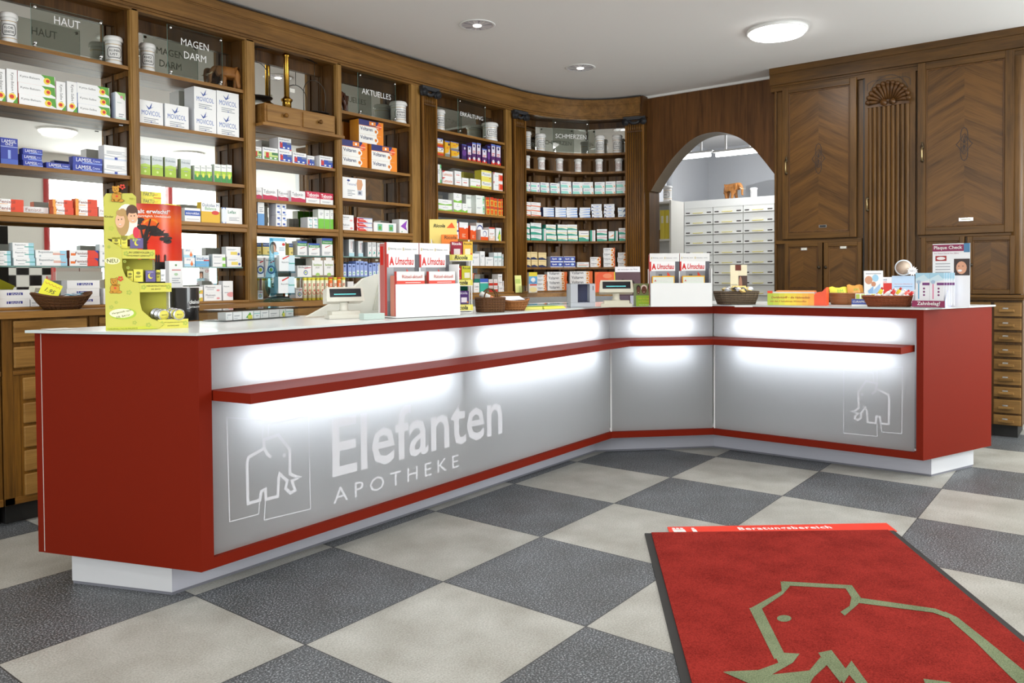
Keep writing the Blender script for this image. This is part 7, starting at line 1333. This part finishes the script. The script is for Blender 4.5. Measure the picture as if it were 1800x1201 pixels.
def a_orange(q): q('p', [(.06, 0), (.06, .8), (.2, .98), (.6, 1), (.6, .6), (.2, .5), (.14, 0)], 'e8582c'); q('o', .55, .8, .2, .12, 'f08a60'); q('r', .3, .3, 1, .55, 'f2eee8'); q('t', 'Voltaren', .62, .48, .5, '3c3c50'); q('r', .85, .6, 1, 1, 'e8dc3c')
p = onz(1066, 519, WZ); card('ointment_display', *ap(1066, 7.25), WZ, -1.0, 40, 36, 'ec6a30', 'orange rounded display card behind the second till display', 'display', a_orange, th=.03)
# leaflets on the second bay of pens etc: grey willow basket with sweets
k3 = (Vector((4.02, -.80))-CAM.xy).dot(FW.xy)/FPX; c3 = ap(1294, fd(4.07, -.75)); hb3 = zat(1295, 513, c3.x, c3.y)-CZ
basket((c3.x, c3.y, CZ), .137, .075, hb3, WK3, 'grey brown rectangular willow basket full of sweets, right of the second magazine box', 1.22, rz=-.83, rect_=True, spokes=34)
rnd_items(c3, .07, .07, CZ+hb3+.004, 22, (.075, .045, .03), ['e6e8ee', 'f0d890', '3a3a42', 'dfe3ea', 'e8c878'], 'individually wrapped sweets heaped in the grey willow basket', seed=5)
def a_merk(q): q('r', 0, 0, .48, 1, 'efe6c4'); q('r', .48, 0, 1, .62, '4a3630'); q('r', .3, .8, .65, 1, '6a2c1c'); q('o', .6, .3, .1, .3, 'a87860'); q('t', 'MERKEN', .22, .3, .36, '6a6050', 0)
mk = card('chocolate_card', *(ap(1299, fd(c3.x, c3.y))), CZ+hb3-.01, -1.0, 29, 50, 'e8dfc0', 'cream chocolate bar card standing up among the sweets', 'card', a_merk, tilt=4)
pk = thing('biscuit_packet', (c3.x-.04, c3.y-.045, CZ+hb3-.012), 'cream packet lettered in blue at the front of the willow basket', 'packet', -.83); m_ = MB(Matrix.Rotation(-R(20), 4, 'X')); m_.box((-.045, 0, 0), (.045, .014, .05), mat('efd88c', .35)).box((-.045, .003, .05), (.045, .008, .056), mat('d8b860', .35)); put_text(m_, 'Cantuccini', 0, .034, .06, mat('3c5a8c'), y=-.0006, bold=.02); m_.box((-.03, -.0005, .010), (.03, 0, .018), mat('e8a080')); m_.build('wrapper', pk, bevel=.003)
t, w = placed('white_card', (1292, 540), (1323, 540), CZ, 'small white cards in front of the willow basket', 'cards'); MB().box((0, -.0, 0), (w, .04, .008), WHITE).build('cards', t)
# yellow orange throat display
a, b_ = onz(1351, 541, CZ), onz(1449, 543, CZ); a = Vector((4.005, -.99, 0)); rzd = -1.42; kd = (Vector((4.02, -1.1))-CAM.xy).dot(FW.xy)/FPX
t = thing('throat_display_box', (4.01, onx(1349, 530, 4.01).y, CZ), 'long yellow green display box with orange end, lettered about throat medicine', 'display box', rzd); m_ = MB(); L3 = onx(1349, 530, 4.01).y-onx(1449, 530, 4.01).y; hh = 21*kd
for i in range(8): c0_, c1_ = (i/8)*L3*.80, ((i+1)/8)*L3*.80; m_.box((c0_, 0, 0), (c1_, .004, hh), mat(['b4c840', 'c8d040', 'dcd840', 'ecdc3c', 'f0d43c', 'f2c83c', 'f2b83c', 'f2a83c'][i], .45))
m_.box((0, .004, 0), (L3*.8, .12, hh*.9), mat('e8d860', .5)); put_text(m_, 'Dorithricin® – die Halsmedizin', L3*.40, hh*.66, L3*.66, mat('a8501c'), y=-.0008, bold=.02, shear=.2); put_text(m_, 'mit den 3 halsaktiven Wirkstoffen', L3*.36, hh*.33, L3*.62, mat('a8501c'), y=-.0008, bold=.01, shear=.2); m_.build('box_front', t)
m_ = MB().plate([(L3*.8, 0), (L3*1.0, .0), (L3*1.0, hh*1.5), (L3*.93, hh*1.15), (L3*.85, hh*1.1), (L3*.8, hh*.9)], 0, .12, mat('ee5020', .45)); m_.box((.03, .02, hh*.9), (L3*.8, .11, hh*1.12), mat('e8e8ec', .4)).box((.05, .018, hh*1.12), (L3*.8, .10, hh*1.22), mat('f29a4c', .4)).box((.0, .0, hh), (.03, .006, hh*1.2), mat('ee5020')); m_.build('orange_end', t)
# brown shallow basket with yellow packs
c4 = ap(1487, fd(4.30, -1.32)); basket((c4.x, c4.y, CZ), .105, .07, zat(1480, 516, c4.x, c4.y)-CZ, mat('8c5a30', .5), 'smooth brown basket tray with yellow packs behind the blue block', 1.25, rz=-1.1, spokes=0+4)
k4 = (c4-CAM.xy).dot(FW.xy)/FPX
for i, (dx, col, lb, hpx) in enumerate(((-.03, 'ece44c', 'crumpled yellow sweets bag in the smooth brown basket', 22), (.055, 'e8a44c', 'orange wrapped bag behind the yellow one in the smooth brown basket', 26))):
    t = thing('sweets_bag', (c4.x+.02*i+dx*.3, c4.y-dx, CZ+.035), lb, 'bag', -.95); m = MB(Matrix.Rotation(-R(22), 4, 'X')); w, h = 34*k4/2*(1-.2*i), hpx*k4; V = []
    for u in range(7):
        for v in range(5): V.append(((u/3-1)*w, -.012*cos((u/3-1)*pi/2)*(1 if 0 < v < 4 else .1)+.004*sin(u*2.3+v), v/4*h+.006*sin(u*1.7)))
    nv = len(V); V += [(x, -y+.004, z) for x, y, z in V]; F = [(u*5+v, (u+1)*5+v, (u+1)*5+v+1, u*5+v+1) for u in range(6) for v in range(4)]; F += [tuple(nv+a for a in f[::-1]) for f in F]; m.add(V, F, mat(col, .3), True); put_text(m, 'EM-eukal'[:2]+'', 0, h*.6, w*.6, mat('8ac050'), y=-.016); m.build('bag_body', t)
# blue block, leaflets stand
t = thing('toothbrush_block', (3.99, onx(1497, 535, 3.99).y, CZ), 'blue block with white capital lettering beside the red brown basket', 'block', -1.3); kb = (Vector((3.985, -1.42))-CAM.xy).dot(FW.xy)/FPX; w = 33*kb; m_ = MB().box((0, 0, 0), (w, .05, .012), WHITE).box((0, 0, .012), (w, .05, 13*kb), mat('3c4f9c', .4)); put_text(m_, 'CURAPROX', w*.45, 8.5*kb, w*.8, WHITE, y=-.0008, bold=.01); m_.build('block_body', t)
def a_tooth(q):
    q('l' if 0 else 'r', .1, .9, .9, .92, '8a8a90')
    for cx, cz, r, c in ((.25, .72, .2, 'c89070'), (.6, .78, .17, '9cc8e0'), (.5, .6, .12, 'c88a68')): q('o', cx, cz, r, r*.62, c)
    q('p', [(.2, .4), (.5, .55), (.45, .15), (.3, .15)], '8ab4dc'); q('p', [(.45, .4), (.85, .62), (.8, .12), (.55, .12)], 'a4c4e4'); q('o', .72, .12, RD_, .08, 'ee5a3c')
card('dental_leaflet_stand', *ap(1536, fd(4.33, -1.42)), CZ, -1.25, 31, 60, 'eef0ee', 'white rounded leaflet card with dental brush pictures behind the red brown basket', 'leaflet', a_tooth)
def a_redw(q): q('r', 0, 0, .72, .78, 'dc3024'); q('t', 'oxo', .2, .9, .3, '3c4468'); q('t', 'orn', .2, .82, .25, 'd83a2c'); q('t', 'On', .85, .9, .18, '3c4468')
card('red_white_carton', *ap(1563, fd(4.46, -1.6)), CZ, -1.3, 24, 48, 'f0f0f2', 'red and white carton behind the red brown basket', 'medicine box', a_redw, th=.05, tilt=0)
def a_gbl(q):
    for i, c in enumerate(('a8b84c', 'b8c870', 'c0d0e0', 'e8d860')): q('r', .02+i*.25, .1, .2+i*.25, .95, c)
card('brush_packs', *ap(1522, fd(4.22, -1.42)), CZ, -1.25, 33, 20, 'e6eae0', 'low row of small interdental brush packs behind the blue block', 'packs', a_gbl, th=.03, tilt=0)
t = card('blue_counter_holder', *ap(1588, fd(4.36, -1.7)), CZ, -1.3, 36, 52, 'b8d0e8', 'pale blue card holder with round head and white star burst', 'display', lambda q: (q('r', 0, 0, 1, .48, 'ecf0f4'), q('t', 'Vom ersten Zähnchen an', .5, .72, .8, 'c84a5a', 0), q('r', .1, .62, .9, .64, '6a88b0')), th=.01, tilt=6)
k5 = (Vector((4.36, -1.70))-CAM.xy).dot(FW.xy)/FPX; m_ = MB(TX1((0, .004, 66*k5)) @ Matrix.Rotation(pi/2, 4, 'X')); m_.lathe([(14*k5, 0), (14*k5, .004), (0, .004)], mat('dfe8f0', .45), 28); m_.lathe([(12*k5, .0042), (0, .0046)], mat('cdb8a4', .5), 28); m_.build('round_head', t); m_ = MB(); V = []
for i in range(24): r = (9 if i % 2 else 6)*k5; V.append((14*k5+r*cos(i*pi/12), -.006, 60*k5+r*sin(i*pi/12)))
m_.add(V, [tuple(range(24))], mat('f8f8fa', .4)); put_text(m_, 'NEU', 14*k5, 60*k5, 9*k5, LG, y=-.0066); m_.build('star_burst', t)
c5 = ap(1562, fd(4.10, -1.66)); hb5 = zat(1560, 521, c5.x, c5.y)-CZ; basket((c5.x, c5.y, CZ), .145, .09, hb5, WK4, 'red brown open wicker basket of small tubes near the right counter end', 1.25, rz=-1.05, spokes=40)
random.seed(12)
for i in range(9):
    t = thing('toothpaste_sample', (c5.x+.02+random.uniform(-.02, .03)-.012*(i-4)*-.6, c5.y-.018*(i-4)*1.1, CZ+hb5*.75), 'small %s sample tube leaning in the red brown basket, %s' % (['red', 'yellow', 'white', 'red-striped'][i % 4], posn(i, 9)), 'sample tube', -1.0, 'sample tubes in the red brown basket')
    c_ = ['d8302c', 'ecd83c', 'f2f0f0', 'e86a60'][i % 4]; m = MB(Matrix.Rotation(R(38+random.uniform(-12, 14)), 4, 'Y') @ Matrix.Rotation(random.uniform(-.3, .3), 4, 'X')); m.lathe([(.009, -.02), (.011, 0), (.011, .05), (.009, .06)], mat(c_, .35), 12); m.lathe([(.0112, .012), (.0112, .03)], mat('f4f4f4', .35), 12); m.build('tube_body', t); m = MB(m.T); m.lathe([(.007, .06), (.007, .074), (0, .075)], mat('c8302c' if i % 2 else 'e8e8e8', .4), 12); m.build('cap', t)
# ---------- Plaque Check display
PX, PY = 4.005, onx(1603, 540, 4.005).y; t = thing('dental_display', (PX, PY, CZ), 'white and magenta dental counter display at the right counter end', 'display', -1.66); k6 = (Vector((4.2, -1.93))-CAM.xy).dot(FW.xy)/FPX
m_ = MB(); w6, h6 = 58*k6, 110*k6; ox6 = 22*k6; T = TX1((ox6, .13, 0)); m_.box((0, 0, 0), (w6, .004, h6), mat('eef0f2', .4), T=T); mg = mat('8c1f50', .45)
def r6(a, b_, c, d, mm, y=-.001): m_.add([(a*w6, y, b_*h6), (c*w6, y, b_*h6), (c*w6, y, d*h6), (a*w6, y, d*h6)], [(0, 1, 2, 3)], mm, False, T)
r6(0, .88, .84, .985, mg); r6(.84, .86, 1, 1, mat('4a80a8')); put_text(m_, 'Plaque Check', .42*w6, .932*h6, .76*w6, WHITE, y=-.002, bold=.02, T=T); put_text(m_, 'Der Plaque-Test für Ihre Zähne', .38*w6, .845*h6, .66*w6, mat('a03a6a'), y=-.002, bold=0, T=T)
r6(.08, .73, .38, .81, mat('a82c2c')); m_.add([((.23+.12*cos(a_))*w6, -.002, (.77+.025*sin(a_))*h6) for a_ in [i*pi/6 for i in range(12)]], [tuple(range(12))], mat('f0ecec'), False, T); r6(.58, .50, 1, .76, mat('3a2c28')); m_.add([((.78+.14*cos(a_))*w6, -.0022, (.62+.10*sin(a_))*h6) for a_ in [i*pi/8 for i in range(16)]], [tuple(range(16))], mat('d8a080'), False, T); m_.add([((.74+.06*cos(a_))*w6, -.0026, (.575+.018*sin(a_))*h6) for a_ in [i*pi/6 for i in range(12)]], [tuple(range(12))], mat('f4f0ee'), False, T)
for cx in (.71, .82): m_.add([((cx+.015*cos(a_))*w6, -.0026, (.645+.008*sin(a_))*h6) for a_ in [i*pi/4 for i in range(8)]], [tuple(range(8))], mat('2a1a18'), False, T)
for i in range(5): r6(.08, .68-.045*i, .48, .69-.045*i, mat('8a8a92'))
put_text(m_, 'mira', .16*w6, .485*h6, .14*w6, mat('3c5a7c'), y=-.002, T=T); put_text(m_, 'dent', .48*w6, .485*h6, .14*w6, mat('3c5a7c'), y=-.002, T=T); m_.add([((.31+.06*cos(a_))*w6, -.002, (.485+.03*sin(a_))*h6) for a_ in [i*pi/8 for i in range(16)]], [tuple(range(16))], mat('3c70a0'), False, T); m_.build('header_board', t)
m_ = MB(); fw = 66*k6; m_.box((-.0, -.0, 0), (fw*.78, .004, 12*k6), mg); put_text(m_, 'Zahnbelag?', fw*.40, 6.5*k6, fw*.55, WHITE, y=-.0008, bold=.02); m_.box((0, 0, 0), (fw*.78, .12, .004), WHITE)
V = [(fw*.78, 0, 0), (fw*.78, .125, 0), (fw*.78, .125, 62*k6), (fw*.78, 0, 12*k6)]; m_.add(V+[(x+.003, y, z) for x, y, z in V], [(0, 1, 2, 3), (7, 6, 5, 4), (0, 3, 7, 4), (1, 5, 6, 2), (2, 6, 7, 3)], mat('c8cce8', .4))
V = [(0, 0, 0), (0, .125, 0), (0, .125, 50*k6), (0, 0, 8*k6)]; m_.add(V+[(x-.003, y, z) for x, y, z in V], [(3, 2, 1, 0), (4, 5, 6, 7), (2, 3, 7, 6)], mat('e4e4ec', .4)); m_.build('tray', t)
V6 = Matrix.Translation(t.location) @ Matrix.Rotation(-1.66, 4, 'Z')
DS['den'] = W_('white dental test leaflet pack', 'dfe2ea', 'eef0f4', 'eef0f4', d=.008, ops=[('r', 0, .82, 1, 1, 'a8d4e8'), ('p', [(.0, .82), (.6, .95), (1, .78), (0, .7)], 'd0e8f2'), ('r', .2, .2, .28, .68, '5aa8d0'), ('o', .24, .72, .06, 'a8c0d8'), ('r', .5, .62, 1, .7, '7a3a7c'), ('o', .62, .52, .03, '7a2c6a'), ('o', .62, .42, .03, '7a2c6a'), ('o', .62, .32, .03, '7a2c6a'), ('p', [(0, .12), (.5, .0), (0, 0)], 'e4a0c0')])
DS['dep'] = dict(DS['den'], ops=[o_ if i != 2 else ('r', .2, .2, .28, .68, 'e07aa0') for i, o_ in enumerate(DS['den']['ops'])])
for j, (ds, x) in enumerate((('den', .012), ('dep', fw*.40))):
    for i in range(5): p = V6 @ Vector((x+.010*i, .02+.013*i, .012)); put_carton(ds, p.x, p.y, p.z, fw*.34, 56*k6, -1.66, 'white dental test leaflet, %s row of the magenta dental display, %s' % (['left', 'right'][j], 'front' if i == 0 else '%s behind the front' % ORD[i]), 'dental test leaflets', d=.004)
for i in range(7):
    m = MB().box((-.05, -.075, 0), (.05, .075, .0012), mat('e8e4f4' if i % 2 else 'dcd8ec', .5)); o = m.build('loose_leaflet'); o.location = (4.30+.004*i, -1.925+.0015*i, CZ+.0022*i); o.rotation_euler = (0, 0, -.6-.08*i); tag(o, 'loose pale violet leaflet in the fanned pile on the right counter end', 'leaflet', 'fanned pile of violet leaflets')
t = thing('flat_grey_folder', (3.985, -1.62, CZ), 'flat dark glossy leaflet lying in front of the magenta dental display', 'leaflet', -1.5); MB().box((0, -.01, 0), (.14, .03, .002), mat('5a6064', .2)).build('sheet', t)
# dispensary decorations
E1 = onx(1285, 349, DX+.2); elephant((DX+.22, E1.y, 2.078), .21, pi/2+pi-.25, HON, 'large honey brown carved elephant on top of the white drawer cabinet')
J1 = onx(1325, 346, DX+.2); jar(DX+.2, J1.y, 2.078, .125, .04, 'SAL\nMAR.', 'small white jar beside the carved elephant on the drawer cabinet', rz=-pi/2-.3)
p = onx(1366, 345, DX+.25); t = thing('wall_clock_case', (DX+.28, p.y-.16, 2.078), 'wooden framed glass case on the white drawer cabinet, right edge of the arch', 'case', -pi/2); m_ = MB()
for a_, b_, c_, d_ in ((-.16, 0, -.13, .42), (.13, 0, RD_, .42), (-.16, .39, RD_, .42), (-.16, 0, RD_, .03)): m_.box((a_, -.05, b_), (c_, .08, d_), mat('8a4a24', .4))
m_.build('frame', t); MB().box((-.13, -.03, .03), (.13, -.026, .39), GL).box((-.13, .07, .03), (.13, .078, .39), WHITE).build('glass_front', t); 
# binders, picture, storage jar on rack
bl_ = RK.location
for i, (col, lab, h, z) in enumerate((('dcc82c', 'broad yellow binder on the white rack behind the arch', .31, zs[1]), ('e6d23c', 'second yellow binder on the white rack behind the arch', .31, zs[1]), ('5a1c20', 'low dark red book in front of the binders on the rack', .10, zs[1]))):
    o = MB().box((0, 0, 0), (.20, .055, h), mat(col, .4)).box((-.001, .015, h*.55), (0, .04, h*.8), mat('f0ecd0', .5)).build('ring_binder'); o.location = (bl_.x+.004-(0 if i < 2 else .0), bl_.y+.03+.058*i, z+.001); tag(o, lab, 'binder' if i < 2 else 'book')
o = jar(bl_.x+.14, bl_.y+.12, zt2+.001, .17, .05, 'SAL', 'white and blue jar on top of the white rack behind the arch', rz=-pi/2)
a_, b_ = onx(1182, 400, 8.04), onx(1198, 400, 8.04); zt4, zb4 = onx(1190, 388, 8.04).z, onx(1190, 425, 8.04).z; t = thing('picture_poster', (8.04, 1.95, 0), 'colourful orange abstract wall print left of the white drawer cabinet', 'picture', -pi/2); m_ = MB(); w_ = .34; x0_ = 1.95-a_.y
m_.box((x0_-.01, -.004, zb4-.02), (x0_+w_, .004, zt4+.02), WHITE); m_.box((x0_+.0, -.006, zb4), (x0_+w_*.8, -.004, zt4), mat('dc4a2c', .5)); 
for i, (u, v, r, c) in enumerate(((.2, .3, .10, '3c7a80'), (.5, .5, .14, 'e8a03c'), (.35, .75, .09, '6a9a50'), (.6, .25, .08, 'c83030'))): m_.add([(x0_+(u+r*cos(q))*w_, -.0065-.0003*i, zb4+(v+r*1.1*sin(q*1.0))*(zt4-zb4)) for q in [k_*pi/8 for k_ in range(16)]], [tuple(range(16))], mat(c, .5))
m_.build('print', t)
